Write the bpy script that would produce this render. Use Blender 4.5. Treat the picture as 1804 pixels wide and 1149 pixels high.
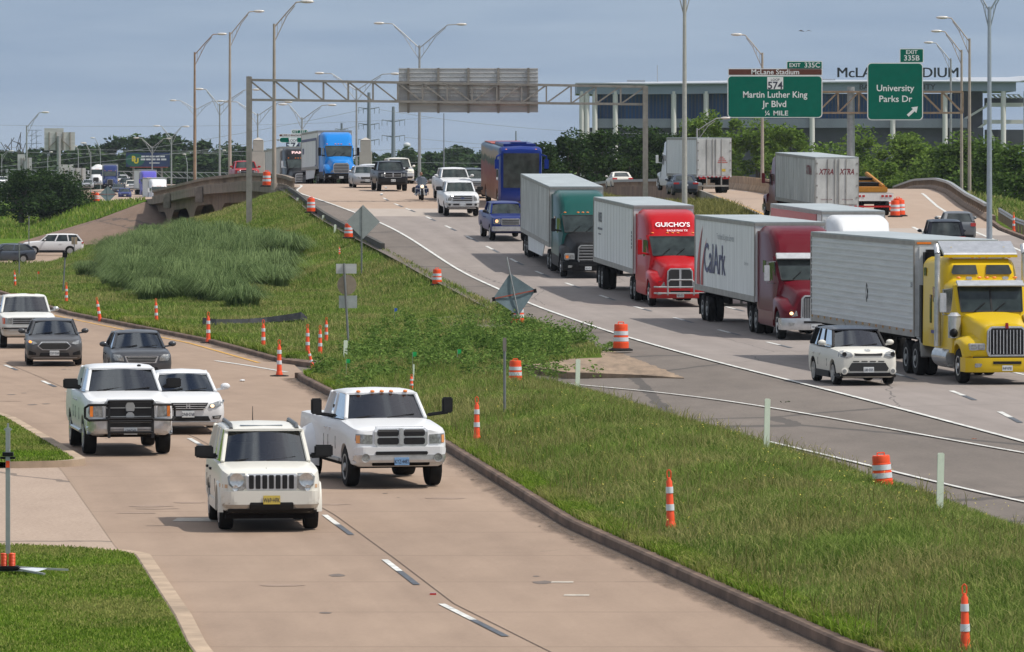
import bpy, bmesh, math, random
import numpy as np
from mathutils import Vector, Matrix, Euler
from mathutils.bvhtree import BVHTree
random.seed(7); RNG = np.random.default_rng(7)
for o in list(bpy.data.objects): bpy.data.objects.remove(o)
SC = bpy.context.scene; COL = SC.collection
R = math.radians

# ------------------------------------------------------------------ camera, sky, sun, exposure
F = 10022.0            # focal length in photograph pixels: a 200 mm lens on a 36 mm sensor
HOR, CX, HC = 281.0, 902.0, 6.8
cam = bpy.data.cameras.new('camera'); camo = bpy.data.objects.new('camera', cam); COL.objects.link(camo)
cam.lens = 200; cam.sensor_width = 36; cam.sensor_fit = 'HORIZONTAL'
camo.location = (0, 0, HC); camo.rotation_euler = (R(90), 0, 0)
cam.shift_y = -(574.5 - HOR) / 1804.0
cam.clip_start = 1; cam.clip_end = 12000
SC.camera = camo
SUN_EL, SUN_AZ = R(57), R(104)
world = bpy.data.worlds.new('World'); SC.world = world; world.use_nodes = True
wn, wl = world.node_tree.nodes, world.node_tree.links
for n in list(wn): wn.remove(n)
wo = wn.new('ShaderNodeOutputWorld'); wb = wn.new('ShaderNodeBackground'); wb.inputs[1].default_value = 0.105
sky = wn.new('ShaderNodeTexSky'); sky.sky_type = 'NISHITA'; sky.sun_disc = False
sky.sun_elevation = SUN_EL; sky.sun_rotation = SUN_AZ; sky.air_density = 1.0; sky.dust_density = 2.0
# a bank of grey-blue cloud low over the horizon with broken cloud above it
wtc = wn.new('ShaderNodeTexCoord'); wsep = wn.new('ShaderNodeSeparateXYZ'); wl.new(wtc.outputs['Generated'], wsep.inputs[0])
wmap = wn.new('ShaderNodeMapping'); wmap.inputs['Scale'].default_value = (14, 14, 120); wl.new(wtc.outputs['Generated'], wmap.inputs[0])
wnz = wn.new('ShaderNodeTexNoise'); wnz.inputs['Scale'].default_value = 1.6; wnz.inputs['Detail'].default_value = 5; wl.new(wmap.outputs[0], wnz.inputs['Vector'])
wcr = wn.new('ShaderNodeValToRGB'); wl.new(wnz.outputs['Fac'], wcr.inputs[0])
wcr.color_ramp.elements[0].position = 0.3; wcr.color_ramp.elements[0].color = (2.85, 3.75, 5.05, 1)
wcr.color_ramp.elements[1].position = 0.75; wcr.color_ramp.elements[1].color = (3.6, 4.5, 5.65, 1)
whi = wn.new('ShaderNodeMapRange'); whi.inputs[1].default_value = 0.06; whi.inputs[2].default_value = 0.45; whi.inputs[3].default_value = 1.0; whi.inputs[4].default_value = 0.0
wl.new(wsep.outputs['Z'], whi.inputs[0])
wcl = wn.new('ShaderNodeTexNoise'); wcl.inputs['Scale'].default_value = 8.0; wcl.inputs['Detail'].default_value = 6; wl.new(wtc.outputs['Generated'], wcl.inputs['Vector'])
wclr = wn.new('ShaderNodeMapRange'); wclr.inputs[1].default_value = 0.44; wclr.inputs[2].default_value = 0.60; wl.new(wcl.outputs['Fac'], wclr.inputs[0])
wmx1 = wn.new('ShaderNodeMix'); wmx1.data_type = 'RGBA'; wl.new(wclr.outputs[0], wmx1.inputs[0]); wl.new(sky.outputs[0], wmx1.inputs[6]); wmx1.inputs[7].default_value = (10.5, 10.8, 11.2, 1)
wmx2 = wn.new('ShaderNodeMix'); wmx2.data_type = 'RGBA'; wl.new(whi.outputs[0], wmx2.inputs[0]); wl.new(wmx1.outputs[2], wmx2.inputs[6]); wl.new(wcr.outputs[0], wmx2.inputs[7])
wl.new(wmx2.outputs[2], wb.inputs[0]); wl.new(wb.outputs[0], wo.inputs[0])
sl = bpy.data.lights.new('sun', 'SUN'); sl.energy = 4.0; sl.angle = R(0.6); sl.color = (1.0, 0.95, 0.87)
so = bpy.data.objects.new('sun', sl); COL.objects.link(so)
sdir = Vector((math.sin(SUN_AZ)*math.cos(SUN_EL), math.cos(SUN_AZ)*math.cos(SUN_EL), math.sin(SUN_EL)))
so.rotation_euler = sdir.to_track_quat('Z', 'Y').to_euler()
vs = SC.view_settings; vs.view_transform = 'Standard'; vs.look = 'None'; vs.gamma = 1; vs.exposure = 0.0
SC.render.engine = 'CYCLES'; SC.cycles.max_bounces = 6; SC.cycles.transparent_max_bounces = 6; SC.cycles.volume_bounces = 0

# ------------------------------------------------------------------ road profiles and plan curves (metres)
PM = np.array([(60,-.05),(120,.0),(140,.08),(165,.22),(209,.36),(244,.66),(275,1.27),(291,1.95),(309,2.75),(328,3.45),(349,4.1),(366,4.5),(401,4.95),(430,4.98),(483,4.4),(557,3.0),(640,2.0),(716,1.6),(935,1.5),(1400,1.0)])
PR = np.array([(60,-.05),(150,.1),(200,.4),(250,1.0),(284,1.55),(302,2.0),(336,2.85),(358,3.3),(418,4.3),(455,4.45),(500,4.2),(560,3.2),(640,2.0),(800,1.0),(1400,1.0)])
def _smooth(tab):
    ds = np.arange(60, 1400, 1.0); z = np.interp(ds, tab[:,0], tab[:,1]); k = np.ones(19)/19
    return ds, np.convolve(np.pad(z, 9, mode='edge'), k, 'valid')
_pm, _pr = _smooth(PM), _smooth(PR)
def zm(d): return float(np.interp(d, *_pm))        # left (oncoming) carriageway
def zr(d): return float(np.interp(d, *_pr))        # right (outbound) carriageway
def zb(d): return float(np.interp(d, [290, 440], [0, -1.35]))   # frontage road and low ground
def solve(py, prof, lo=70, hi=420):
    for _ in range(50):
        m = .5*(lo+hi)
        if HOR + F*(HC-prof(m))/m > py: lo = m
        else: hi = m
    return lo
def gp(px, py, prof=zb, hi=430):
    d = solve(py, prof, 70, hi); return ((px-CX)*d/F, d)
def crv(pts): 
    a = np.array(sorted((p[1], p[0]) for p in pts)); return lambda d: float(np.interp(d, a[:,0], a[:,1]))
def scrv(pts, w=25):
    c = crv(pts); ds = np.arange(50, 1420, 1.0); x = np.array([c(d) for d in ds]); k = np.ones(w)/w
    for _ in range(2): x = np.convolve(np.pad(x, w//2, mode='reflect', reflect_type='odd'), k, 'valid')
    return lambda d: float(np.interp(d, ds, x))
# frontage road
XFR = crv([(7.4,62),gp(1480,1149),gp(1000,930),gp(780,790),gp(620,718),gp(530,672),gp(497,640),gp(370,605),gp(120,555),gp(0,518),(-54,456),(-75,560)])
XFL = crv([(-2.2,62),gp(370,1149),gp(345,1100),gp(270,990),gp(240,972),gp(130,825),gp(0,745),(-24.5,196),(-36,260),(-60,400)])
LANE = crv([(1.75,70),gp(778,1065),gp(678,987),gp(572,908),gp(330,771),gp(100,683),gp(60,665),gp(0,640),(-24,220)])
# oncoming carriageway
ML = scrv([(19,70),gp(1804,777,zm),gp(1450,685,zm),gp(1250,636,zm),gp(1000,560,zm),gp(860,500,zm),gp(690,400,zm),gp(600,366,zm),gp(505,337,zm),(-14.2,400),(-22.6,483),(-32.4,557),(-50.6,716),(-64,850),(-72,935),(-120,1400)])
XS = scrv([gp(1075,625,zm),gp(950,570,zm),gp(830,515,zm),gp(740,465,zm),gp(640,420,zm),gp(560,375,zm),(-16.2,400),(-17.6,420),(-24.6,483),(-34.8,557),(-53,716),(-74.5,935)])
L1 = scrv([gp(1701,689,zm),gp(1353,603,zm),gp(1264.7,581.4,zm),gp(1117.7,540.2,zm),gp(998.3,498.8,zm),gp(900,455.9,zm),gp(857,434,zm),gp(783,398,zm),gp(718,367,zm),gp(690,359,zm),gp(662,349,zm),(-8.5,400),(-18.3,483),(-28.2,557),(-46,716),(-68,935),(-116,1400)])
MR = lambda d: ML(d) + 16.8
RL0 = crv([(24,60),(18,200),(15.6,300),(15.1,362),(13.8,418),(11.5,470),(8,514),(2,560),(-8,620),(-30,760),(-60,1000)])
RL = lambda d: max(RL0(d), MR(d)+1.5) if d < 400 else RL0(d)
RR0 = crv([(34,60),(30.5,200),(28.6,290),(28.2,330),(30,380),(33.5,455),(37,560),(40,700)])
RR = lambda d: max(RR0(d), RL(d)+12.5) if d < 330 else RR0(d)
# near grass island, its right edge against the entrance ramp
IR = crv([(15.5,62),(13.8,80),gp(1804,935),gp(1650,880),gp(1500,830),gp(1350,790),gp(1190,745),gp(1050,708),(.2,168),(-2.4,174),(-5.2,177.4)])
# ------------------------------------------------------------------ materials
MATS = {}
def _bsdf(name):
    m = bpy.data.materials.new(name); m.use_nodes = True
    return m, m.node_tree.nodes, m.node_tree.links, m.node_tree.nodes['Principled BSDF']
def mat(name, col, rough=.6, metal=0., var=.12, scale=6., coat=0., spec=.5, bump=0., detail=4, stretch=None):
    if name in MATS: return MATS[name]
    m, N, L, b = _bsdf(name)
    b.inputs['Roughness'].default_value = rough; b.inputs['Metallic'].default_value = metal
    b.inputs['Coat Weight'].default_value = coat; b.inputs['Coat Roughness'].default_value = .06; b.inputs['Specular IOR Level'].default_value = spec
    if var > 0:
        tc = N.new('ShaderNodeTexCoord'); mp = N.new('ShaderNodeMapping'); mp.inputs['Scale'].default_value = stretch or (1, 1, 1)
        L.new(tc.outputs['Object'], mp.inputs[0])
        nz = N.new('ShaderNodeTexNoise'); nz.inputs['Scale'].default_value = scale; nz.inputs['Detail'].default_value = detail; nz.inputs['Roughness'].default_value = .65
        L.new(mp.outputs[0], nz.inputs['Vector'])
        cr = N.new('ShaderNodeValToRGB'); cr.color_ramp.elements[0].position = .3; cr.color_ramp.elements[1].position = .7
        cr.color_ramp.elements[0].color = tuple(c*(1-var) for c in col)+(1,); cr.color_ramp.elements[1].color = tuple(min(1, c*(1+var)) for c in col)+(1,)
        L.new(nz.outputs['Fac'], cr.inputs[0]); L.new(cr.outputs[0], b.inputs['Base Color'])
        if bump:
            bp = N.new('ShaderNodeBump'); bp.inputs['Strength'].default_value = bump; bp.inputs['Distance'].default_value = .03
            L.new(nz.outputs['Fac'], bp.inputs['Height']); L.new(bp.outputs[0], b.inputs['Normal'])
    else: b.inputs['Base Color'].default_value = tuple(col)+(1,)
    MATS[name] = m; return m
def paint(name, col, metal=0., rough=.32, dirt=.35):
    """car paint under a clear coat, with road dust low on the body"""
    if name in MATS: return MATS[name]
    m, N, L, b = _bsdf(name)
    b.inputs['Metallic'].default_value = metal; b.inputs['Coat Weight'].default_value = .16; b.inputs['Specular IOR Level'].default_value = .12; b.inputs['Coat Roughness'].default_value = .07
    tc = N.new('ShaderNodeTexCoord'); sx = N.new('ShaderNodeSeparateXYZ'); L.new(tc.outputs['Object'], sx.inputs[0])
    nz = N.new('ShaderNodeTexNoise'); nz.inputs['Scale'].default_value = 3.5; nz.inputs['Detail'].default_value = 6; L.new(tc.outputs['Object'], nz.inputs['Vector'])
    mr = N.new('ShaderNodeMapRange'); mr.inputs[1].default_value = .25; mr.inputs[2].default_value = 1.0; mr.inputs[3].default_value = dirt; mr.inputs[4].default_value = .006; L.new(sx.outputs['Z'], mr.inputs[0])
    mu = N.new('ShaderNodeMath'); mu.operation = 'MULTIPLY'; L.new(mr.outputs[0], mu.inputs[0]); L.new(nz.outputs['Fac'], mu.inputs[1])
    mx = N.new('ShaderNodeMix'); mx.data_type = 'RGBA'; L.new(mu.outputs[0], mx.inputs[0]); mx.inputs[6].default_value = tuple(col)+(1,); mx.inputs[7].default_value = (.23, .19, .155, 1)
    L.new(mx.outputs[2], b.inputs['Base Color'])
    rr = N.new('ShaderNodeMath'); rr.operation = 'MULTIPLY_ADD'; L.new(mu.outputs[0], rr.inputs[0]); rr.inputs[1].default_value = .8; rr.inputs[2].default_value = rough; L.new(rr.outputs[0], b.inputs['Roughness'])
    MATS[name] = m; return m
def pavement(name, c0, c1, streak, blotch=.25, grain=.16, crack=0.0, joint=None):
    """worn road: broad blotches, wheel-path streaks along the road, fine grain, optional cracks"""
    m, N, L, b = _bsdf(name); b.inputs['Roughness'].default_value = .9; b.inputs['Specular IOR Level'].default_value = .25
    tc = N.new('ShaderNodeTexCoord')
    uv = N.new('ShaderNodeUVMap'); uv.uv_map = 'road'
    def noise(vec, sc, det, scale=(1,1,1)):
        mp = N.new('ShaderNodeMapping'); mp.inputs['Scale'].default_value = scale; L.new(vec, mp.inputs[0])
        n = N.new('ShaderNodeTexNoise'); n.inputs['Scale'].default_value = sc; n.inputs['Detail'].default_value = det; n.inputs['Roughness'].default_value = .6; L.new(mp.outputs[0], n.inputs['Vector']); return n.outputs['Fac']
    n1 = noise(tc.outputs['Object'], .16, 6, (1, .35, 1)); n2 = noise(uv.outputs[0], 1.0, 3, (1.1, .012, 1)); n3 = noise(tc.outputs['Object'], 14, 3, (1, .6, 1))
    n4 = noise(tc.outputs['Object'], 1.1, 5, (1, .3, 1))
    def mad(a, k, c):
        q = N.new('ShaderNodeMath'); q.operation = 'MULTIPLY_ADD'; L.new(a, q.inputs[0]); q.inputs[1].default_value = k
        if isinstance(c, float): q.inputs[2].default_value = c
        else: L.new(c, q.inputs[2])
        return q.outputs[0]
    s = mad(n1, blotch*2, .5 - blotch); s = mad(n2, streak*2, mad(s, 1.0, -streak)); s = mad(n3, grain*2, mad(s, 1.0, -grain)); s = mad(n4, .36, mad(s, 1.0, -.18))
    cr = N.new('ShaderNodeValToRGB'); cr.color_ramp.elements[0].position = .1; cr.color_ramp.elements[1].position = .9
    cr.color_ramp.elements[0].color = tuple(c0)+(1,); cr.color_ramp.elements[1].color = tuple(c1)+(1,); L.new(s, cr.inputs[0])
    out = cr.outputs[0]
    if crack:
        wv = N.new('ShaderNodeTexVoronoi'); wv.feature = 'DISTANCE_TO_EDGE'; wv.inputs['Scale'].default_value = .12
        mp = N.new('ShaderNodeMapping'); mp.inputs['Scale'].default_value = (1, .5, 1); L.new(tc.outputs['Object'], mp.inputs[0])
        nw = N.new('ShaderNodeTexNoise'); nw.inputs['Scale'].default_value = 1.2; L.new(mp.outputs[0], nw.inputs['Vector'])
        ad = N.new('ShaderNodeMix'); ad.data_type = 'RGBA'; ad.inputs[0].default_value = .25; L.new(mp.outputs[0], ad.inputs[6]); L.new(nw.outputs['Color'], ad.inputs[7]); L.new(ad.outputs[2], wv.inputs['Vector'])
        lt = N.new('ShaderNodeMath'); lt.operation = 'LESS_THAN'; L.new(wv.outputs['Distance'], lt.inputs[0]); lt.inputs[1].default_value = crack
        mx = N.new('ShaderNodeMix'); mx.data_type = 'RGBA'; sc = N.new('ShaderNodeMath'); sc.operation = 'MULTIPLY'; L.new(lt.outputs[0], sc.inputs[0]); sc.inputs[1].default_value = .55
        L.new(sc.outputs[0], mx.inputs[0]); L.new(out, mx.inputs[6]); mx.inputs[7].default_value = (.04, .04, .04, 1); out = mx.outputs[2]
    if joint:
        sx = N.new('ShaderNodeSeparateXYZ'); L.new(uv.outputs[0], sx.inputs[0])
        mo = N.new('ShaderNodeMath'); mo.operation = 'MODULO'; L.new(sx.outputs['Y'], mo.inputs[0]); mo.inputs[1].default_value = joint
        lt = N.new('ShaderNodeMath'); lt.operation = 'LESS_THAN'; L.new(mo.outputs[0], lt.inputs[0]); lt.inputs[1].default_value = .14
        sc = N.new('ShaderNodeMath'); sc.operation = 'MULTIPLY'; L.new(lt.outputs[0], sc.inputs[0]); L.new(n4, sc.inputs[1])
        mx = N.new('ShaderNodeMix'); mx.data_type = 'RGBA'; L.new(sc.outputs[0], mx.inputs[0]); L.new(out, mx.inputs[6]); mx.inputs[7].default_value = tuple(c*1.15 for c in c0)+(1,); out = mx.outputs[2]
    L.new(out, b.inputs['Base Color'])
    MATS[name] = m; return m
def leafy(name, dark, light, scale=1.2, dry=None, transl=.35):
    m, N, L, b = _bsdf(name); N.remove(b); out = N['Material Output']
    tc = N.new('ShaderNodeTexCoord'); nz = N.new('ShaderNodeTexNoise'); nz.inputs['Scale'].default_value = scale; nz.inputs['Detail'].default_value = 5; nz.inputs['Roughness'].default_value = .7; L.new(tc.outputs['Object'], nz.inputs['Vector'])
    at = N.new('ShaderNodeAttribute'); at.attribute_name = 'rnd'
    ad = N.new('ShaderNodeMath'); ad.operation = 'MULTIPLY_ADD'; L.new(at.outputs['Fac'], ad.inputs[0]); ad.inputs[1].default_value = .5; L.new(nz.outputs['Fac'], ad.inputs[2])
    cr = N.new('ShaderNodeValToRGB'); e = cr.color_ramp.elements; e[0].position = .45; e[0].color = tuple(dark)+(1,); e[1].position = 1.0; e[1].color = tuple(light)+(1,); L.new(ad.outputs[0], cr.inputs[0])
    colr = cr.outputs[0]
    if dry:
        n2 = N.new('ShaderNodeTexNoise'); n2.inputs['Scale'].default_value = .22; n2.inputs['Detail'].default_value = 6; L.new(tc.outputs['Object'], n2.inputs['Vector'])
        a2 = N.new('ShaderNodeMath'); a2.operation = 'MULTIPLY_ADD'; L.new(at.outputs['Fac'], a2.inputs[0]); a2.inputs[1].default_value = .35; L.new(n2.outputs['Fac'], a2.inputs[2])
        m2 = N.new('ShaderNodeMapRange'); m2.inputs[1].default_value = .62; m2.inputs[2].default_value = .86; m2.inputs[4].default_value = .8; L.new(a2.outputs[0], m2.inputs[0])
        mx = N.new('ShaderNodeMix'); mx.data_type = 'RGBA'; L.new(m2.outputs[0], mx.inputs[0]); L.new(colr, mx.inputs[6]); mx.inputs[7].default_value = tuple(dry)+(1,); colr = mx.outputs[2]
    df = N.new('ShaderNodeBsdfDiffuse'); tr = N.new('ShaderNodeBsdfTranslucent'); ms = N.new('ShaderNodeMixShader'); ms.inputs[0].default_value = transl
    L.new(colr, df.inputs[0]); L.new(colr, tr.inputs[0]); L.new(df.outputs[0], ms.inputs[1]); L.new(tr.outputs[0], ms.inputs[2]); L.new(ms.outputs[0], out.inputs[0])
    MATS[name] = m; return m
def glass(name, col=(.012, .016, .016)):
    if name in MATS: return MATS[name]
    m, N, L, b = _bsdf(name); b.inputs['Base Color'].default_value = tuple(col)+(1,); b.inputs['Roughness'].default_value = .06; b.inputs['Specular IOR Level'].default_value = .5
    tc = N.new('ShaderNodeTexCoord'); nz = N.new('ShaderNodeTexNoise'); nz.inputs['Scale'].default_value = 1.7; nz.inputs['Detail'].default_value = 4; L.new(tc.outputs['Object'], nz.inputs['Vector'])
    cr = N.new('ShaderNodeValToRGB'); cr.color_ramp.elements[0].position = .35; cr.color_ramp.elements[1].position = .7
    cr.color_ramp.elements[0].color = tuple(col)+(1,); cr.color_ramp.elements[1].color = tuple(c*2.6+.012 for c in col)+(1,); L.new(nz.outputs['Fac'], cr.inputs[0]); L.new(cr.outputs[0], b.inputs['Base Color'])
    MATS[name] = m; return m
def clear_glass(name, tint=(.42,.47,.45)):
    m, N, L, b = _bsdf(name); N.remove(b); out = N['Material Output']
    t = N.new('ShaderNodeBsdfTransparent'); t.inputs[0].default_value = tuple(tint)+(1,); g = N.new('ShaderNodeBsdfGlossy'); g.inputs['Roughness'].default_value = .05; g.inputs[0].default_value = (.9,.95,1,1)
    fr = N.new('ShaderNodeFresnel'); fr.inputs[0].default_value = 2.1; mx = N.new('ShaderNodeMixShader'); L.new(fr.outputs[0], mx.inputs[0]); L.new(t.outputs[0], mx.inputs[1]); L.new(g.outputs[0], mx.inputs[2]); L.new(mx.outputs[0], out.inputs[0]); MATS[name] = m; return m
def glow(name, col, strength):
    if name in MATS: return MATS[name]
    m, N, L, b = _bsdf(name); b.inputs['Base Color'].default_value = tuple(col)+(1,); b.inputs['Emission Color'].default_value = tuple(col)+(1,); b.inputs['Emission Strength'].default_value = strength; b.inputs['Roughness'].default_value = .2
    MATS[name] = m; return m
def srgb(r, g, b): return tuple(((c/255)/12.92 if c <= 10 else ((c/255+.055)/1.055)**2.4) for c in (r, g, b))

BLK = mat('black plastic', (.010,.010,.011), .6, var=.2, spec=.3); RUB = mat('rubber', (.012,.012,.012), .9, var=.3, scale=9, spec=.25)
CHR = mat('chrome', (.55,.56,.57), .24, .6, var=.15, scale=5); STL = mat('galvanised steel', (.36, .37, .37), .5, .6, var=.15, scale=4)
RIM = mat('wheel alloy', (.42, .43, .44), .35, .8, var=.15); GLS = glass('dark window glass'); GLT = glass('windscreen glass', (.012,.018,.017))
HLP = mat('headlamp lens', (.26,.27,.27), .14, .3, var=.45, scale=16, coat=.6); AMB = mat('amber lens', (.85, .22, .02), .25, var=.1, coat=1)
RED = mat('red lens', (.45, .012, .012), .25, var=.1, coat=1); PLT = mat('plate white', (.6, .62, .62), .5, var=.05); PLY = mat('plate yellow', (.55, .42, .08), .5, var=.05)
INK = mat('dark ink', (.03, .035, .06), .6, var=0); GRM = mat('grille mesh', (.02, .02, .02), .5, var=.6, scale=60); DARK = mat('undercarriage', (.012,.011,.011), .9, var=.3, spec=.1)
WHP = mat('white road paint', (.56,.56,.53), .7, var=.4, scale=2.5, detail=8); YLP = mat('yellow road paint', (.55, .30, .05), .7, var=.3, scale=2.5); BKP = mat('black contrast paint', (.075, .085, .1), .8, var=.3, scale=3)
ORA = mat('orange plastic', (.78, .075, .012), .5, var=.1, scale=5); REF = mat('white reflective band', (.62, .65, .68), .35, var=.08)
CONC = mat('weathered concrete', (.27, .235, .2), .9, var=.35, scale=1.2, bump=.2, detail=7); SAND = mat('tan concrete', (.30,.21,.135), .9, var=.5, scale=.8, detail=9, bump=.3)

# ------------------------------------------------------------------ mesh building
SPLITS = {'window_pillars':'window_pillar','wipers':'wiper','door_handles':'door_handle','roof_lamp':'roof_lamp','marker_light':'marker_light','reflector_strip':'reflector','tail_light':'tail_light','mud_flap':'mud_flap','brackets':'bracket','sill_cladding':'sill_cladding','side_skirt':'side_skirt','frame_rail':'frame_rail','grille_slots':'grille_slot','saddle_bag':'saddle_bag','door_seams':'door_seam','bumper_slots':'bumper_slot','rust_patch':'rust_patch','abutment':'abutment','trailer_mark':'trailer_mark'}
class MB:
    def __init__(s): s.v = []; s.f = []; s.m = []
    def add(s, vs, fs, m=0):
        k = len(s.v); s.v += [tuple(p) for p in vs]; s.f += [tuple(i+k for i in f) for f in fs]; s.m += [m]*len(fs); return s
    def box(s, x0, x1, y0, y1, z0, z1, m=0):
        return s.add([(x0,y0,z0),(x1,y0,z0),(x1,y1,z0),(x0,y1,z0),(x0,y0,z1),(x1,y0,z1),(x1,y1,z1),(x0,y1,z1)], [(0,3,2,1),(4,5,6,7),(0,1,5,4),(1,2,6,5),(2,3,7,6),(3,0,4,7)], m)
    def beam(s, p0, p1, w, h, m=0, up=(0,0,1), w1=None, h1=None):
        p0, p1 = Vector(p0), Vector(p1); a = (p1-p0).normalized(); u = Vector(up)
        if abs(a.dot(u)) > .98: u = Vector((1,0,0))
        r = a.cross(u).normalized(); u = r.cross(a); pts = []
        for p, ww, hh in ((p0, w, h), (p1, w1 or w, h1 or h)): pts += [p-r*ww/2-u*hh/2, p+r*ww/2-u*hh/2, p+r*ww/2+u*hh/2, p-r*ww/2+u*hh/2]
        return s.add(pts, [(3,2,1,0),(4,5,6,7),(0,1,5,4),(1,2,6,5),(2,3,7,6),(3,0,4,7)], m)
    def cyl(s, p0, p1, r0, r1=None, n=10, m=0, caps=True):
        p0, p1 = Vector(p0), Vector(p1); a = (p1-p0).normalized(); u = Vector((0,0,1)) if abs(a.z) < .95 else Vector((1,0,0))
        r = a.cross(u).normalized(); u = r.cross(a); r1 = r0 if r1 is None else r1; pts = []
        for p, q in ((p0, r0), (p1, r1)):
            for i in range(n): t = 2*math.pi*i/n; pts.append(p + r*q*math.cos(t) + u*q*math.sin(t))
        fs = [(i, (i+1)%n, n+(i+1)%n, n+i) for i in range(n)]
        if caps: fs += [tuple(range(n-1,-1,-1)), tuple(range(n, 2*n))]
        return s.add(pts, fs, m)
    def tube(s, pts, r, n=8, m=0):
        for a, b in zip(pts, pts[1:]): s.cyl(a, b, r, r, n, m)
        return s
    def loft(s, rings, m=0, caps=True):
        n = len(rings[0]); k = len(rings); fs = [(j*n+i, j*n+(i+1)%n, (j+1)*n+(i+1)%n, (j+1)*n+i) for j in range(k-1) for i in range(n)]
        if caps: fs += [tuple(range(n-1,-1,-1)), tuple(range((k-1)*n, k*n))]
        return s.add([p for r in rings for p in r], fs, m)
    def lathe(s, prof, c, axis='z', n=16, m=0):
        rings = []
        for r, h in prof:
            ring = []
            for i in range(n):
                t = 2*math.pi*i/n; a, b = max(r, 1e-3)*math.cos(t), max(r, 1e-3)*math.sin(t)
                ring.append((c[0]+a, c[1]+b, c[2]+h) if axis == 'z' else (c[0]+h, c[1]+a, c[2]+b) if axis == 'x' else (c[0]+a, c[1]+h, c[2]+b))
            rings.append(ring)
        return s.loft(rings, m)
    def prism(s, poly, y0, y1, m=0, axis='y'):
        n = len(poly); f = (lambda p, y: (p[0], y, p[1])) if axis == 'y' else (lambda p, y: (y, p[0], p[1]))
        return s.add([f(p, y0) for p in poly]+[f(p, y1) for p in poly], [tuple(range(n)), tuple(range(2*n-1, n-1, -1))]+[(i, n+i, n+(i+1)%n, (i+1)%n) for i in range(n)], m)
    def ball(s, c, r, n=8, m=0):
        r = (r, r, r) if not hasattr(r, '__len__') else r; rings = []
        for j in range(n+1):
            t = math.pi*j/n; q = max(math.sin(t), .02); rings.append([(c[0]+r[0]*q*math.cos(2*math.pi*i/(n*2)), c[1]+r[1]*q*math.sin(2*math.pi*i/(n*2)), c[2]-r[2]*math.cos(t)) for i in range(n*2)])
        return s.loft(rings, m)
    def patch(s, g, m=0):
        ny, nx = len(g), len(g[0]); return s.add([p for r in g for p in r], [(j*nx+i, j*nx+i+1, (j+1)*nx+i+1, (j+1)*nx+i) for j in range(ny-1) for i in range(nx-1)], m)
    def pieces(s):
        par = list(range(len(s.v)))
        def fd(i):
            while par[i] != i: par[i] = par[par[i]]; i = par[i]
            return i
        for f in s.f:
            for j in f[1:]: par[fd(j)] = fd(f[0])
        out = {}
        for f, m in zip(s.f, s.m): out.setdefault(fd(f[0]), []).append((f, m))
        for fs in out.values():
            q = MB(); ix = {}
            for f, m in fs:
                for i in f:
                    if i not in ix: ix[i] = len(q.v); q.v.append(s.v[i])
                q.f.append(tuple(ix[i] for i in f)); q.m.append(m)
            yield q
    def build(s, name, mats, parent=None, smooth=None, bevel=0, cut=None, fix=True):
        if name in SPLITS:
            for q in s.pieces(): o = q.build(SPLITS[name]+' ', mats, parent, smooth, bevel, cut, fix); o.name = SPLITS[name]; o.data.name = SPLITS[name]
            return o
        name = name.strip()
        me = bpy.data.meshes.new(name); me.from_pydata(s.v, [], s.f); mats = mats if isinstance(mats, (list, tuple)) else [mats]
        for q in mats: me.materials.append(q)
        me.polygons.foreach_set('material_index', s.m)
        if fix:
            b = bmesh.new(); b.from_mesh(me); bmesh.ops.recalc_face_normals(b, faces=b.faces)
            if bevel:
                es = [e for e in b.edges if len(e.link_faces) == 2 and e.calc_face_angle(0) > .6]
                bmesh.ops.bevel(b, geom=es, offset=bevel, segments=2, affect='EDGES', clamp_overlap=True)
            b.to_mesh(me); b.free()
        o = bpy.data.objects.new(name, me); COL.objects.link(o)
        if cut:
            cm = bpy.data.meshes.new('cutter'); cm.from_pydata(cut.v, [], cut.f); b = bmesh.new(); b.from_mesh(cm); bmesh.ops.recalc_face_normals(b, faces=b.faces); b.to_mesh(cm); b.free()
            co = bpy.data.objects.new('cutter', cm); COL.objects.link(co)
            md = o.modifiers.new('c', 'BOOLEAN'); md.object = co; md.operation = 'DIFFERENCE'; md.solver = 'EXACT'
            dg = bpy.context.evaluated_depsgraph_get(); nm = bpy.data.meshes.new_from_object(o.evaluated_get(dg)); o.modifiers.clear(); o.data = nm; nm.name = name
            bpy.data.objects.remove(co); bpy.data.meshes.remove(me); me = nm
        if smooth:
            me.polygons.foreach_set('use_smooth', [True]*len(me.polygons)); me.set_sharp_from_angle(angle=R(smooth))
        if parent: o.parent = parent
        return o
def tag(o, label=None, cat=None, group=None, kind=None):
    if label: o['label'] = label
    if cat: o['category'] = cat
    if group: o['group'] = group
    if kind: o['kind'] = kind
    return o
def empty(name, label, cat, loc=(0,0,0), rot=(0,0,0), group=None):
    o = bpy.data.objects.new(name, None); COL.objects.link(o); o.empty_display_size = .3; o.location = loc; o.rotation_euler = rot
    return tag(o, label, cat, group)
KIDS = {}
def copy_tree(o, parent=None):
    c = o.copy(); COL.objects.link(c); c.parent = parent
    for ch in list(o.children): copy_tree(ch, c)
    return c
_txt = {}
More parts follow.
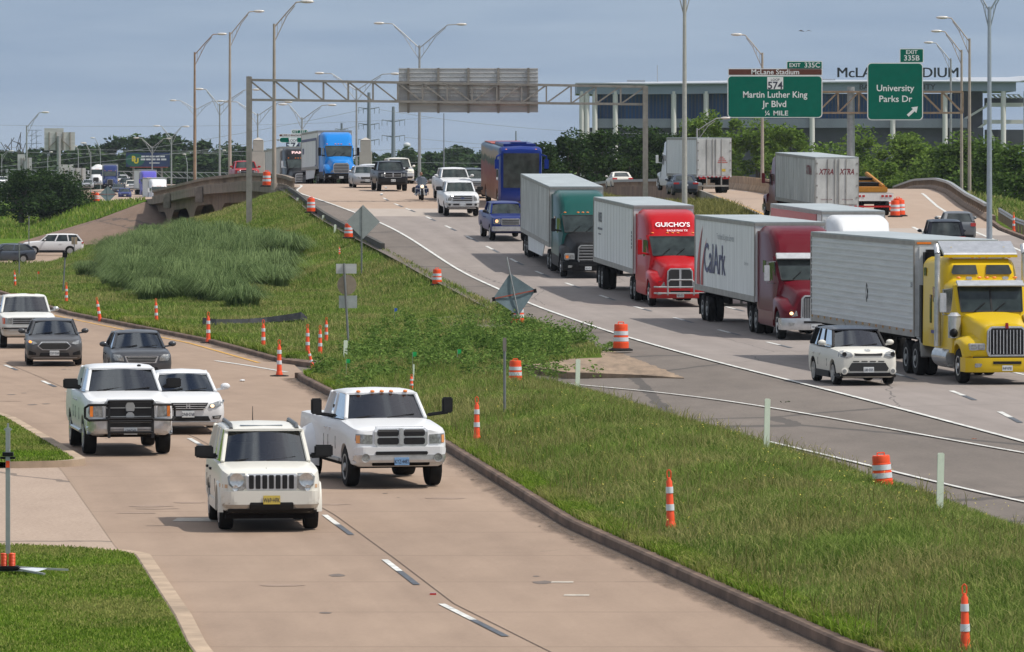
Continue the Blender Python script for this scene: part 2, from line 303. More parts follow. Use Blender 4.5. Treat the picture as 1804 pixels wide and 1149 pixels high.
def text_shape(body, size, bold=.0, extrude=.006, sx=1.0):
    """verts/faces of a line of writing centred on the origin, x along the line, z up"""
    key = (body, bold)
    if key not in _txt:
        c = bpy.data.curves.new('t', 'FONT'); c.body = body; c.size = 1; c.align_x = 'CENTER'; c.align_y = 'CENTER'; c.offset = bold; c.resolution_u = 3
        o = bpy.data.objects.new('t', c); COL.objects.link(o); dg = bpy.context.evaluated_depsgraph_get(); me = bpy.data.meshes.new_from_object(o.evaluated_get(dg))
        _txt[key] = ([tuple(v.co) for v in me.vertices], [tuple(p.vertices) for p in me.polygons]); bpy.data.objects.remove(o); bpy.data.meshes.remove(me); bpy.data.curves.remove(c)
    vs, fs = _txt[key]; return [(x*size*sx, 0, y*size) for x, y, z in vs], fs
def lettering(mb, body, size, at, face='-y', bold=.0, sx=1.0, m=0, shear=0):
    vs, fs = text_shape(body, size, bold, sx=sx)
    f = {'-y': lambda p: (at[0]+p[0]+p[2]*shear, at[1], at[2]+p[2]), '+y': lambda p: (at[0]-p[0]-p[2]*shear, at[1], at[2]+p[2]), '-x': lambda p: (at[0], at[1]-p[0]-p[2]*shear, at[2]+p[2]), '+x': lambda p: (at[0], at[1]+p[0], at[2]+p[2])}[face]
    return mb.add([f(p) for p in vs], fs, m)
# ------------------------------------------------------------------ ground, roads, markings
def strip(name, L, Rr, d0, d1, zf, material, nx=8, step=2.0, kind='structure', thick=0):
    """a sheet between two plan curves; zf(d, x, t) gives its height. UV 'road' = metres across / along"""
    ds = np.unique(np.append(np.arange(d0, d1, step), d1)); vs = []; uv = []
    for d in ds:
        a, b = L(d), Rr(d)
        for i in range(nx+1):
            t = i/nx; x = a+(b-a)*t; vs.append((x, d, zf(d, x, t))); uv.append((x-a, d))
    n = nx+1; fs = [(j*n+i, j*n+i+1, (j+1)*n+i+1, (j+1)*n+i) for j in range(len(ds)-1) for i in range(nx)]
    me = bpy.data.meshes.new(name); me.from_pydata(vs, [], fs); me.materials.append(material)
    ul = me.uv_layers.new(name='road'); li = np.empty(len(me.loops), dtype=np.int32); me.loops.foreach_get('vertex_index', li)
    ul.data.foreach_set('uv', np.array(uv, dtype=np.float32)[li].ravel())
    me.polygons.foreach_set('use_smooth', [True]*len(me.polygons))
    o = bpy.data.objects.new(name, me); COL.objects.link(o)
    if kind: o['kind'] = kind
    return o
off = lambda c, k: (lambda d: c(d)+k)
def sm(a, b, k=.35): return .5*(a+b+math.sqrt((a-b)**2+k*k))
def sst(a, b, x): t = min(1, max(0, (x-a)/(b-a))); return t*t*(3-2*t)
def bump(x, y): return .06*math.sin(x*.9+y*.31)+.05*math.sin(y*.53-x*.4)+.04*math.sin(x*2.1+y*.8)
M_TAN = pavement('tan concrete road', (.17,.121,.089), (.405,.30,.224), .17, .24, .12, 0, joint=6.1)
M_LANE = pavement('grey concrete highway', (.145,.124,.112), (.34,.298,.272), .20, .16, .07, .0015, joint=None)
M_SHO = pavement('old asphalt shoulder', (.072,.062,.054), (.235,.20,.172), .12, .28, .22, .012)
M_DECK = pavement('tan bridge deck', (.27,.20,.15), (.43,.33,.26), .12, .15, .05, 0)
M_DRV = pavement('exposed aggregate driveway', (.22,.16,.125), (.47,.37,.29), .02, .15, .35, .004)
M_SOIL = leafy('grass soil', (.06,.095,.018), (.19,.26,.055), .5, dry=(.24,.21,.09), transl=0.)
M_SOIL2 = leafy('lawn soil', (.075,.13,.02), (.19,.29,.05), .6, dry=(.26,.24,.09), transl=0.)
far = MB()
ys = [55,200,430,600,900,1400,2200,3500,6000,9000]; xs = [-4000,-1500,-600,-200,-60,0,60,200,600,1500,4000]
far.patch([[(x, y, -1.6 if y < 900 else -1.0) for x in xs] for y in ys]); o = far.build('ground', M_SOIL, fix=False); tag(o, kind='structure')
strip('frontage_road', off(XFL,-.3), off(XFR,.35), 62, 560, lambda d,x,t: zb(d), M_TAN, 6)
strip('ramp_pavement', off(XFR,.2), lambda d: max(ML(d)+.3, XFR(d)+.5), 62, 235, lambda d,x,t: (zb(d)-.02)*(1-sst(.45,1,t))+(zm(d)-.012)*sst(.45,1,t)-.02*(1-t), M_SHO, 10)
strip('road_shoulder', off(XS,-.5), off(ML,.2), 212, 396, lambda d,x,t: zm(d)-.05*(1-t)-.006, M_SHO, 3)
strip('highway', ML, MR, 62, 330, lambda d,x,t: zm(d), M_LANE, 8)
strip('approach_slab', ML, MR, 330, 341, lambda d,x,t: zm(d), pavement('pale approach slab', (.30,.26,.225),(.44,.38,.335),.06,.1,.05), 8, 1)
strip('bridge_roadway', lambda d: XS(d)+.2 if d > 396 else ML(d)-.0, MR, 341, 573, lambda d,x,t: zm(d), M_DECK, 8)
strip('far_highway', off(XS,0), lambda d: MR(d)+3, 573, 1300, lambda d,x,t: zm(d), M_DECK, 8, 8)
def rr2(d): return max(RR(d), 24)
def rz(d,x,t): return zr(d)
strip('outbound_roadway', RL, RR, 62, 322, rz, M_LANE, 8)
strip('outbound_approach_slab', RL, RR, 322, 333, rz, MATS['pale approach slab'], 8, 1)
strip('outbound_bridge_roadway', RL, lambda d: RR(d), 333, 640, rz, M_DECK, 8)
zmed = lambda d,x,t: zm(d)*(1-t)+zr(d)*t-.5*math.sin(math.pi*min(1,max(0,t)))**2-.06
strip('median_ground', off(MR,-.2), off(RL,.1), 62, 385, zmed, M_SOIL, 6)
zrt = lambda d,x,t: (zr(d)-.08)*(1-sst(0,.5,t))+(-1.5)*sst(0,.5,t) if d < 420 else (1-sst(420,450,d))*((zr(d)-.08)*(1-sst(0,.5,t))+(-1.5)*sst(0,.5,t))-1.5*sst(420,450,d)
strip('right_verge', off(RR,.6), off(RR,45), 62, 460, zrt, M_SOIL, 16)
# left: lawns, driveway
zl = lambda d,x,t: zb(d)+.13+.10*(1-t)+.15*bump(x,d)*(1-t)
def nose(d, a, b, r):   # rounded curb returns at the driveway mouth
    k = 0
    if d > a-r: k = max(k, 1-math.sqrt(max(0, 1-((d-(a-r))/r)**2)))
    return k*r
LAWN_A = lambda d: XFL(d)-.32-nose(d, 98.4, 0, 2.6)
def LAWN_B(d):
    u = (d-125.4)/1.6
    return XFL(d)+.15-(1.6*(1-math.sqrt(max(0,1-(1-u)**2))) if u < 1 else 0)
A = strip('lawn', off(XFL,-30), LAWN_A, 62, 98.3, zl, M_SOIL2, 24, .5)
strip('lawn', off(XFL,-30), LAWN_B, 125.4, 200, zl, M_SOIL2, 16, .5)
strip('driveway', off(XFL,-32), off(XFL,-.25), 97.0, 128.5, lambda d,x,t: zb(d)-.006-.02*(1-t), M_DRV, 6, 1)
# near island and the big far verge
zi = lambda d,x,t: zb(d)*(1-t)+zm(d)*t+.13*(1-t)+.02+.42*max(0,math.sin(math.pi*min(1,max(0,t))))**1.3+.5*bump(x,d)*math.sin(math.pi*min(1,max(0,t)))
ISL_L = off(XFR,.17)
strip('island_ground', ISL_L, lambda d: max(IR(d), ISL_L(d)+.02), 62, 176.8, zi, M_SOIL, 14, 1)
def zg(d, x):
    t = XS(d)-x
    z = sm(zb(d)+.14, zm(d)-.06-(max(0,t)/3.1*(1-sst(290,345,d))+sst(290,345,d)*float(np.interp(t,[0,1.5,4.5,8,14,30],[0,.45,1.6,2.5,4.4,10.5])))) if t > 0 else zm(d)-.06
    z = z*(1-sst(386,438,d))+(-1.45)*sst(386,438,d)
    return z+bump(x,d)*min(1, max(0,t)/2)*min(1, max(0,x-XFR(d))/2)
GR = lambda d: min(XS(d), np.interp(d, [181,184,188,195.5], [0.2,1.2,2.3,99]))
GL = lambda d: XFR(d)+.17 if d > 190 else np.interp(d, [181,184,190], [-5.6,-5.6,XFR(190)+.17])
strip('verge_ground', GL, GR, 181.2, 455, lambda d,x,t: zg(d,x), M_SOIL, 34, 1.5)
# ground left of the frontage road and the low cross street under the bridge
strip('side_ground', off(XFL,-60), off(XFL,-.4), 200, 455, lambda d,x,t: zb(d)+.1, M_SOIL, 6, 8)
strip('low_ground', lambda d: -110, lambda d: 30, 436, 562, lambda d,x,t: -1.47, M_SOIL2, 4, 6)
strip('cross_street', lambda d: -110, lambda d: 20, 441, 505, lambda d,x,t: -1.38, M_TAN, 6, 3)
# curbs: real kerbs with a worn face
def curb(name, c, side, d0, d1, h=.15, w=.17, step=1.5, zf=zb, m=CONC):
    ds = np.append(np.arange(d0, d1, step), d1); rings = []
    for d in ds:
        x, z = c(d), zf(d); s = side
        rings.append([(x, d, z-.1), (x, d, z+h*.8), (x+s*.03, d, z+h), (x+s*w, d, z+h+.004), (x+s*w, d, z-.1)])
    mb = MB(); mb.loft(rings); o = mb.build(name, m, smooth=40); o['kind'] = 'structure'; return o
M_CURB = mat('stained curb concrete', (.15,.10,.072), .9, var=.55, scale=.9, detail=8, bump=.2)
M_CURBL = mat('tan curb concrete', (.36,.27,.19), .9, var=.3, scale=1.1, detail=8, bump=.2)
curb('curb', XFR, 1, 62, 176.8, .17, .2, m=M_CURB); curb('curb', XFR, 1, 190.5, 430, .14, .18, m=M_CURB)
curb('curb', LAWN_A, 1, 62, 98.3, .14, .26, .4, m=M_CURBL); curb('curb', LAWN_B, 1, 125.4, 200, .14, .26, .4, m=M_CURBL)
nb = MB(); pts = [(XFR(176.8), 176.8), (XFR(176.8)+.3, 177.5), (-5.2, 177.75)]
for (x0,y0),(x1,y1) in zip(pts, pts[1:]): nb.beam((x0,y0,.0), (x1,y1,.0), .2, .34)
tag(nb.build('curb', M_CURB), kind='structure')
# driveway mouth flat curbs
db = MB(); x0, x1 = XFL(98.3), XFL(98.3)-30
db.beam((x0-3.0, 98.42, .05), (x1, 98.42+.0, .05), .26, .16); x0 = XFL(125.4)
db.beam((x0-1.9, 125.28, .05), (x0-30, 125.28, .05), .3, .18); tag(db.build('curb', M_CURBL), kind='structure')
sk = MB(); g = [(GL(d), d, zg(d, GL(d))) for d in np.arange(181.2, 192.1, .6)]+[]
sk.loft([[(x-.18, d, -.1), (x-.18, d, .13), (x, d, z+.01), (x+.25, d, z+.01), (x+.25, d, -.1)] for x, d, z in g]); tag(sk.build('curb', M_CURB, smooth=40), kind='structure')
sk = MB(); d = 181.2; sk.loft([[(x, d-.18, -.1), (x, d-.18, .12), (x, d+.02, zg(d,x)+.02), (x, d+.3, zg(d,x)+.02), (x, d+.3, -.1)] for x in np.linspace(GL(d)-.1, GR(d), 12)]); tag(sk.build('curb', M_CURB, smooth=40), kind='structure')
gm = bpy.data.materials.new('gutter stain'); gm.use_nodes = True; gN, gL = gm.node_tree.nodes, gm.node_tree.links; gb = gN['Principled BSDF']; gb.inputs['Base Color'].default_value = (.095,.068,.05,1); gb.inputs['Roughness'].default_value = .95
gu = gN.new('ShaderNodeUVMap'); gu.uv_map = 'road'; gs_ = gN.new('ShaderNodeSeparateXYZ'); gL.new(gu.outputs[0], gs_.inputs[0]); gt = gN.new('ShaderNodeTexCoord'); gmp = gN.new('ShaderNodeMapping'); gmp.inputs['Scale'].default_value = (1,.22,1); gL.new(gt.outputs['Object'], gmp.inputs[0]); gz = gN.new('ShaderNodeTexNoise'); gz.inputs['Scale'].default_value = 2.2; gz.inputs['Detail'].default_value = 8; gz.inputs['Roughness'].default_value = .7; gL.new(gmp.outputs[0], gz.inputs['Vector'])
ga1_ = gN.new('ShaderNodeMapRange'); ga1_.inputs[1].default_value = .1; ga1_.inputs[2].default_value = 1.1; ga1_.inputs[3].default_value = -.45; ga1_.inputs[4].default_value = .55; gL.new(gs_.outputs['X'], ga1_.inputs[0]); ga2_ = gN.new('ShaderNodeMath'); ga2_.operation = 'ADD'; gL.new(ga1_.outputs[0], ga2_.inputs[0]); gL.new(gz.outputs['Fac'], ga2_.inputs[1]); ga3_ = gN.new('ShaderNodeMapRange'); ga3_.inputs[1].default_value = .5; ga3_.inputs[2].default_value = 1.0; ga3_.inputs[4].default_value = .85; gL.new(ga2_.outputs[0], ga3_.inputs[0]); gL.new(ga3_.outputs[0], gb.inputs['Alpha'])
strip('gutter_stain', off(XFR,-1.1), off(XFR,-.005), 70, 176.8, lambda d,x,t: zb(d)+.007, gm, 4, 1); strip('gutter_stain', off(XFR,-1.0), off(XFR,-.005), 191, 330, lambda d,x,t: zb(d)+.007, gm, 4, 2)
# triangular concrete gore apron
ga = MB(); tri = [gp(925,657), gp(1000,641), gp(1078,629), gp(1120,643), gp(1206,676), gp(1120,671), gp(1000,668)]
rg_ = random.Random(5); out_ = []
for i, p in enumerate(tri):   # worn, crumbled outline
    q = tri[(i+1) % len(tri)]; n = max(2, int(math.hypot(q[0]-p[0], q[1]-p[1])/.5))
    for k in range(n): u = k/n; out_.append((p[0]+(q[0]-p[0])*u+rg_.uniform(-.06,.06), p[1]+(q[1]-p[1])*u+rg_.uniform(-.14,.14)))
tri = out_; nt = len(tri); zt = lambda p: zm(p[1])*.6+.02
ga.add([(x,y,.155+.0022*(y-165)+.009*(5.4-x)) for x,y in tri]+[(x,y,-.1) for x,y in tri], [tuple(range(nt))]+[(i,i+nt,(i+1)%nt+nt,(i+1)%nt) for i in range(nt)])
tag(ga.build('gore_apron', mat('worn gore concrete', (.235,.17,.115), .95, var=.42, scale=2.2, detail=9, stretch=(1,.13,1))), kind='structure')

# --- painted lines
def line(c, d0, d1, w, zf, m, name='road_marking', dz=.012, step=2.0, into=None):
    mb = into or MB(); ds = np.append(np.arange(d0, d1, step), d1)
    g = [[(c(d)-w/2, d, zf(d)+dz), (c(d)+w/2, d, zf(d)+dz)] for d in ds]; mb.patch(g)
    if not into: tag(mb.build(name, m, fix=False), kind='structure')
line(ML, 62, 700, .15, zm, WHP, dz=.014); line(off(MR,-2.0), 62, 700, .18, zm, YLP)
dw, dk = MB(), MB()
d = 120.0; anchors = [gp(*p, zm)[1] for p in ((1701,689),(1353,603),(1264.7,581.4),(1117.7,540.2),(1054.9,520.4),(998.3,498.8),(946.5,477.8),(900,455.9),(857,434),(820,416),(783,398),(750,382),(718,367),(690,359),(662,349))]
anchors = sorted(anchors); full = [anchors[0]-12*k for k in (5,4,3,2,1)]
for a, b in zip(anchors, anchors[1:]):
    n = max(1, round((b-a)/11.5)); full += [a+(b-a)*i/n for i in range(n)]
full += [anchors[-1]+12*k for k in range(0, 16)]
for a in full:
    for k in (0, 3.8, 7.6):
        L = lambda d, k=k: L1(d)+k
        if a > 70:
            line(L, a-2.9, a, .15, zm, None, into=dw); line(L, a-5.6, a-2.9, .15, zm, None, into=dk)
tag(dw.build('road_marking', WHP, fix=False), kind='structure'); tag(dk.build('road_marking', BKP, fix=False), kind='structure')
# entrance ramp edge lines, frontage lines
rl1 = scrv([(18,80),gp(1804,888),gp(1500,812),gp(1190,740),(1.5,160),(-1,175)], 15); rl2 = scrv([(22,90),gp(1804,803),gp(1350,722),gp(1150,692),gp(1000,675),(-.2,176),(-4,190)], 15)
zrp = lambda d: .03+.2*sst(100,170,d)*0+max(zb(d),0)
def zpave(c): return lambda d: (lambda t: (zb(d)-.02)*(1-sst(.45,1,t))+(zm(d)-.012)*sst(.45,1,t)-.02*(1-t))(min(1,max(0,(c(d)-XFR(d)-.2)/(ML(d)+.1-XFR(d)))))
line(rl1, 80, 162, .12, zpave(rl1), WHP, dz=.03); line(rl2, 90, 176, .12, zpave(rl2), WHP, dz=.03)
w2, k2, y2 = MB(), MB(), MB()
fd = [(gp(572,908)[1], gp(600,925)[1], gp(627,943)[1]), (gp(678,987)[1], gp(710,1007)[1], gp(745,1031)[1]), (gp(778,1065)[1], gp(822,1093)[1], gp(860,1122)[1])]
for a, b, c in fd: line(LANE, b, a, .11, zb, None, into=w2, step=.5); line(LANE, c, b, .11, zb, None, into=k2, step=.5)
for a in (gp(0,780)[1]+2, gp(0,722)[1], gp(0,690)[1], gp(0,667)[1]-2, 188, 199): line(LANE, a-2.6, a, .12, zb, None, into=w2); line(LANE, a-4.6, a-2.6, .12, zb, None, into=k2)
tag(w2.build('road_marking', WHP, fix=False), kind='structure'); tag(k2.build('road_marking', BKP, fix=False), kind='structure')
line(off(LANE,.2), 70, 215, .02, zb, mat('joint seal', (.12,.085,.062), .9, var=.4), name='joint_seal', dz=.008, step=1)
line(off(XFR,-.75), 190, 330, .13, zb, YLP)
st = crv([gp(505,656),gp(440,645),gp(380,636)]); line(st, gp(0,656)[1], gp(0,636)[1], .16, zb, WHP)
line(lambda d: -3.5-.0*d, 0, 0, .1, zb, WHP) if False else None
# seams and stains on the frontage road
rs = MB(); random.seed(3)
for _ in range(26):
    d = random.uniform(80, 215); t = random.uniform(.05, .95); x = XFL(d)*(1-t)+XFR(d)*t; w = random.uniform(.2,.9); h = random.uniform(.1,.4)
    n = 9; rs.add([(x+w*math.cos(6.283*i/n)*random.uniform(.5,1), d+h*math.sin(6.283*i/n)*random.uniform(.5,1), zb(d)+.006) for i in range(n)], [tuple(range(n))])
tag(rs.build('road_stain', mat('old stain', (.27,.195,.148), .95, var=.2, scale=3), fix=False), kind='structure')
ck = MB(); rc = random.Random(8)
for _ in range(6):
    d = rc.uniform(84, 190); t = rc.uniform(.05,.95); x = XFL(d)*(1-t)+XFR(d)*t; a = rc.choice((0.05,1.5))+rc.uniform(-.3,.3)
    for k in range(rc.randint(8,26)):
        nx, nd = x+math.cos(a)*.28, d+math.sin(a)*.28
        if not XFL(nd)+.2 < nx < XFR(nd)-.2: break
        ck.add([(x-.012,d,zb(d)+.005),(x+.012,d+.012,zb(d)+.005),(nx+.012,nd+.012,zb(nd)+.005),(nx-.012,nd,zb(nd)+.005)],[(0,1,2,3)]); x, d = nx, nd; a += rc.uniform(-.45,.45)
tag(ck.build('road_cracks', mat('crack dark', (.07,.052,.042), .95, var=.2), fix=False), kind='structure')
oil = MB()
for _ in range(40):
    d = rc.uniform(80, 200); k = rc.choice((-1.7,1.9)); x = LANE(d)+k+rc.gauss(0,.25); r = rc.uniform(.04,.22)
    if XFL(d) < x < XFR(d): oil.add([(x+r*math.cos(.7*i)*rc.uniform(.6,1), d+r*2.2*math.sin(.7*i)*rc.uniform(.6,1), zb(d)+.004) for i in range(9)], [tuple(range(9))])
tag(oil.build('oil_drips', mat('oil drip', (.13,.10,.08), .7, var=.3), fix=False), kind='structure')
rp = MB()
for px, py, w, h in ((990,1026,.18,.16),(1015,1049,.2,.16),(345,916,.42,.5)):
    x, y = gp(px, py); rp.add([(x-w,y-h,.007),(x+w,y-h*1.1,.007),(x+w*1.05,y+h,.007),(x-w*.9,y+h,.007)], [(0,1,2,3)])
tag(rp.build('road_patch', mat('pale patch', (.42,.37,.31), .9, var=.3), fix=False), kind='structure')
dd = MB()
for _ in range(60):   # silt and debris washed against the curb
    d = random.uniform(80, 172); x = XFR(d)-abs(random.gauss(.06,.22)); r = random.uniform(.02,.08)
    dd.add([(x+r*math.cos(1.26*i)*random.uniform(.5,1.2)*.7, d+r*3*math.sin(1.26*i)*random.uniform(.5,1.2), zb(d)+.009) for i in range(5)], [(0,1,2,3,4)])
tag(dd.build('curb_debris', mat('gutter silt', (.10,.075,.055), .95, var=.4, scale=3), fix=False), kind='stuff')
# outbound road lines
line(off(RR,-1.6), 90, 420, .2, zr, WHP); line(off(RL,.8), 90, 500, .16, zr, YLP)
gl = crv([(23.6,gp(0,395,zr)[1]),(23.7,gp(0,377,zr)[1])]); line(gl, 290, 335, .22, zr, WHP)
gl2 = crv([(22.2,318),(23.6,300)]); line(gl2, 296, 322, .18, zr, WHP); line(lambda d: 27.2-(d-330)*.02, 336, 356, .3, zr, WHP)
w3 = MB()
for a in np.arange(100, 500, 12.2): line(off(RL,4.5), a, a+3, .15, zr, None, into=w3)
tag(w3.build('road_marking', WHP, fix=False), kind='structure')

# ------------------------------------------------------------------ the bridge
M_GIR = mat('girder concrete', (.17,.12,.085), .9, var=.35, scale=.5, detail=8)
M_RAILC = mat('rail concrete', (.2,.16,.125), .9, var=.35, scale=.8, detail=8)
br = empty('highway_bridge', 'brown concrete bridge with arched girders carrying the oncoming lanes over the cross street', 'bridge', (0,0,0))
def along(c, d0, d1, step): return [(c(d), d) for d in np.append(np.arange(d0, d1, step), d1)]
XE = lambda d: np.interp(d, [330,392,400,573], [XS(330),XS(392),XS(400)-.3,XS(573)-.2])
mb = MB()   # slab and fascia
for c, s in ((XE, 1), (lambda d: MR(d)+.3, -1)):
    rings = [[(x, d, zm(d)-.02), (x, d, zm(d)-.55), (x+s*.5, d, zm(d)-.6), (x+s*.5, d, zm(d)-.02)] for x, d in along(c, 392, 574, 4)]; mb.loft(rings)
mb.build('deck_edge', M_RAILC, br)
mb = MB(); rings = [[(XE(d)+.45, d, zm(d)-.12), (XE(d)+.45, d, zm(d)-.6), (MR(d)-.2, d, zm(d)-.6), (MR(d)-.2, d, zm(d)-.12)] for d in np.arange(392, 575, 6)]; mb.loft(rings); mb.build('deck_slab', M_GIR, br)
# haunched girders: deep over each pier
PIERS = [438, 474, 510, 545]
def haunch(d): 
    k = min(abs(d-p) for p in PIERS); return .75+1.75*max(0, 1-k/9.0)**1.6
for gx in (.7, 4.2, 7.7, 11.2, 14.7, 18):
    mb = MB(); ds = np.arange(394, 574, 1.5)
    mb.loft([[(XE(d)+gx, d, zm(d)-.6), (XE(d)+gx, d, zm(d)-.6-haunch(d)), (XE(d)+gx+.55, d, zm(d)-.6-haunch(d)), (XE(d)+gx+.55, d, zm(d)-.6)] for d in ds]); mb.build('girder', M_GIR, br)
for p in PIERS:
    for gx in (1.0, 4.5, 8, 11.5, 15):
        mb = MB(); x = XE(p)+gx; mb.box(x-.55, x+.55, p-.55, p+.55, -1.6, zm(p)-3.2); mb.build('pier', CONC, br, bevel=.06)
for c, s in ((XE, 1), (lambda d: MR(d)+.3, -1)):
    mb = MB()
    rg = [[(x-.02*s, d, zm(d)+.62), (x+.28*s, d, zm(d)+.62), (x+.28*s, d, zm(d)+.84), (x-.02*s, d, zm(d)+.84)] for x, d in along(c, 382, 562, 4)]; mb.loft(rg)
    rg = [[(x-.02*s, d, zm(d)-.02), (x+.3*s, d, zm(d)-.02), (x+.3*s, d, zm(d)+.22), (x-.02*s, d, zm(d)+.22)] for x, d in along(c, 382, 562, 4)]; mb.loft(rg)
    for d in np.arange(383, 562, 3.4): mb.beam((c(d)+.13*s, d, zm(d)+.2), (c(d)+.13*s, d, zm(d)+.64), .2, .26)
    mb.build('parapet_rail', M_RAILC, br)
for d in (392, 483, 531):   # pilasters that carry the lamp posts
    mb = MB(); x = XE(d)-.28; mb.box(x-.35, x+.3, d-.6, d+.6, zm(d)-1.25, zm(d)+.1); mb.build('pilaster', CONC, br, bevel=.05)
mb = MB(); mb.box(XE(573)-.6, MR(573)+.5, 571, 574.5, -1.6, zm(573)-.6); mb.box(XE(392)-.2, MR(392)+.4, 389, 393, -1.6, zm(392)-.6); mb.build('abutment', M_GIR, br)
# riprap slope under the far end, far embankment
rpm = pavement('stained concrete slope paving', (.085,.058,.042), (.27,.185,.135), .12, .35, .08, .006)
top = [(-47.5,556,-1.1),(-41,566,.93),(-37.0,571,2.5),(-31,571.2,2.6),(-8,571.2,2.6)]; bot = [(-48.5,541,-1.42),(-41,536,-1.42),(-33,536,-1.42),(-25,536,-1.42),(-5,536,-1.42)]
g = []
for k in range(9):
    u = k/8; g.append([tuple(a+(b-a)*u for a, b in zip(p, q)) for p, q in zip(bot, top)])
sp = MB(); sp.patch(g); o = sp.build('slope_paving', rpm, fix=False); tag(o, kind='structure'); o.data.uv_layers.new(name='road')
zf2 = lambda d,x,t: (zm(d)-.08)*sst(.35,1,t)+(-1.2)*(1-sst(.35,1,t))
EML = crv([(-47.5,556),(-47,571),(-62,640),(-78,716),(-100,935)])
TOPX = lambda d: np.interp(d, [556,566,571,571.3], [-47.3,-41,-37,XS(571.3)+.3]) if d < 571.4 else XS(d)+.3
TOPZ = lambda d: np.interp(d, [556,566,571], [-1.1,.93,2.5])
zem = lambda d,x,t: (-1.2+(TOPZ(d)+1.2)*t if d < 571.2 else zf2(d,x,t))+.03
EMLL = lambda d: EML(d) if d > 571 else np.interp(d,[556,571],[-47.6,-47])
strip('embankment_ground', EMLL, TOPX, 556, 935, zem, M_SOIL2, 14, 1.5)
strip('far_field', lambda d: EML(d)-120, off(EML,.3), 520, 935, lambda d,x,t: -1.2, M_SOIL2, 4, 10)
# outbound bridge rails and parapet walls
rb = empty('outbound_bridge_rail', 'low concrete bridge rail with open posts beside the outbound lanes', 'bridge rail', (0,0,0))
mb = MB(); c = off(RL, -.1); rg = [[(x-.15, d, zr(d)+.6), (x+.15, d, zr(d)+.6), (x+.15, d, zr(d)+.82), (x-.15, d, zr(d)+.82)] for x, d in along(c, 416, 640, 4)]; mb.loft(rg)
mb.build('top_rail', STL, rb)
mb = MB()
for d in np.arange(416, 640, 2.6): mb.beam((c(d), d, zr(d)+.2), (c(d), d, zr(d)+.62), .2, .3)
mb.build('rail_posts', M_RAILC, rb)['kind'] = 'stuff'
mb = MB(); mb.loft([[(x-.3, d, -1.6), (x+.15, d, -1.6), (x+.15, d, zr(d)+.22), (x-.3, d, zr(d)+.22)] for x, d in along(c, 416, 640, 4)]); mb.build('fascia_wall', M_GIR, rb)
mb = MB(); mb.loft([[(x-.18, d, zr(d)-1.2), (x+.15, d, zr(d)-1.2), (x+.1, d, zr(d)+.32), (x-.1, d, zr(d)+.32)] for x, d in along(c, 290, 416, 4)])
tag(mb.build('retaining_wall', CONC, smooth=30), 'low grey concrete wall edging the outbound lanes beside the grassy median', 'wall')
rr = empty('ramp_bridge_rail', 'dark concrete rail with steel top curving over the crest of the exit ramp', 'bridge rail', (0,0,0)); c = lambda d: RR(d)+.35
mb = MB(); mb.loft([[(x-.12, d, zr(d)+.72), (x+.12, d, zr(d)+.72), (x+.12, d, zr(d)+.9), (x-.12, d, zr(d)+.9)] for x, d in along(c, 352, 700, 4)]); mb.build('top_rail', STL, rr)
mb = MB()
for d in np.arange(353, 700, 2.6): mb.beam((c(d), d, zr(d)+.3), (c(d), d, zr(d)+.74), .2, .3)
mb.build('rail_posts', M_GIR, rr)['kind'] = 'stuff'
mb = MB(); mb.loft([[(x-.35, d, zr(d)-.6), (x+.25, d, zr(d)-.6), (x+.25, d, zr(d)+.34), (x-.1, d, zr(d)+.34), (x-.35, d, zr(d)+.14)] for x, d in along(c, 345, 700, 4)]); mb.build('parapet_base', M_GIR, rr)
jb = empty('concrete_barrier', 'tan concrete barrier wall beyond the red trailer on the outbound bridge', 'barrier', (0,0,0))
mb = MB(); bc = lambda d: 19.6-(d-395)*.030
mb.loft([[(x-.3, d, zr(d)), (x-.28, d, zr(d)+.15), (x-.1, d, zr(d)+.5), (x-.08, d, zr(d)+1.05), (x+.08, d, zr(d)+1.05), (x+.1, d, zr(d)+.5), (x+.28, d, zr(d)+.15), (x+.3, d, zr(d))] for x, d in along(bc, 395, 520, 5)]); mb.build('barrier_wall', SAND, jb)
mb = MB(); c = lambda d: RR(d)+1.0
prof = [(0,.42),(.05,.48),(0,.56),(.05,.64),(0,.72),(-.03,.72),(-.03,.42)]
gr = empty('guard_rail', 'galvanised corrugated guard rail leading up to the ramp bridge', 'guard rail', (0,0,0))
mb.loft([[(c(d)-p, d, zr(d)+q) for p, q in prof] for d in np.arange(250, 352, 3)]); mb.build('beam_rail', STL, gr)
mb = MB()
for d in np.arange(250, 352, 2): mb.box(c(d), c(d)+.15, d-.08, d+.08, zr(d)-.2, zr(d)+.7)
mb.build('rail_posts', mat('timber post', (.16,.12,.09), .9), gr)['kind'] = 'stuff'
rb2 = MB(); rb2.loft([[(c(d)-.9, d, zr(d)-.1),(c(d)-.9, d, zr(d)+.16),(c(d)-.7, d, zr(d)+.18),(c(d)-.7, d, zr(d)-.1)] for d in np.arange(250, 350, 3)]); tag(rb2.build('curb', M_CURB), kind='structure')
# short dark wall at the edge of the left shoulder below the crest
mw = MB(); c = off(XS, -.15); mw.loft([[(c(d)-.1, d, zm(d)-.8), (c(d)+.1, d, zm(d)-.8), (c(d)+.1, d, zm(d)+.26), (c(d)-.1, d, zm(d)+.26)] for d in np.arange(296, 382, 3)])
tag(mw.build('edge_wall', mat('dark edge wall', (.06,.057,.05), .9, var=.4, scale=2)), 'low dark wall running along the left shoulder below the bridge', 'wall')
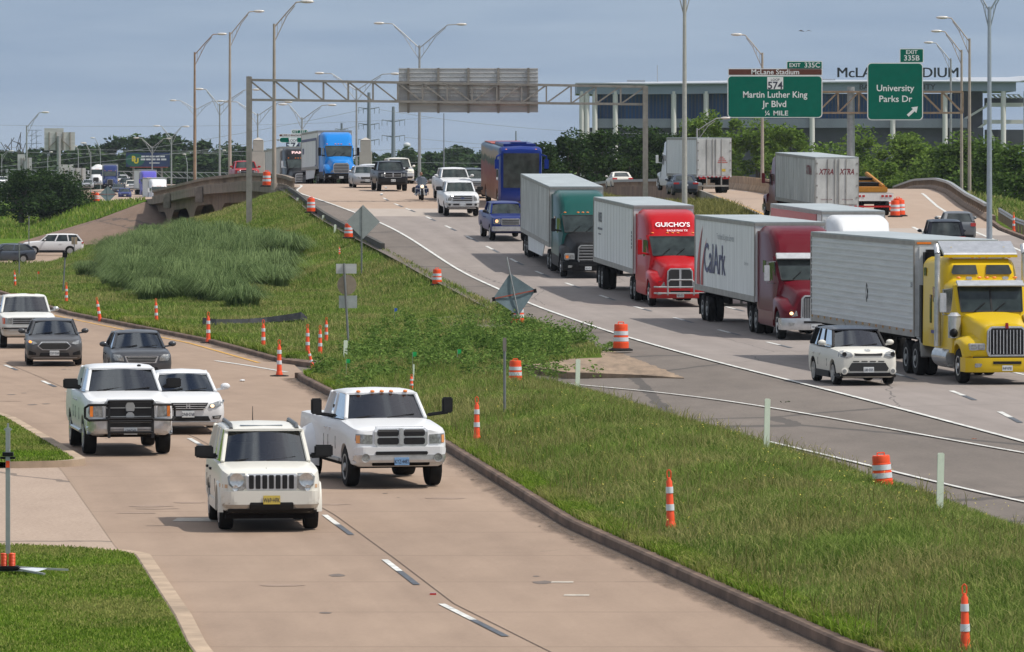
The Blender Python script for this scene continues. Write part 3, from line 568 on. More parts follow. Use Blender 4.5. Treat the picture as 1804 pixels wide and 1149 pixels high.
# ------------------------------------------------------------------ vehicles
CLR = clear_glass('clear windscreen glass'); CLRS = clear_glass('tinted side glass', (.16,.18,.18)); CABIN = mat('cabin lining', (.035,.034,.033), .85, var=.3); SEAT = mat('seat fabric', (.10,.098,.095), .9, var=.2)
def grade(prof, d): return math.atan((prof(d+4)-prof(d-4))/8)
def place(o, px, py, k, prof=zm, flip=False, d=None, x=None):
    """stand a vehicle on its road: px, py is where the middle of its front axle meets the ground; k is its sideways drift per metre going away"""
    if d is None: d = solve(py, prof)
    if x is None: x = (px-CX)*d/F
    a = math.atan(k); g = grade(prof, d)
    o.location = (x, d, prof(d)+.012); o.rotation_mode = 'XYZ'
    o.rotation_euler = (-g if flip else g, 0, a+(math.pi if flip else 0)); return o
def wheel(parent, x, y, r, w, near=True, rim=RIM, spokes=5, name='wheel', rr=.62):
    s = 1 if x > 0 else -1; mb = MB(); h = w/2
    mb.lathe([(r*rr*.9,-h*.9),(r*.93,-h),(r*.985,-h*.78),(r,-h*.4),(r,h*.4),(r*.985,h*.78),(r*.93,h),(r*rr*.9,h*.9)], (x, y, r), 'x', 22 if near else 14)
    o = mb.build(name, RUB, parent, smooth=35)
    mb = MB(); q = r*rr; xo = x+s*(h-.01)
    mb.lathe([(q, s*-.05), (q*1.02, s*.012), (q*.9, s*.01), (q*.86, s*-.04), (.01, s*-.045)], (xo, y, r), 'x', 20, 1 if spokes else 0)
    if spokes:
        mb.lathe([(q*1.03, s*.002), (q*1.03, s*.016), (q*.88, s*.014), (q*.88, s*.0)], (xo, y, r), 'x', 20, 0)
        for i in range(spokes):
            t = 2*math.pi*i/spokes+.3; c, sn = math.cos(t), math.sin(t)
            mb.beam((xo+s*.004, y, r), (xo+s*.006, y+q*.92*c, r+q*.92*sn), .025, q*.30, 0, up=(0,-sn,c), h1=q*.2)
        mb.cyl((xo-s*.02, y, r), (xo+s*.016, y, r), q*.22, n=10, m=0)
    else: mb.cyl((xo-s*.06, y, r), (xo+s*.03, y, r), q*.38, q*.3, n=12, m=0)
    mb.build('rim', [rim, DARK], o, smooth=35); return o
def plate(parent, y, z, txt, m=PLT, w=.31, x=0, blue=False):
    mb = MB(); mb.box(x-w/2, x+w/2, y-.012, y, z-.08, z+.08); p = mb.build('licence_plate', m, parent, bevel=.004)
    mb = MB(); lettering(mb, txt, .115, (x, y-.015, z-.008), bold=.012, sx=.62); mb.build('lettering', INK, p, fix=False); return p
def car(S):
    L, W, H = S['L'], S['W'], S['H']; hw = W/2; fo = S.get('fo', .92); ro = S.get('ro', 1.0); zb_ = S.get('zb', .24); wr = S.get('wr', .34); ww = S.get('ww', .23)
    h0, h1, belt = S['h0'], S['h1'], S['belt']; wsb, wst, rft, rrb = S['wsb'], S['wst'], S['rft'], S['rrb']; dz = S.get('rear', belt); rw = S.get('rw', hw*.8)
    P = S['paint']; near = S.get('near', True); pick = S.get('pickup'); Y = lambda y: y-fo
    root = empty(S['name'], S['label'], S['cat'], group=S.get('group'))
    low = S.get('low')   # colour of the lower cladding
    ins = S.get('inset', .07); nz = S.get('nose', .18); fl = S.get('flare', 0)
    def ring(y, z0, zt, w, crown=.03, ib=None):
        i = ins if ib is None else ib
        half = [(0, z0), (w-.16, z0), (w-.05, z0+.05), (w-.012, z0+.18), (w, z0+(zt-z0)*.5), (w-.008, z0+(zt-z0)*.70), (w-.022, zt-.10), (w-i*.7, zt-.025), (w-i-.12, zt+crown*.45), (w*.45, zt+crown*.85), (0, zt+crown)]
        return [(x, Y(y), z) for x, z in half]+[(-x, Y(y), z) for x, z in half[-2:0:-1]]
    st = [ring(0, zb_+.14, h0-nz, hw*.80, .0), ring(.03, zb_+.06, h0-nz*.72, hw*.87, .01), ring(.11, zb_+.01, h0-nz*.32, hw*.94, .02), ring(.26, zb_, h0, hw*.985, .03)]
    for t in (.35, .7): st.append(ring(.26+(wsb-.26)*t, zb_, h0+(h1-h0)*t, hw, .045))
    st += [ring(wsb, zb_, h1, hw, .03), ring(wsb+.25, zb_, (h1+belt)/2, hw, .01)]
    mid = (wst+rft)/2; st += [ring(mid, zb_, belt, hw, .0), ring(rrb-.05, zb_, max(belt, dz) if not pick else belt, hw, .0)]
    if pick: st += [ring(rrb+.02, zb_, dz, hw, 0, .05), ring(L-.06, zb_+.05, dz, hw*.99, 0, .05), ring(L, zb_+.12, dz-.03, hw*.97, 0, .05)]
    else: st += [ring(min(rrb+.05, L-.22), zb_, dz, hw*.99, .02), ring(L-.12, zb_+.03, dz-.02, hw*.96, .02), ring(L-.02, zb_+.08, dz-.12, hw*.9, .01), ring(L, zb_+.16, dz-.2, hw*.85, 0)]
    b = MB(); b.loft(st); ct = MB()
    for y in (fo, L-ro):
        for s in (-1, 1): ct.cyl((s*(hw-ww-.12), Y(y), wr*1.02), (s*(hw+.3), Y(y), wr*1.02), wr+.07, n=22)
    body = b.build('body', P, root, smooth=38, cut=ct)
    mb = MB(); mb.box(-hw+.1, hw-.1, Y(.3), Y(L-.3), wr*(1.0 if pick else .6), zb_+.12); mb.box(-hw+.06, hw-.06, Y(fo-wr-.02), Y(fo+wr), zb_+.05, zb_+.5); mb.box(-hw+.06, hw-.06, Y(L-ro-wr), Y(L-ro+wr), zb_+.05, zb_+.5); mb.build('underbody', DARK, root)
    # cabin
    wb_, tu = hw-ins-.03, S.get('tumble', .16); wt = wb_-tu; fw = .95
    Ab, At = (wb_*fw, Y(wsb), h1+.0), (wt*.96, Y(wst), H-.055); Ct, Cb = (wt*S.get('rtw', .96), Y(rft), H-.055+S.get('rdrop', 0)), (rw if pick else wb_*.95, Y(rrb), max(belt, min(dz, belt+.2))-.01)
    mx = lambda p: (-p[0], p[1], p[2])
    def pt(a, b_, t): return tuple(a[i]+(b_[i]-a[i])*t for i in range(3))
    n = 7
    def pane(a, b2, sgn, u0=.03, u1=.97, bul=.07):
        g = []
        for v in (0.02, .35, .7, 1.0):
            l, r = pt(mx(a), mx(b2), v), pt(a, b2, v); g.append([(l[0]+(r[0]-l[0])*(u0+(u1-u0)*i/n), l[1]+sgn*(bul*(1-(2*i/n-1)**2)), l[2]+.012*(1-(2*i/n-1)**2)) for i in range(n+1)])
        return g
    mb = MB(); mb.patch(pane(Ab, At, -1)); mb.build('windscreen', CLR if near else GLT, root, smooth=60, fix=False)
    mb = MB(); mb.patch(pane(Cb, Ct, 1, bul=.04)); mb.build('rear_window', GLS, root, smooth=60, fix=False)
    if near:   # dark cabin with two front seats, a rear bench and a steering wheel behind clear glass
        yb0, yb1, zf = wsb+.12, rrb-.15, max(h1, belt)+.035
        mb = MB(); mb.add([(-wb_+.02, Y(yb0), zf), (wb_-.02, Y(yb0), zf), (wb_-.02, Y(yb1), zf), (-wb_+.02, Y(yb1), zf), (-wb_+.02, Y(yb0), zf-.05), (wb_-.02, Y(yb0), zf-.05), (wb_-.02, Y(yb1), zf-.05), (-wb_+.02, Y(yb1), zf-.05)], [(0,1,2,3),(4,5,6,7),(0,1,5,4),(2,3,7,6)]); mb.box(-wb_+.06, wb_-.06, Y(rrb-.7 if pick else rrb-.9), Y(rrb-.6 if pick else rrb-.8), zf, zf+.22)
        mb.build('cabin', CABIN, root); sy = Y(wsb+1.0)
        for s in (-1, 1):
            mb = MB(); mb.box(s*.37-.24, s*.37+.24, sy, sy+.14, zf-.02, zf+.27); mb.box(s*.37-.12, s*.37+.12, sy+.02, sy+.12, zf+.29, zf+.45); mb.build('seat', SEAT, root, bevel=.035)
        mb = MB(); mb.lathe([(.17,-.012),(.185,0),(.17,.012),(.155,0)], (.37, sy-.42, zf+.03), 'y', 18); mb.build('steering_wheel', BLK, root, smooth=60)
    mids = []
    for s in (-1, 1):
        f = (lambda p: p) if s > 0 else mx; mb = MB(); g = []
        for v in (0, .5, 1): g.append([f(pt(pt(Ab, Cb, t), pt(At, Ct, t), v)) for t in (0, .25, .5, .75, 1)])
        for r_ in g:
            for i in (1,2,3): r_[i] = (r_[i][0]+s*.035*(1 if i == 2 else .75), r_[i][1], r_[i][2])
        mb.patch(g); mb.build('side_window', CLRS if near else GLS, root, smooth=60, fix=False)
    pil = MB(); pm = S.get('pillar', P)
    for s in (-1, 1):
        f = (lambda p: p) if s > 0 else mx
        pil.beam(f(Ab), f(At), .075, .09, up=(0,-1,1)); pil.beam(f(Cb), f(Ct), S.get('cw', .16), .10, up=(0,1,.3))
        for t in S.get('bp', (.5,)):
            p0, p1 = f(pt(Ab, Cb, t)), f(pt(At, Ct, t)); o_ = s*.03; pil.beam((p0[0]+o_, p0[1], p0[2]), (p1[0]+o_, p1[1], p1[2]), .05, .10, up=(0,1,0))
    pil.build('window_pillars', pm, root, bevel=.015)
    # roof
    rp = MB(); rings = []
    for i, (t, dzz) in enumerate(((-.05, -.03), (.02, .0), (.15, .035), (.5, .055), (.85, .035), (.97, 0), (1.03, -.04))):
        y = At[1]+(Ct[1]-At[1])*t; z = At[2]+(Ct[2]-At[2])*t; w = (At[0]+(Ct[0]-At[0])*min(1, max(0, t)))+.035
        half = [(0, z-.02), (w-.02, z-.02), (w, z+.005), (w-.03, z+.03+dzz*.5), (w*.7, z+.045+dzz*.8), (0, z+.055+dzz)]
        rings.append([(x, y, q) for x, q in half]+[(-x, y, q) for x, q in half[-2:0:-1]])
    rp.loft(rings); rp.build('roof', S.get('roofm', P), root, smooth=50)
    # wheels
    for y in (fo, L-ro):
        for s in (-1, 1):
            dual = S.get('dually') and y != fo
            wheel(root, s*(hw-ww/2-.015+(.16 if dual else 0)), Y(y), wr, ww*(1.6 if dual else 1), near, S.get('rim', RIM), S.get('spokes', 5), rr=S.get('rimr', .64))
    if S.get('dually'):
        for s in (-1, 1):
            mb = MB(); y = Y(L-ro); n2 = 10; rg = []
            for i in range(n2+1):
                t = math.pi*(1.12*i/n2-.06); r0 = wr+.10; c, sn = math.cos(t), math.sin(t)
                rg.append([(s*(hw-.06), y-c*(r0+.02), wr+sn*r0), (s*(hw+.19), y-c*r0, wr+sn*r0), (s*(hw+.22), y-c*(r0+.05), wr+sn*(r0+.05)), (s*(hw+.17), y-c*(r0+.16), wr+sn*(r0+.13)), (s*(hw-.06), y-c*(r0+.22), wr+sn*(r0+.26))])
            mb.loft(rg); mb.build('wheel_flare', P, root, smooth=45)
    # mirrors
    if S.get('mirror', 1):
        mc = S.get('mirrorm', P); tw = S.get('tow')
        for s in (-1, 1):
            mb = MB(); x = s*(hw+.12); y, z = Y(wsb+.42), h1+.10
            if tw == 1:
                mb.beam((s*(hw-.05), y, z-.04), (s*(hw+.42), y-.02, z+.02), .10, .07); mb.box(min(s*(hw+.28), s*(hw+.50)), max(s*(hw+.28), s*(hw+.50)), y-.07, y+.05, z-.0, z+.33)
            elif tw == 2:
                mb.beam((s*(hw-.06), y, z), (s*(hw+.30), y, z+.02), .12, .10); mb.box(min(s*(hw+.02), s*(hw+.36)), max(s*(hw+.02), s*(hw+.36)), y-.09, y+.05, z-.02, z+.20)
            else:
                mb.beam((s*(hw-.1), y, z-.05), (s*(hw+.1), y-.01, z-.02), .07, .05); mb.ball((x, y, z+.03), (.125, .075, .085), 6)
            mb.build('mirror', mc, root, bevel=.025 if tw else 0, smooth=50)
    # helpers for the face: y of the front surface at (x, z)
    def yf(x, z):
        a = abs(x)/hw; yl = np.interp(a, [0, .80, .87, .94, .985, 1], [0, .0, .03, .11, .26, .5]); yz = np.interp(z, [h0-nz, h0-nz*.72, h0-nz*.32, h0, h0+.2], [0, .03, .11, .26, 1.0])
        yb = np.interp(z, [zb_, zb_+.01, zb_+.06, zb_+.14], [.26, .11, .03, 0]); return Y(max(yl, yz, yb))
    bvh = BVHTree.FromPolygons([v.co for v in body.data.vertices], [p.vertices for p in body.data.polygons])
    def ys(x, z):
        h = bvh.ray_cast(Vector((x, -20, z)), Vector((0, 1, 0)))[0]; e = yf(x, z)
        return h.y if h is not None and abs(h.y-e) < .45 else e
    gs = .055 if near else .16
    def feat(name, polys, m, proud=.012, both=False, parent=root, depth=.10):
        """panels laid on the face of the body: cut fine, pushed onto the bodywork, given a rim"""
        out = []
        for s in ((1, -1) if both else (1,)):
            for poly in polys:
                b2 = bmesh.new(); b2.faces.new([b2.verts.new((x*s, 0, z)) for x, z in poly]); xs_ = [p[0]*s for p in poly]; zs_ = [p[1] for p in poly]
                for lo, hi, no in ((min(xs_), max(xs_), (1,0,0)), (min(zs_), max(zs_), (0,0,1))):
                    n2 = int((hi-lo)/gs)
                    for i in range(1, n2+1):
                        q = lo+(hi-lo)*i/(n2+1); bmesh.ops.bisect_plane(b2, geom=b2.verts[:]+b2.edges[:]+b2.faces[:], plane_co=(q*no[0],0,q*no[2]), plane_no=no)
                for v in b2.verts: v.co.y = ys(v.co.x, v.co.z)-proud
                ed = [e for e in b2.edges if len(e.link_faces) == 1]; r_ = bmesh.ops.extrude_edge_only(b2, edges=ed)
                for g_ in r_['geom']:
                    if isinstance(g_, bmesh.types.BMVert): g_.co.y += depth
                bmesh.ops.recalc_face_normals(b2, faces=b2.faces); me = bpy.data.meshes.new(name); b2.to_mesh(me); b2.free(); me.materials.append(m)
                o = bpy.data.objects.new(name, me); COL.objects.link(o); o.parent = parent; out.append(o)
        return out
    S['face'](root, feat, yf, Y) if 'face' in S else None
    if S.get('cladding'):
        mb = MB()
        for s in (-1, 1): mb.box(min(s*(hw-.1), s*(hw+.012)), max(s*(hw-.1), s*(hw+.012)), Y(fo+wr+.08), Y(L-ro-wr-.08), zb_-.02, zb_+.17)
        mb.build('sill_cladding', S['cladding'], root, bevel=.01)
    # door seams and handles
    mb = MB()
    for s in (-1, 1) if near else ():
        for y in S.get('seams', (wsb+.35, (wsb+rrb)/2+.1, rrb-.5)): mb.box(min(s*(hw-.03), s*(hw+.004)), max(s*(hw-.03), s*(hw-.001)), Y(y), Y(y)+.014, zb_+.3, zb_+(belt-zb_)*.62)
    if mb.v: mb.build('door_seams', BLK, root)
    mb = MB()
    for s in (-1, 1):
        for y in ((wsb+rrb)/2-.12, rrb-.75): mb.box(min(s*(hw-.02), s*(hw+.025)), max(s*(hw-.02), s*(hw+.025)), Y(y), Y(y)+.2, belt-.22, belt-.18)
    mb.build('door_handles', S.get('handlem', P), root)
    if near:
        mb = MB()
        for x0, x1 in ((-.62, -.05), (.02, .6)):
            mb.beam((x0*hw, Y(wsb)-.05, h1+.035), (x1*hw, Y(wsb)-.01+.06, h1+.1), .025, .02)
        mb.build('wipers', BLK, root)
    return root
def rect(x0, x1, z0, z1, c=0):
    if not c: return [(x0,z0),(x1,z0),(x1,z1),(x0,z1)]
    return [(x0+c,z0),(x1-c,z0),(x1,z0+c),(x1,z1-c),(x1-c,z1),(x0+c,z1),(x0,z1-c),(x0,z0+c)]
def mirror_poly(p): return [(-x, z) for x, z in reversed(p)]
def oval(cx, cz, rx, rz, n=14): return [(cx+rx*math.cos(6.2832*i/n), cz+rz*math.sin(6.2832*i/n)) for i in range(n)]
WHITE = paint('white paint', (.66,.67,.68), dirt=.4); CREAM = paint('cream white paint', (.66,.645,.585), dirt=.3); OLDW = paint('aged white paint', (.63,.63,.60), rough=.45, dirt=.45)
GUN = paint('gunmetal paint', (.085,.087,.092), .5, .34, .5); DGR = paint('dark grey paint', (.075,.08,.09), .5, .32); NAVY = paint('black blue paint', (.012,.014,.022)); BLUE = paint('royal blue paint', (.008,.022,.15), .2)
SILV = paint('silver paint', (.40,.41,.43), .6, .35); PEARL = paint('pearl paint', (.68,.66,.6)); REDP = paint('red paint', (.35,.015,.02)); GREYB = paint('grey blue paint', (.06,.075,.1), .4)
LB = mat('lamp bowl', (.55,.56,.56), .15, .7, var=.2, scale=20)

# --- the white boxy off-roader in front
def face_jeep(r, feat, yf, Y):
    feat('grille', [rect(-.46,.46,.76,1.06,.02)], mat('silver trim', (.5,.51,.52), .3, .6), .014)
    g = [rect(-.42+i*.122+.008, -.42+i*.122+.098, .785, 1.035, .012) for i in range(7)]; feat('grille_slot', g, BLK, .02)
    for o in feat('headlight', [[(.47,.80),(.52,.76),(.66,.76),(.78,.86),(.80,1.0),(.74,1.07),(.48,1.07)]], HLP, .016, True):
        s = 1 if o.data.vertices[0].co.x > 0 else -1; mb = MB(); mb.lathe([(.118,-.01),(.13,-.014),(.11,.0),(.0,.03)], (s*.635, yf(.635,.92)-.016, .945), 'y', 18); mb.lathe([(.05,-.01),(.055,-.014),(.04,.0)], (s*.66, yf(.66,.8)-.018, .80), 'y', 12); mb.build('lamp', LB, o, smooth=40)
    feat('indicator', [rect(.80,.92,.80,.865)], mat('clear amber lens', (.55,.36,.22), .2, var=.1), .01, True)
    feat('bumper', [rect(-.90,.90,.50,.745,.05)], CREAM, .055); feat('bumper_trim', [rect(-.88,-.42,.43,.53,.03), rect(.42,.88,.43,.53,.03)], mat('tan bumper trim', (.34,.29,.23), .6), .05)
    feat('air_intake', [rect(-.40,.40,.41,.54,.02)], BLK, .06); feat('chin', [rect(-.82,.82,.32,.42,.04)], BLK, .04)
    plate(r, Y(-.065), .585, 'W69·HFK', PLY)
    mb = MB(); lettering(mb, 'Jeep', .11, (0, yf(0,1.12)-.012, 1.115), bold=.02); mb.build('badge', STL, r, fix=False)
    for s in (-1, 1):
        mb = MB(); n = 9; R0 = .43; y0, z0 = 0, .38; rg = []
        for i in range(n+1):
            t = math.pi*(-.02+1.04*i/n); c, sn = math.cos(t), min(1, math.sin(t)*1.12)
            rg.append([(s*.86, y0-c*R0, z0+sn*R0), (s*.945, y0-c*R0, z0+sn*R0), (s*.955, y0-c*(R0+.07), z0+sn*(R0+.06)), (s*.86, y0-c*(R0+.1), z0+sn*(R0+.11))])
        mb.loft(rg); mb.build('wheel_flare', CREAM, r, smooth=45)
        mb = MB(); xr = s*.61; mb.tube([(xr, Y(1.78), 1.80), (xr, Y(1.95), 1.87), (xr, Y(3.7), 1.885), (xr, Y(3.9), 1.80)], .035); mb.build('roof_rack_rail', mat('graphite rail', (.09,.095,.1), .45), r, smooth=40)
    mb = MB(); mb.box(-.42, .36, Y(2.0), Y(2.75), 1.842, 1.852); mb.build('sunroof', mat('sunroof glass', (.2,.24,.28), .15, var=.1), r)
    mb = MB(); mb.cyl((-.05, Y(3.95), 1.8), (-.05, Y(3.98), 2.12), .012, .005, 6); mb.build('antenna', BLK, r)
place(car(dict(name='off_road_suv', label='cream white boxy off-roader with seven slot grille, yellow plate and roof rails', cat='car', L=4.49, W=1.84, H=1.83, fo=.84, ro=.95, zb=.34, wr=.37, ww=.25, h0=1.13, h1=1.19, belt=1.21, rear=1.22, wsb=1.42, wst=1.86, rft=4.1, rrb=4.42, tumble=.12, nose=.10, inset=.05, paint=CREAM, mirrorm=BLK, pillar=CREAM, face=face_jeep, bp=(.36,.68), cladding=CREAM, handlem=BLK, rear_=0, mirror=1, tow=2)), 472, 933, .12, zb)
# --- the white dual rear wheel pickup with towing mirrors
def face_ram(r, feat, yf, Y):
    feat('grille_surround', [rect(-.56,.56,.86,1.27,.06)], CHR, .03)
    feat('grille', [rect(-.50,-.05,.91,1.05,.03), rect(.05,.50,.91,1.05,.03), rect(-.50,-.05,1.08,1.22,.03), rect(.05,.50,1.08,1.22,.03)], BLK, .036)
    mb = MB(); mb.box(-.05,.05,Y(-.06),Y(.05),.9,1.24); mb.build('grille_bar', CHR, r, bevel=.015)
    feat('headlight', [[(.60,.92),(.90,.93),(.945,1.0),(.93,1.13),(.60,1.11)]], HLP, .012, True); feat('indicator', [rect(.86,.93,.94,1.10)], mat('amber corner lens', (.7,.3,.1), .2), .018, True)
    feat('bumper', [rect(-.97,.97,.54,.70,.03)], CHR, .09, depth=.2); feat('bumper_cap', [rect(-.97,.97,.70,.86,.04)], WHITE, .08, depth=.2)
    feat('air_intake', [rect(-.55,.55,.70,.77,.02)], BLK, .1); feat('chin', [rect(-.6,.6,.47,.55,.02)], DARK, .05)
    for s in (-1, 1):
        mb = MB(); mb.lathe([(.085,-.01),(.09,-.02),(.06,0),(0,.01)], (s*.76, yf(.76,.63)-.1, .64), 'y', 14); mb.build('fog_lamp', HLP, r, smooth=40)
        mb = MB(); mb.box(min(s*.8,s*1.02), max(s*.8,s*1.02), Y(1.55), Y(4.6), .5, .56); mb.build('running_board', STL, r, bevel=.01)
    plate(r, Y(-.1), .565, 'KYZ·4482', mat('blue plate', (.16,.3,.5), .5, var=.1))
    for i, x in enumerate((-.5, -.2, 0, .2, .5)):
        mb = MB(); mb.ball((x, Y(2.05), 1.925), (.05, .05, .03), 6); mb.build('roof_lamp', AMB, r, smooth=60)
place(car(dict(name='pickup_truck', label='white dual rear wheel pickup with wide black towing mirrors beside the grassy kerb', cat='pickup truck', L=6.2, W=2.02, H=1.93, fo=.98, ro=1.35, zb=.44, wr=.41, ww=.26, h0=1.25, h1=1.36, belt=1.34, rear=1.36, wsb=1.62, wst=2.12, rft=3.55, rrb=3.78, rw=.85, tumble=.14, nose=.05, inset=.09, pickup=1, dually=1, tow=1, paint=WHITE, mirrorm=BLK, face=face_ram, bp=(.55,), spokes=0, rim=STL)), 690, 857, .22, zb)
# --- the white pickup with a black grille guard
def face_guard(r, feat, yf, Y):
    feat('grille_surround', [[(-.62,.80),(.62,.80),(.60,1.20),(.52,1.30),(-.52,1.30),(-.60,1.20)]], CHR, .02); feat('grille', [[(-.56,.84),(.56,.84),(.55,1.18),(.49,1.27),(-.49,1.27),(-.55,1.18)]], BLK, .03)
    mb = MB(); mb.prism([(-.09,1.02),(.09,1.02),(.11,1.14),(.07,1.22),(-.07,1.22),(-.11,1.14)], Y(-.05), Y(.0)); mb.prism([(-.08,.83),(.08,.83),(.1,.93),(.05,1.0),(-.05,1.0),(-.1,.93)], Y(-.05), Y(0)); mb.build('badge', STL, r, bevel=.01)
    mb = MB()
    for z in (.90, 1.10): mb.beam((-.55, Y(-.03), z), (.55, Y(-.03), z), .02, .018)
    mb.build('grille_bar', STL, r)
    for o in feat('headlight', [[(.62,.88),(.90,.90),(.95,.98),(.93,1.17),(.64,1.15)]], HLP, .012, True):
        s = 1 if o.data.vertices[0].co.x > 0 else -1; mb = MB(); mb.box(min(s*.85,s*.92), max(s*.85,s*.92), yf(.88,1)-.03, yf(.88,1)+.04, .90, 1.14); mb.build('indicator', AMB, o)
    feat('bumper', [[(-.98,.50),(-.55,.46),(.55,.46),(.98,.50),(1.0,.80),(.7,.84),(-.7,.84),(-1.0,.80)]], CHR, .10, depth=.2); feat('air_intake', [rect(-.52,.52,.66,.76,.02)], BLK, .11); feat('chin', [rect(-.7,.7,.42,.48,.02)], DARK, .06)
    plate(r, Y(-.12), .57, '63PGX9'); g = MB(); yb = Y(-.22)
    for x in (-.50, .50): g.beam((x, yb, .42), (x, yb+.05, 1.28), .06, .05, up=(0,1,0))
    for z in (.80, .86, 1.26): g.tube([(-.5, yb+.02, z), (.5, yb+.02, z)], .03)
    for s in (-1, 1): g.tube([(s*.5, yb, 1.18), (s*.95, yb+.12, 1.17), (s*1.03, yb+.26, 1.10), (s*1.03, yb+.26, .88), (s*.95, yb+.12, .82), (s*.5, yb, .84)], .028)
    g.tube([(-.5, yb, .55), (.5, yb, .55)], .03); g.build('grille_guard', BLK, r, smooth=40)
    mb = MB(); mb.ball((.42, Y(2.3), 1.985), (.05,.08,.03), 5); mb.build('antenna', BLK, r)
    for s in (-1, 1): mb = MB(); mb.cyl((s*.98, Y(1.7), .5), (s*.98, Y(4.2), .5), .05); mb.build('running_board', CHR, r, smooth=40)
place(car(dict(name='pickup_truck', label='white crew cab pickup with black grille guard and chrome bumper beside the driveway', cat='pickup truck', L=5.9, W=2.02, H=1.97, fo=1.02, ro=1.25, zb=.46, wr=.42, ww=.29, h0=1.30, h1=1.40, belt=1.38, rear=1.38, wsb=1.62, wst=2.2, rft=3.85, rrb=4.1, rw=.85, tumble=.15, nose=.05, inset=.08, pickup=1, tow=2, paint=WHITE, mirrorm=BLK, face=face_guard, bp=(.52,), rim=CHR)), 222, 800, .16, zb)
# --- sedans
def face_sedan(kind, ptxt, P, pm=PLT):
    def f(r, feat, yf, Y):
        if kind == 'white':
            feat('grille', [[(-.46,.70),(-.36,.60),(.36,.60),(.46,.70),(.50,.78),(-.50,.78)]], BLK, .02); mb = MB()
            for z in (.64,.69,.745): mb.beam((-.45, Y(-.03), z), (.45, Y(-.03), z), .02, .018)
            mb.build('grille_bar', CHR, r); mb = MB(); lettering(mb, 'H', .16, (0, Y(-.05), .70), bold=.02); mb.build('badge', CHR, r, fix=False)
            for o in feat('headlight', [[(.50,.66),(.72,.66),(.90,.74),(.91,.84),(.76,.82),(.54,.75)]], HLP, .012, True): pass
            feat('headlight_lamp', [oval(.60,.70,.05,.04)], glow('lit headlamp', (1,.72,.45), 1.2), .022, True)
            feat('air_intake', [[(-.56,.33),(.56,.33),(.5,.45),(-.5,.45)]], BLK, .015); feat('fog_lamp', [[(.62,.38),(.80,.39),(.83,.47),(.60,.45)]], BLK, .015, True); feat('fog_lens', [[(.65,.40),(.78,.405),(.79,.45),(.65,.44)]], HLP, .024, True)
            feat('chin_trim', [rect(-.7,.7,.285,.305)], CHR, .03); plate(r, Y(-.045), .50, 'DNB·0768')
        elif kind == 'fusion':
            feat('grille_surround', [[(-.56,.66),(-.40,.53),(.40,.53),(.56,.66),(.42,.80),(-.42,.80)]], CHR, .014); feat('grille', [[(-.52,.66),(-.38,.55),(.38,.55),(.52,.66),(.40,.78),(-.40,.78)]], GRM, .022)
            feat('headlight', [[(.56,.74),(.70,.71),(.88,.77),(.90,.86),(.78,.84),(.62,.80)]], HLP, .012, True); feat('indicator', [oval(-.79,.80,.05,.035)], glow('amber indicator', (1,.28,.03), 1.5), .025)
            feat('air_intake', [[(-.50,.33),(.50,.33),(.46,.44),(-.46,.44)]], BLK, .015); feat('fog_pocket', [[(.60,.36),(.86,.37),(.84,.52),(.60,.44)]], BLK, .014, True); plate(r, Y(-.03), .43, 'CKF·0268')
            feat('chin_trim', [rect(-.75,.75,.26,.285)], SILV, .02)
        elif kind == 'small':
            feat('grille', [[(-.42,.60),(.42,.60),(.46,.76),(-.46,.76)]], BLK, .02); feat('grille_bar', [rect(-.44,.44,.67,.69)], CHR, .03); feat('headlight', [[(.50,.64),(.84,.68),(.88,.80),(.56,.76)]], HLP, .012, True); feat('air_intake', [rect(-.5,.5,.32,.44,.04)], BLK, .015); plate(r, Y(-.03), .5, 'GXD·1943')
        else:
            feat('grille_surround', [[(-.44,.58),(.44,.58),(.52,.80),(-.52,.80)]], CHR, .014); feat('grille', [[(-.40,.61),(.40,.61),(.47,.78),(-.47,.78)]], GRM, .022); mb = MB()
            for z in (.65,.70,.75): mb.beam((-.43, Y(-.03), z), (.43, Y(-.03), z), .015, .014)
            mb.build('grille_bar', STL, r); feat('headlight', [[(.54,.64),(.80,.66),(.88,.76),(.86,.85),(.66,.84),(.55,.76)]], HLP, .012, True); feat('air_intake', [rect(-.5,.5,.34,.46,.04)], BLK, .015)
        return
    return f
SED = dict(L=4.88, W=1.85, H=1.47, fo=.97, ro=1.08, zb=.2, wr=.335, ww=.225, h0=.86, h1=.98, belt=.99, rear=1.04, wsb=1.42, wst=2.18, rft=3.45, rrb=4.15, tumble=.17, nose=.12, inset=.08, bp=(.45,))
place(car(dict(SED, name='sedan', label='white sedan with chrome barred grille half hidden behind the guarded pickup', cat='car', paint=WHITE, face=face_sedan('white','',0), handlem=CHR)), 327, 763, .12, zb)
place(car(dict(SED, name='sedan', label='gunmetal sedan with a wide mesh grille and a lit orange indicator', cat='car', paint=GUN, face=face_sedan('fusion','',0), mirrorm=GUN)), 95, 644, .10, zb)
place(car(dict(SED, name='sedan', label='dark grey sedan with tinted windscreen directly behind the pickup with the grille guard', cat='car', L=5.04, W=1.88, H=1.48, h0=.92, paint=DGR, face=face_sedan('chrysler','',0))), 246, 672, .13, zb)
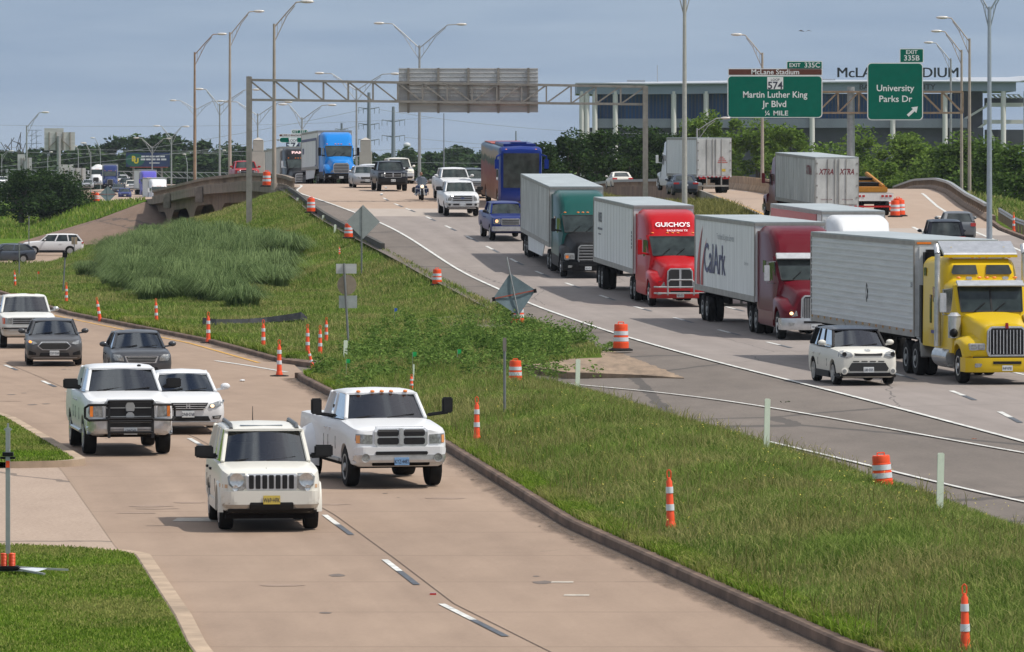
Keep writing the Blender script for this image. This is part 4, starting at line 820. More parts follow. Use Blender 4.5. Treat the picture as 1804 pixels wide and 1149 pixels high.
# --- old white pickup
def face_old(r, feat, yf, Y):
    feat('grille', [rect(-.60,.60,.86,1.10,.01)], STL, .012); feat('grille_slot', [rect(-.57,.57,.88+i*.075,.92+i*.075) for i in range(3)], BLK, .02)
    feat('headlight', [rect(.61,.86,.88,1.09)], HLP, .012, True); feat('indicator', [rect(.86,.95,.88,1.09)], mat('orange corner lens', (.6,.09,.02), .3), .014, True)
    feat('bumper', [rect(-.98,.98,.62,.78,.03)], mat('dull chrome', (.45,.44,.42), .35, .8, var=.2), .11, depth=.2); feat('bumper_strip', [rect(-.96,.96,.69,.74)], BLK, .12); feat('valance', [rect(-.85,.85,.46,.62,.02)], OLDW, .05)
    mb = MB(); mb.box(-.5,-.2,Y(2.6),Y(2.95),1.90,1.905); mb.box(.1,.4,Y(2.4),Y(2.6),1.90,1.905); mb.build('rust_patch', mat('rust', (.3,.14,.08), .9), r)
place(car(dict(name='pickup_truck', label='old white pickup with square orange corner lamps and rust on its roof', cat='pickup truck', L=5.3, W=2.0, H=1.86, fo=.86, ro=1.15, zb=.42, wr=.38, ww=.24, h0=1.16, h1=1.24, belt=1.24, rear=1.24, wsb=1.62, wst=2.1, rft=3.2, rrb=3.3, rw=.85, tumble=.15, nose=.05, inset=.06, pickup=1, paint=OLDW, mirrorm=CHR, face=face_old, bp=(.8,), rim=STL, spokes=0)), 48, 613, .16, zb)
# --- small boxy white car on the highway
def face_soul(r, feat, yf, Y):
    feat('grille', [[(-.40,.87),(.40,.87),(.42,.94),(.2,.925),(-.2,.925),(-.42,.94)]], BLK, .015)
    for o in feat('headlight', [[(.46,.86),(.66,.80),(.86,.84),(.84,1.0),(.72,1.02),(.5,.95)]], HLP, .012, True):
        s = 1 if o.data.vertices[0].co.x > 0 else -1; mb = MB(); mb.lathe([(.065,-.01),(.07,-.018),(.02,.0)], (s*.72, yf(.72,.92)-.012, .91), 'y', 12); mb.build('lamp', BLK, o, smooth=40)
    feat('bumper_slot', [rect(-.46+i*.25,-.28+i*.25,.69,.715) for i in range(4)], BLK, .012); feat('air_intake', [[(-.56,.42),(.56,.42),(.60,.50),(.50,.66),(-.50,.66),(-.60,.50)]], GRM, .014)
    feat('chin', [rect(-.90,.90,.22,.37,.05)], BLK, .03)
    for s in (-1, 1): mb = MB(); mb.lathe([(.085,0),(.10,-.03),(.075,-.04)], (s*.72, yf(.72,.43), .42), 'y', 16); mb.lathe([(.07,-.02),(.06,-.045),(0,-.045)], (s*.72, yf(.72,.43), .42), 'y', 14, 1); mb.build('fog_lamp', [CREAM, HLP], r, smooth=40)
    plate(r, Y(-.025), .46, 'LBB·0305'); feat('badge', [oval(0,1.02,.09,.035)], STL, .012)
    mb = MB(); mb.cyl((0, Y(2.9), 1.63), (0, Y(3.1), 1.75), .012, .006, 6); mb.build('antenna', BLK, r)
place(car(dict(name='hatchback', label='small boxy cream car with black roof and pillars beside the yellow truck', cat='car', L=4.14, W=1.8, H=1.62, fo=.80, ro=.78, zb=.22, wr=.335, ww=.225, h0=1.02, h1=1.07, belt=1.05, rear=1.1, wsb=1.2, wst=1.75, rft=3.75, rrb=4.0, tumble=.14, nose=.12, inset=.05, paint=CREAM, pillar=BLK, roofm=mat('gloss black roof', (.015,.017,.025), .25, var=.1), face=face_soul, bp=(.38,.7), cladding=BLK, rimr=.72)), 1519, 678, .17, zm)
# --- side-on cars on the low cross street
def face_plain(r, feat, yf, Y):
    feat('grille', [rect(-.5,.5,.72,.92,.05)], BLK, .015); feat('headlight', [rect(.55,.84,.84,.95,.03)], HLP, .012, True)
    L = r.get('L', 0)
def tail(r, L, fo, z0, z1, hw, x0=.6):
    for s in (-1, 1): mb = MB(); mb.box(min(s*x0,s*(hw-.02)), max(s*x0,s*(hw-.02)), L-fo-.16, L-fo+.012, z0, z1); mb.build('tail_light', RED, r, bevel=.01)
SUV = dict(L=5.18, W=1.99, H=1.79, fo=.98, ro=1.13, zb=.26, wr=.37, ww=.24, h0=1.08, h1=1.2, belt=1.19, rear=1.2, wsb=1.5, wst=2.15, rft=4.6, rrb=5.05, tumble=.15, nose=.16, inset=.06, bp=(.36,.68), cladding=BLK)
r = car(dict(SUV, name='large_suv', label='white three row SUV seen side on along the low cross street', cat='car', paint=WHITE, face=face_plain, near=False)); tail(r, 5.18, .98, 1.0, 1.12, .99); place(r, 0, 0, 0, lambda d: -1.37, d=485, x=(60-CX)*485/F); r.rotation_euler = (0, 0, R(-90+4))
r = car(dict(SED, name='estate_car', label='grey estate car half hidden by roadside grass on the cross street', cat='car', paint=GREYB, rear=1.05, L=4.7, H=1.52, rft=4.0, rrb=4.55, face=face_sedan('chrysler','',0), near=False)); place(r, 0, 0, 0, lambda d: -1.37, d=447, x=(-22-CX)*447/F); r.rotation_euler = (0, 0, R(-90+24))
# --- highway cars further back
def face_f250(r, feat, yf, Y):
    feat('grille_surround', [rect(-.62,.62,.88,1.26,.05)], CHR, .03); feat('grille_slot', [rect(-.55,.55,.92,.98,.01), rect(-.55,.55,1.03,1.09,.01), rect(-.55,.55,1.14,1.2,.01)], BLK, .04); feat('badge', [oval(0,1.07,.12,.05)], mat('dark blue badge', (.01,.03,.12), .3), .05)
    feat('headlight', [rect(.64,.94,.92,1.24,.03)], HLP, .014, True); feat('bumper', [rect(-.98,.98,.58,.82,.03)], CHR, .1, depth=.2); feat('air_intake', [rect(-.55,-.2,.66,.76,.02), rect(.2,.55,.66,.76,.02)], BLK, .11); feat('fog_lamp', [oval(.76,.7,.08,.06)], BLK, .115, True); plate(r, Y(-.115), .69, 'DTX·5180'); feat('chin', [rect(-.9,.9,.42,.58,.04)], BLK, .06)
PK = dict(L=5.9, W=2.02, H=1.96, fo=1.0, ro=1.25, zb=.46, wr=.41, ww=.28, h0=1.28, h1=1.38, belt=1.36, rear=1.38, wsb=1.6, wst=2.15, rft=3.8, rrb=4.05, rw=.85, tumble=.15, nose=.05, inset=.08, pickup=1, bp=(.52,), near=False, spokes=6)
place(car(dict(PK, name='pickup_truck', label='white pickup with big chrome grille and towing mirrors on the highway slope', cat='pickup truck', paint=WHITE, tow=2, mirrorm=BLK, face=face_f250)), 812, 381, .10)
def face_dark(r, feat, yf, Y):
    feat('grille_surround', [rect(-.60,.60,.92,1.26,.06)], CHR, .02); feat('grille', [rect(-.54,-.04,.96,1.07,.02), rect(.04,.54,.96,1.07,.02), rect(-.54,-.04,1.11,1.22,.02), rect(.04,.54,1.11,1.22,.02)], BLK, .03); feat('headlight', [rect(.64,.94,.98,1.16,.03)], HLP, .012, True); feat('bumper', [rect(-.98,.98,.52,.86,.04)], BLK, .1, depth=.2); plate(r, Y(-.12), .72, 'BRT·7741')
place(car(dict(PK, name='pickup_truck', label='black pickup with chrome cross grille cresting the highway bridge', cat='pickup truck', paint=NAVY, mirrorm=BLK, face=face_dark)), 690, 337, .12)
def face_f150(r, feat, yf, Y):
    feat('grille_surround', [rect(-.5,.5,.86,1.22,.04)], CHR, .02); feat('grille_slot', [rect(-.45,.45,.90+i*.1,.96+i*.1) for i in range(3)], BLK, .03); feat('headlight', [rect(.53,.92,.92,1.22,.04)], HLP, .012, True); feat('headlight_lamp', [oval(.74,1.08,.09,.09)], glow('warm headlamp', (1,.6,.3), .8), .02, True); feat('bumper', [rect(-.96,.96,.55,.80,.03)], CHR, .08, depth=.2); feat('chin', [rect(-.85,.85,.42,.56,.03)], BLK, .05)
place(car(dict(PK, name='pickup_truck', label='royal blue pickup beside the trailer of the teal truck', cat='pickup truck', paint=BLUE, mirrorm=BLK, face=face_f150)), 895, 424, .13)
place(car(dict(PK, name='pickup_truck', label='white pickup further back, seen over the roof of the chrome grilled pickup', cat='pickup truck', paint=WHITE, face=face_dark)), 803, 353, .12)
place(car(dict(SUV, name='large_suv', label='dark grey SUV between two white pickups and the tour bus', cat='car', paint=GREYB, face=face_f150, near=False, H=1.8, W=1.98)), 838, 349, .12)
place(car(dict(SED, name='sedan', label='silver sedan between the blue truck and the black pickup', cat='car', paint=SILV, face=face_sedan('small','',0), near=False)), 645, 331, .12)
r = car(dict(SUV, name='large_suv', label='pearl white SUV with black grille behind the black pickup', cat='car', paint=PEARL, face=face_f150, near=False, H=1.92)); place(r, 0, 0, .12, zm, d=425, x=(705-CX)*425/F)
r = car(dict(SED, name='hatchback', label='small white car just showing behind the silver sedan', cat='car', paint=WHITE, face=face_sedan('small','',0), near=False)); place(r, 0, 0, .12, zm, d=432, x=(655-CX)*432/F)
r = car(dict(PK, name='pickup_truck', label='red pickup on the bridge half hidden by its railing', cat='pickup truck', paint=REDP, face=face_dark)); place(r, 0, 0, .13, zm, d=455, x=(434-CX)*455/F)
# --- outbound cars, seen from behind
def rear_suv(r, feat, yf, Y): pass
def back(label, name, px, d, paint_, S, k=.03, red=(.9,1.15)):
    r = car(dict(S, name=name, label=label, cat='car', paint=paint_, face=face_plain, near=False)); L, fo = S['L'], S['fo']
    tail(r, L, fo, red[0], red[1], S['W']/2, .62 if S['H'] > 1.6 else .5); mb = MB(); mb.box(-.16,.16,L-fo-.02,L-fo+.02,red[0]-.12,red[0]+.02); mb.build('licence_plate', PLT, r)
    mb = MB(); mb.box(-S['W']*.42,S['W']*.42,L-fo-.1,L-fo+.03,.36,.5); mb.build('bumper', BLK, r, bevel=.02)
    a = math.pi-k; x = (px-CX)*d/F; r.location = (x, d+L-fo, zr(d)+.012); r.rotation_mode = 'XYZ'; r.rotation_euler = (-grade(zr, d+2), 0, math.pi+math.atan(k)); return r
back('black SUV leaving on the outbound lanes ahead of the grey crossover', 'large_suv', 1667, 293, NAVY, dict(SUV, H=1.93, W=2.04, cladding=None), .0)
CRO = dict(SUV, L=4.6, W=1.86, H=1.69, rft=3.95, rrb=4.45)
back('grey crossover with red tail lamps on the outbound lanes', 'crossover', 1690, 312, paint('steel grey paint', (.16,.17,.18), .5), dict(CRO, cladding=None), .0, (.95,1.15))
back('dark blue sedan with a red tail light bar on the outbound bridge', 'sedan', 1200, 413, GREYB, dict(SED), .09, (.82,.95))
back('pale cream sedan crossing the outbound bridge behind its rail', 'sedan', 1088, 500, PEARL, dict(SED), .12, (.8,.95))
# ------------------------------------------------------------------ heavy trucks
TRL = mat('trailer white skin', (.66,.68,.68), .5, 0., var=.17, scale=.8, detail=9, stretch=(1,3,.3)); TRLG = mat('dirty trailer skin', (.46,.47,.46), .6, 0., var=.34, scale=1.0, detail=9, stretch=(1,2.5,.4))
TROOF = mat('trailer roof', (.36,.40,.41), .5, .2, var=.15, scale=.6); TRAIL = mat('trailer rail', (.30,.29,.27), .6, .3, var=.2, scale=2); TALU = mat('ribbed aluminium', (.58,.60,.62), .45, .25, var=.12, scale=1.5, stretch=(1,.3,3))
SMOK = mat('tractor black', (.009,.009,.010), .5, var=.2, spec=.18)
def twheel(parent, x, y, dual=False, front=False, near=True):
    r, w = .51, .29; s = 1 if x > 0 else -1
    if dual:
        for q in (0, -.33):
            o = wheel(parent, x+s*q, y, r, w, near, STL, 0, rr=.56) if q == 0 else None
            if q: mb = MB(); mb.lathe([(.3,-.14),(.48,-.14),(.51,-.08),(.51,.08),(.48,.14),(.3,.14)], (x+s*q, y, r), 'x', 16); mb.build('wheel', RUB, parent, smooth=35)
    else: wheel(parent, x, y, r, w, near, CHR if front else STL, 0, rr=.56)
def trailer(root, y0, Lt, skin=TRL, ribs=None, skirt=False, reefer=False, side=None, doors=None, z0=1.18, z1=4.1, tail_=True, near=True, nose=None, bogie=None):
    mb = MB(); y1 = y0+Lt; hw = 1.29; mb.box(-hw, hw, y0, y1, z0, z1-.03)
    if ribs == 'v': [mb.box(min(s*hw,s*(hw+.014)), max(s*hw,s*(hw+.014)), y, y+.07, z0+.2, z1-.16) for y in np.arange(y0+.45, y1-.2, .62) for s in (-1, 1)]
    elif ribs == 'h': [mb.box(min(s*hw,s*(hw+.022)), max(s*hw,s*(hw+.022)), y0+.1, y1-.08, z, z+.05, 1) for z in np.linspace(z0+.32, z1-.3, 13) for s in (-1, 1)]
    elif ribs == 'f': [mb.box(min(s*hw,s*(hw+.004)), max(s*hw,s*(hw+.004)), y, y+.02, z0+.2, z1-.16, 1) for y in np.arange(y0+.6, y1-.2, 1.2) for s in (-1, 1)]
    t = mb.build('trailer', [skin, mat('bright rib', (.60,.62,.64), .4, .2, var=.05) if ribs == 'h' else TRAIL], root)
    mb = MB(); mb.box(-hw-.012, hw+.012, y0-.012, y1+.012, z1-.032, z1+.012); mb.build('trailer_roof', TROOF, t)
    mb = MB()
    for s in (-1, 1):
        mb.box(min(s*hw,s*(hw+.025)), max(s*hw,s*(hw+.025)), y0, y1, z1-.16, z1-.034); mb.box(min(s*hw,s*(hw+.025)), max(s*hw,s*(hw+.025)), y0, y1, z0-.02, z0+.20)
        for y in (y0, y1-.07): mb.box(min(s*(hw-.01),s*(hw+.03)), max(s*(hw-.01),s*(hw+.03)), y-.01, y+.08, z0+.2, z1-.16)
    mb.box(-hw, hw, y0-.02, y0, z1-.14, z1-.034); mb.build('frame_rail', TRAIL, t)
    mb = MB(); mb.box(-.95, .95, y0+.6, y1-.1, z0-.14, z0); mb.box(-1.2,1.2,y1-4.4,y1-.8,.75,z0-.14) if False else None
    for s in (-1, 1): mb.box(min(s*.45,s*.6), max(s*.45,s*.6), y1-4.6, y1-.6, .72, z0-.1)
    mb.build('underframe', DARK, t)
    by = bogie or (y1-2.9, y1-1.65)
    for y in by:
        for s in (-1, 1): twheel(t, s*1.08, y, True, near=near)
    mb = MB()
    for s in (-1, 1): mb.beam((s*.9, y0+2.6, z0-.1), (s*.9, y0+2.6, .38), .14, .14); mb.box(min(s*.75,s*1.05), max(s*.75,s*1.05), y0+2.45, y0+2.75, .33, .38)
    mb.build('landing_gear', DARK, t)
    mb = MB()
    for s in (-1, 1): mb.box(min(s*.75,s*1.27), max(s*.75,s*1.27), by[1]+.65, by[1]+.67, .22, 1.05)
    mb.build('mud_flap', SMOK, t)
    if skirt:
        mb = MB()
        for s in (-1, 1): mb.prism([(y0+3.2,1.16),(y0+4.6,.50),(by[0]-.9,.42),(by[0]-.7,1.16)], min(s*1.2,s*1.235), max(s*1.2,s*1.235), axis='x')
        mb.build('side_skirt', TRL, t)
    mb = MB(); mb.box(-1.1,1.1,y1-.06,y1,.48,.6); [mb.box(s*.55-.05,s*.55+.05,y1-.06,y1,.6,z0) for s in (-1,1)]; mb.build('rear_guard', TRAIL, t)
    if reefer:
        mb = MB(); mb.box(-1.05,1.05,y0-.42,y0-.015,z0+1.25,z1-.28); mb.build('cooling_unit', SMOK, t, bevel=.08); mb = MB(); mb.box(-1.15,1.15,y0-.05,y0-.013,z0+.3,z1-.2); mb.build('front_panel', TRL, t)
    if side: side(t, -hw-.016 if ribs != 'f' else -hw-.008, y0, y1, z0, z1)
    if doors: doors(t, y1, z0, z1, hw)
    if nose: nose(t, y0, z0, z1)
    return t
def reflectors(t, x, y0, y1, z, n=12):
    mb = MB()
    for y in np.linspace(y0+.3, y1-.4, n): mb.box(x-.012, x+.01, y, y+.22, z, z+.07)
    mb.build('reflector_strip', RED, t)
def lab_doors(txt, zt):
    def f(t, y1, z0, z1, hw):
        for s in (-1, 1):
            mb = MB(); mb.box(min(s*.025,s*(hw-.06)), max(s*.025,s*(hw-.06)), y1, y1+.03, z0+.14, z1-.12); d = mb.build('rear_door', TRLG, t, bevel=.01)
            mb = MB(); [mb.cyl((s*q, y1+.05, z0+.1), (s*q, y1+.05, z1-.1), .022, n=6) for q in (.12, .55)]; [mb.box(s*1.2-.05, s*1.2+.05, y1+.02, y1+.05, z, z+.1) for z in (z0+.5, z0+1.2, z0+1.9, z0+2.5)]; mb.build('lock_rod', TRAIL, d)
            if txt:
                mb = MB(); lettering(mb, txt, .46, (s*.62, y1+.036, z0+zt), '+y', bold=.03, sx=.72, shear=.18); lettering(mb, 'XTRALEASE.COM', .085, (s*.62, y1+.036, z0+.42), '+y', bold=.01) if txt == 'XTRA' else None; mb.build('lettering', mat('maroon vinyl', (.16,.02,.03), .5, var=.1), d, fix=False)
        if not txt:
            mb = MB(); [mb.box(-1.0+q*.1,-.25-q*.06,y1+.033,y1+.037,z0+1.05+q*.13,z0+1.13+q*.13) for q in range(4)]; mb.build('decal', mat('faded red decal', (.42,.14,.13), .6, var=.3), t); mb = MB(); mb.box(-.85,-.55,y1+.033,y1+.038,z0+.42,z0+.62); mb.build('sticker', mat('yellow sticker', (.6,.42,.05), .5), t)
        mb = MB(); [mb.box(x, x+.16, y1, y1+.02, z0-.0, z0+.06) for x in np.linspace(-1.2, 1.04, 8)]; mb.build('reflector_strip', RED, t)
        mb = MB(); [mb.box(x-.07, x+.07, y1-.02, y1+.02, z0-.14, z0-.03) for x in (-1.05,-.88,-.71,.71,.88,1.05)]; mb.build('tail_light', RED, t)
    return f
def tractor(S, root):
    """long nosed road tractor, bumper at y=0; kind 'aero' has a raked roof fairing, 'classic' a tall square sleeper"""
    P = S['paint']; aero = S['kind'] == 'aero'; near = S.get('near', True); hoodm = S.get('hoodm', P)
    # hood with integral fenders
    def ring(y, z0, wl, zf, wm, wt, z1, cr=.05):
        half = [(0, z0), (wl-.1, z0), (wl, z0+.08), (wl, zf-.08), (wl-.06, zf), (wm, zf+.10), (wt+.03, z1-.12), (wt-.05, z1-.02), (wt*.5, z1+cr*.8), (0, z1+cr)]
        return [(x, y, z) for x, z in half]+[(-x, y, z) for x, z in half[-2:0:-1]]
    if aero: rg = [ring(.10,.62,.90,1.00,.66,.50,1.56,.02), ring(.16,.60,1.02,1.06,.74,.56,1.64), ring(.40,.55,1.16,1.16,.80,.62,1.72), ring(.9,.55,1.235,1.36,.86,.68,1.82), ring(1.5,.55,1.235,1.40,.92,.76,1.93), ring(2.05,.6,1.22,1.46,.99,.88,2.06)]
    else: rg = [ring(.10,.80,.92,1.06,.66,.60,1.66,.02), ring(.14,.76,1.04,1.10,.70,.62,1.72), ring(.45,.7,1.19,1.22,.74,.66,1.78), ring(.95,.7,1.235,1.33,.80,.70,1.86), ring(1.5,.7,1.235,1.30,.86,.78,1.94), ring(2.05,.8,1.12,1.26,.95,.88,2.03)]
    mb = MB(); mb.loft(rg); ct = MB(); ya = 1.18
    for s in (-1, 1): ct.cyl((s*.78, ya, .54), (s*1.5, ya, .54), .62, n=24)
    mb.build('hood', hoodm, root, smooth=40, cut=ct)
    mb = MB(); mb.box(-.75,.75,.3,2.2,.45,.9); mb.box(-.42,.42,2.0,9.0 if not S.get('short') else 6.6,.62,.98); mb.box(-.9,.9,ya-.06,ya+.06,.42,.54); mb.build('chassis_frame', DARK, root)
    for s in (-1, 1): twheel(root, s*1.06, ya, front=True, near=near)
    DA = S['drive']
    for y in DA:
        for s in (-1, 1): twheel(root, s*1.07, y, True, near=near)
    # cab: side outline swept across the width
    def sweep(out, xs, name, m, taper0=.84, round_=.12):
        rings = []
        for i, u in enumerate(xs):
            ed = max(0, (abs(u)-.72)/.28); r_ = []
            cy = sum(p[0] for p in out)/len(out)
            for y, z in out:
                f = (np.interp(y, [1.9, 3.1], [taper0, 1]) if z < 2.95 else np.interp(y, [2.6, 4.8], [taper0+.05, .99])) if z > 1.2 else 1
                zz = z-round_*2.0*ed**2.5*(1 if z > 2.95 else 0); yy = y+ed**2.5*(.22 if y < cy and z > 2.9 else .08 if y < cy else -.05); r_.append((u*1.2*f, yy, zz))
            rings.append(r_)
        b = MB(); b.loft(rings); return b.build(name, m, root, smooth=32)
    XSW = (-1, -.985, -.95, -.88, -.78, -.5, 0, .5, .78, .88, .95, .985, 1)
    if aero:
        top = S.get('top', 3.95); cabo = [(1.98,.85),(1.96,2.02),(2.62,2.92),(2.72,3.02),(3.0,3.38),(3.4,3.72 if top > 3.5 else 3.28),(3.95,top-.07),(4.9,top),(5.7,top),(5.7,.85)]
        sweep(cabo, XSW, 'cab', P)
        wy0, wz0, wy1, wz1 = 1.99, 2.08, 2.57, 2.86
    else:
        sweep([(1.98,.85),(1.98,2.02),(2.32,2.84),(2.5,2.98),(3.5,3.02),(3.5,.85)], XSW, 'cab', P)
        sweep([(3.3,.95),(3.3,3.0),(3.42,3.42),(3.62,3.6),(4.2,3.66),(6.0,3.62),(6.05,.95)], XSW, 'sleeper', P)
        wy0, wz0, wy1, wz1 = 1.99, 2.07, 2.29, 2.78
    ft = lambda y: np.interp(y, [1.9, 3.1], [.84, 1])*1.2
    def wpt(u, v, pr=.02):
        y = wy0+(wy1-wy0)*v; z = wz0+(wz1-wz0)*v; x = u*(ft(y)*.9); n = Vector((0, -(wz1-wz0), (wy1-wy0))).normalized()
        e = max(0, (abs(u)*.9-.9)/.1) if False else 0
        return (x, y+n.y*pr-.06*(1-u*u)*0, z+n.z*pr)
    parts = ((-1, 1),) if not S.get('split') else ((-1, -.03), (.03, 1))
    for a, b in parts:
        g = [[wpt(a+(b-a)*i/6, v) for i in range(7)] for v in (0, .5, 1)]; mb = MB(); mb.patch(g); mb.build('windscreen', GLT, root, smooth=60, fix=False)
    mb = MB(); fr = .035
    for (a, b) in (((-1,0),(1,0)), ((-1,1),(1,1)), ((-1,0),(-1,1)), ((1,0),(1,1))): mb.beam(wpt(*a), wpt(*b), fr, .03, up=(0,-1,.6))
    if S.get('split'): mb.beam(wpt(0,0), wpt(0,1), .05, .03, up=(0,-1,.6))
    mb.build('windscreen_seal', BLK, root)
    mb = MB(); [mb.beam(wpt(x0, .02, .05), wpt(x0+.35, .35, .05), .025, .02) for x0 in (-.55, .1)]; mb.build('wipers', BLK, root)
    for s in (-1, 1):
        mb = MB(); x = lambda y: s*(ft(y)+.008); poly = [(2.35,2.08),(2.5 if aero else 2.42,2.72),(3.15,2.72),(3.15,2.02),(2.5,2.02)]
        mb.add([(x(y), y, z) for y, z in poly]+[(x(y)-s*.03, y, z) for y, z in poly], [tuple(range(5)), (9,8,7,6,5)]+[(i,5+i,5+(i+1)%5,(i+1)%5) for i in range(5)]); mb.build('side_window', GLS, root)
        mb = MB(); mb.box(min(s*1.19,s*1.208), max(s*1.19,s*1.208), 3.9, 4.6, 2.3, 2.75); mb.build('sleeper_window', GLS, root, bevel=.01)
        mb = MB(); y = 2.22
        if S.get('loopmirror', not aero):
            mb.beam((s*1.05,y+.2,2.75),(s*1.42,y,2.72),.03,.03); mb.beam((s*1.05,y+.2,1.95),(s*1.42,y,1.98),.03,.03); mb.beam((s*1.42,y,1.95),(s*1.42,y,2.75),.03,.03); mb.box(min(s*1.32,s*1.52),max(s*1.32,s*1.52),y-.03,y+.05,2.05,2.62)
        else:
            mb.beam((s*1.02,y+.1,2.12),(s*1.42,y,2.2),.07,.08); mb.box(min(s*1.36,s*1.56),max(s*1.36,s*1.56),y-.06,y+.1,2.12,2.75)
        mb.build('mirror', S.get('mirrorm', P), root, bevel=.02)
        if aero:   # side skirts and tank fairings
            mb = MB(); mb.box(min(s*.8,s*1.225), max(s*.8,s*1.225), 2.02, DA[0]-.62, .40, .98); mb.build('side_fairing', S.get('fairm', P), root, bevel=.05)
            mb = MB(); mb.beam((s*1.18, 5.7, .95), (s*1.18, 6.15, .95), .03, .1); mb.box(min(s*1.16,s*1.20), max(s*1.16,s*1.20), 5.72, 6.1, 1.0, S.get('top',3.95)-.2); mb.build('side_extender', S.get('extm', P), root)
        else:
            mb = MB(); mb.cyl((s*.98, 2.35, .70), (s*.98, 4.3, .70), .33, n=18); mb.build('fuel_tank', CHR, root, smooth=40)
            mb = MB(); mb.box(min(s*.7,s*1.22),max(s*.7,s*1.22),2.3,2.5,.45,.5); mb.box(min(s*.7,s*1.22),max(s*.7,s*1.22),3.1,3.3,.85,.9); mb.build('step', STL, root)
            mb = MB(); X = s*1.32; mb.cyl((X,3.42,1.0),(X,3.42,2.45),.105,n=14); mb.cyl((X,3.42,2.45),(X,3.42,3.75),.085,n=14); mb.cyl((X,3.42,3.75),(X,3.62,4.0),.085,n=12); mb.build('exhaust_stack', CHR, root, smooth=40)
            mb = MB(); mb.cyl((s*1.13, 1.98, 1.3), (s*1.13, 1.98, 1.95), .19, n=16); mb.cyl((s*1.13, 1.98, 1.95), (s*1.13, 1.98, 2.05), .21, .1, n=16); mb.build('air_cleaner', CHR, root, smooth=40)
    # fifth wheel deck and mudguards
    mb = MB(); mb.box(-.5,.5,DA[0]+.1,DA[1]-.1,.98,1.15); mb.build('fifth_wheel', DARK, root)
    # nose
    gw, g0, g1 = S.get('gw', .50), S.get('g0', .72), S.get('g1', 1.58); gm = S.get('gsur', CHR); yg = .10
    mb = MB(); mb.prism([(-gw+.06,g0),(gw-.06,g0),(gw,g0+.15),(gw-.02,g1-.12),(gw-.14,g1),(-gw+.14,g1),(-gw+.02,g1-.12),(-gw,g0+.15)], yg-.06, yg+.06); gs = mb.build('grille_surround', gm, root, bevel=.015)
    q = .055; mb = MB(); mb.prism([(-gw+.06+q,g0+q),(gw-.06-q,g0+q),(gw-q,g0+.15+q*.4),(gw-.02-q,g1-.12-q*.3),(gw-.14-q*.5,g1-q),(-gw+.14+q*.5,g1-q),(-gw+.02+q,g1-.12-q*.3),(-gw+q,g0+.15+q*.4)], yg-.068, yg-.055); mb.build('grille', GRM if S.get('bars') != 'v' else BLK, gs)
    mb = MB()
    if S.get('bars') == 'v':
        for x in np.linspace(-gw+.1, gw-.1, S.get('nb', 9)): mb.beam((x, yg-.075, g0+q+.02), (x, yg-.075, g1-q-.05), .022, .03, up=(0,1,0))
    elif S.get('bars') == 'h':
        for z in np.linspace(g0+.16, g1-.14, 5): mb.beam((-gw+.04, yg-.08, z), (gw-.04, yg-.08, z), .03, .035)
    elif S.get('bars') == 'c': mb.box(-.045,.045,yg-.09,yg-.06,g0+.05,g1-.03)
    if mb.v: mb.build('grille_bars', CHR, gs)
    hx, hz = S.get('hl', (.80, .98))
    for s in (-1, 1):
        if S.get('sqlamps'):
            mb = MB(); mb.box(s*.86-.23, s*.86+.23, .08, .4, 1.0, 1.20); o = mb.build('headlight_bezel', CHR, root, bevel=.02); mb = MB(); [mb.box(s*.86+k-.09, s*.86+k+.09, .065, .1, 1.03, 1.17) for k in (-.105,.105)]; mb.build('headlight', HLP, o, bevel=.01)
        elif S.get('roundlamps'):
            mb = MB(); mb.box(s*.86-.26, s*.86+.26, .07, .3, .86, 1.18); o = mb.build('headlight_bezel', STL, root, bevel=.04); mb = MB(); mb.lathe([(.1,-.01),(.1,-.03),(.0,-.02)], (s*.78,.07,1.02), 'y', 14); mb.build('headlight', HLP, o, smooth=40); mb = MB(); mb.lathe([(.08,-.01),(.08,-.03),(.0,-.02)], (s*1.0,.07,1.02), 'y', 12); mb.build('indicator', AMB, o, smooth=40)
        else:
            mb = MB(); pl = [(.62,.86),(.84,.82),(1.04,.90),(1.10,1.0),(.86,1.08),(.66,1.04)]; mb.add([(s*x, np.interp(x,[.6,.9,1.02,1.16],[.10,.115,.17,.42])-.015, z) for x, z in pl]+[(s*x, .6, z) for x, z in pl], [tuple(range(6)), (11,10,9,8,7,6)]+[(i,6+i,6+(i+1)%6,(i+1)%6) for i in range(6)]); o = mb.build('headlight', HLP, root)
            if S.get('lit'): mb = MB(); mb.ball((s*.85, .10, .95), (.07,.04,.06), 5); mb.build('lamp', glow('warm lit lamp', (1,.62,.3), 2.0), o)
    bm = S.get('bumperm', CHR); mb = MB()
    mb.loft([[(x, y, z) for y, z in ((.0+k,.36),(-.03+k,.50),(.0+k,.78),(.3+k,.78),(.3+k,.36))] for x, k in ((-1.22,.5),(-1.2,.22),(-1.0,.06),(-.6,0),(.6,0),(1.0,.06),(1.2,.22),(1.22,.5))]); b = mb.build('bumper', bm, root, smooth=40)
    mb = MB(); mb.box(-.42,.42,-.04,.05,.60,.68); mb.build('air_intake', BLK, b)
    for s in (-1, 1): mb = MB(); mb.box(s*.85-.11, s*.85+.11, -.0, .2, .50, .62); mb.build('fog_lamp', HLP, b, bevel=.01)
    plate(root, -.035, .48, S.get('plate', 'R81·4TX'))
    lz = S.get('lampz', (2.98, 2.66)); mb = MB(); [mb.ball((x*.9, lz[1] if abs(x) < .9 else lz[1]+.02, lz[0]), (.075,.05,.035), 5) for x in (-.95,-.25,0,.25,.95)]; mb.build('roof_lamp', AMB, root, smooth=60)
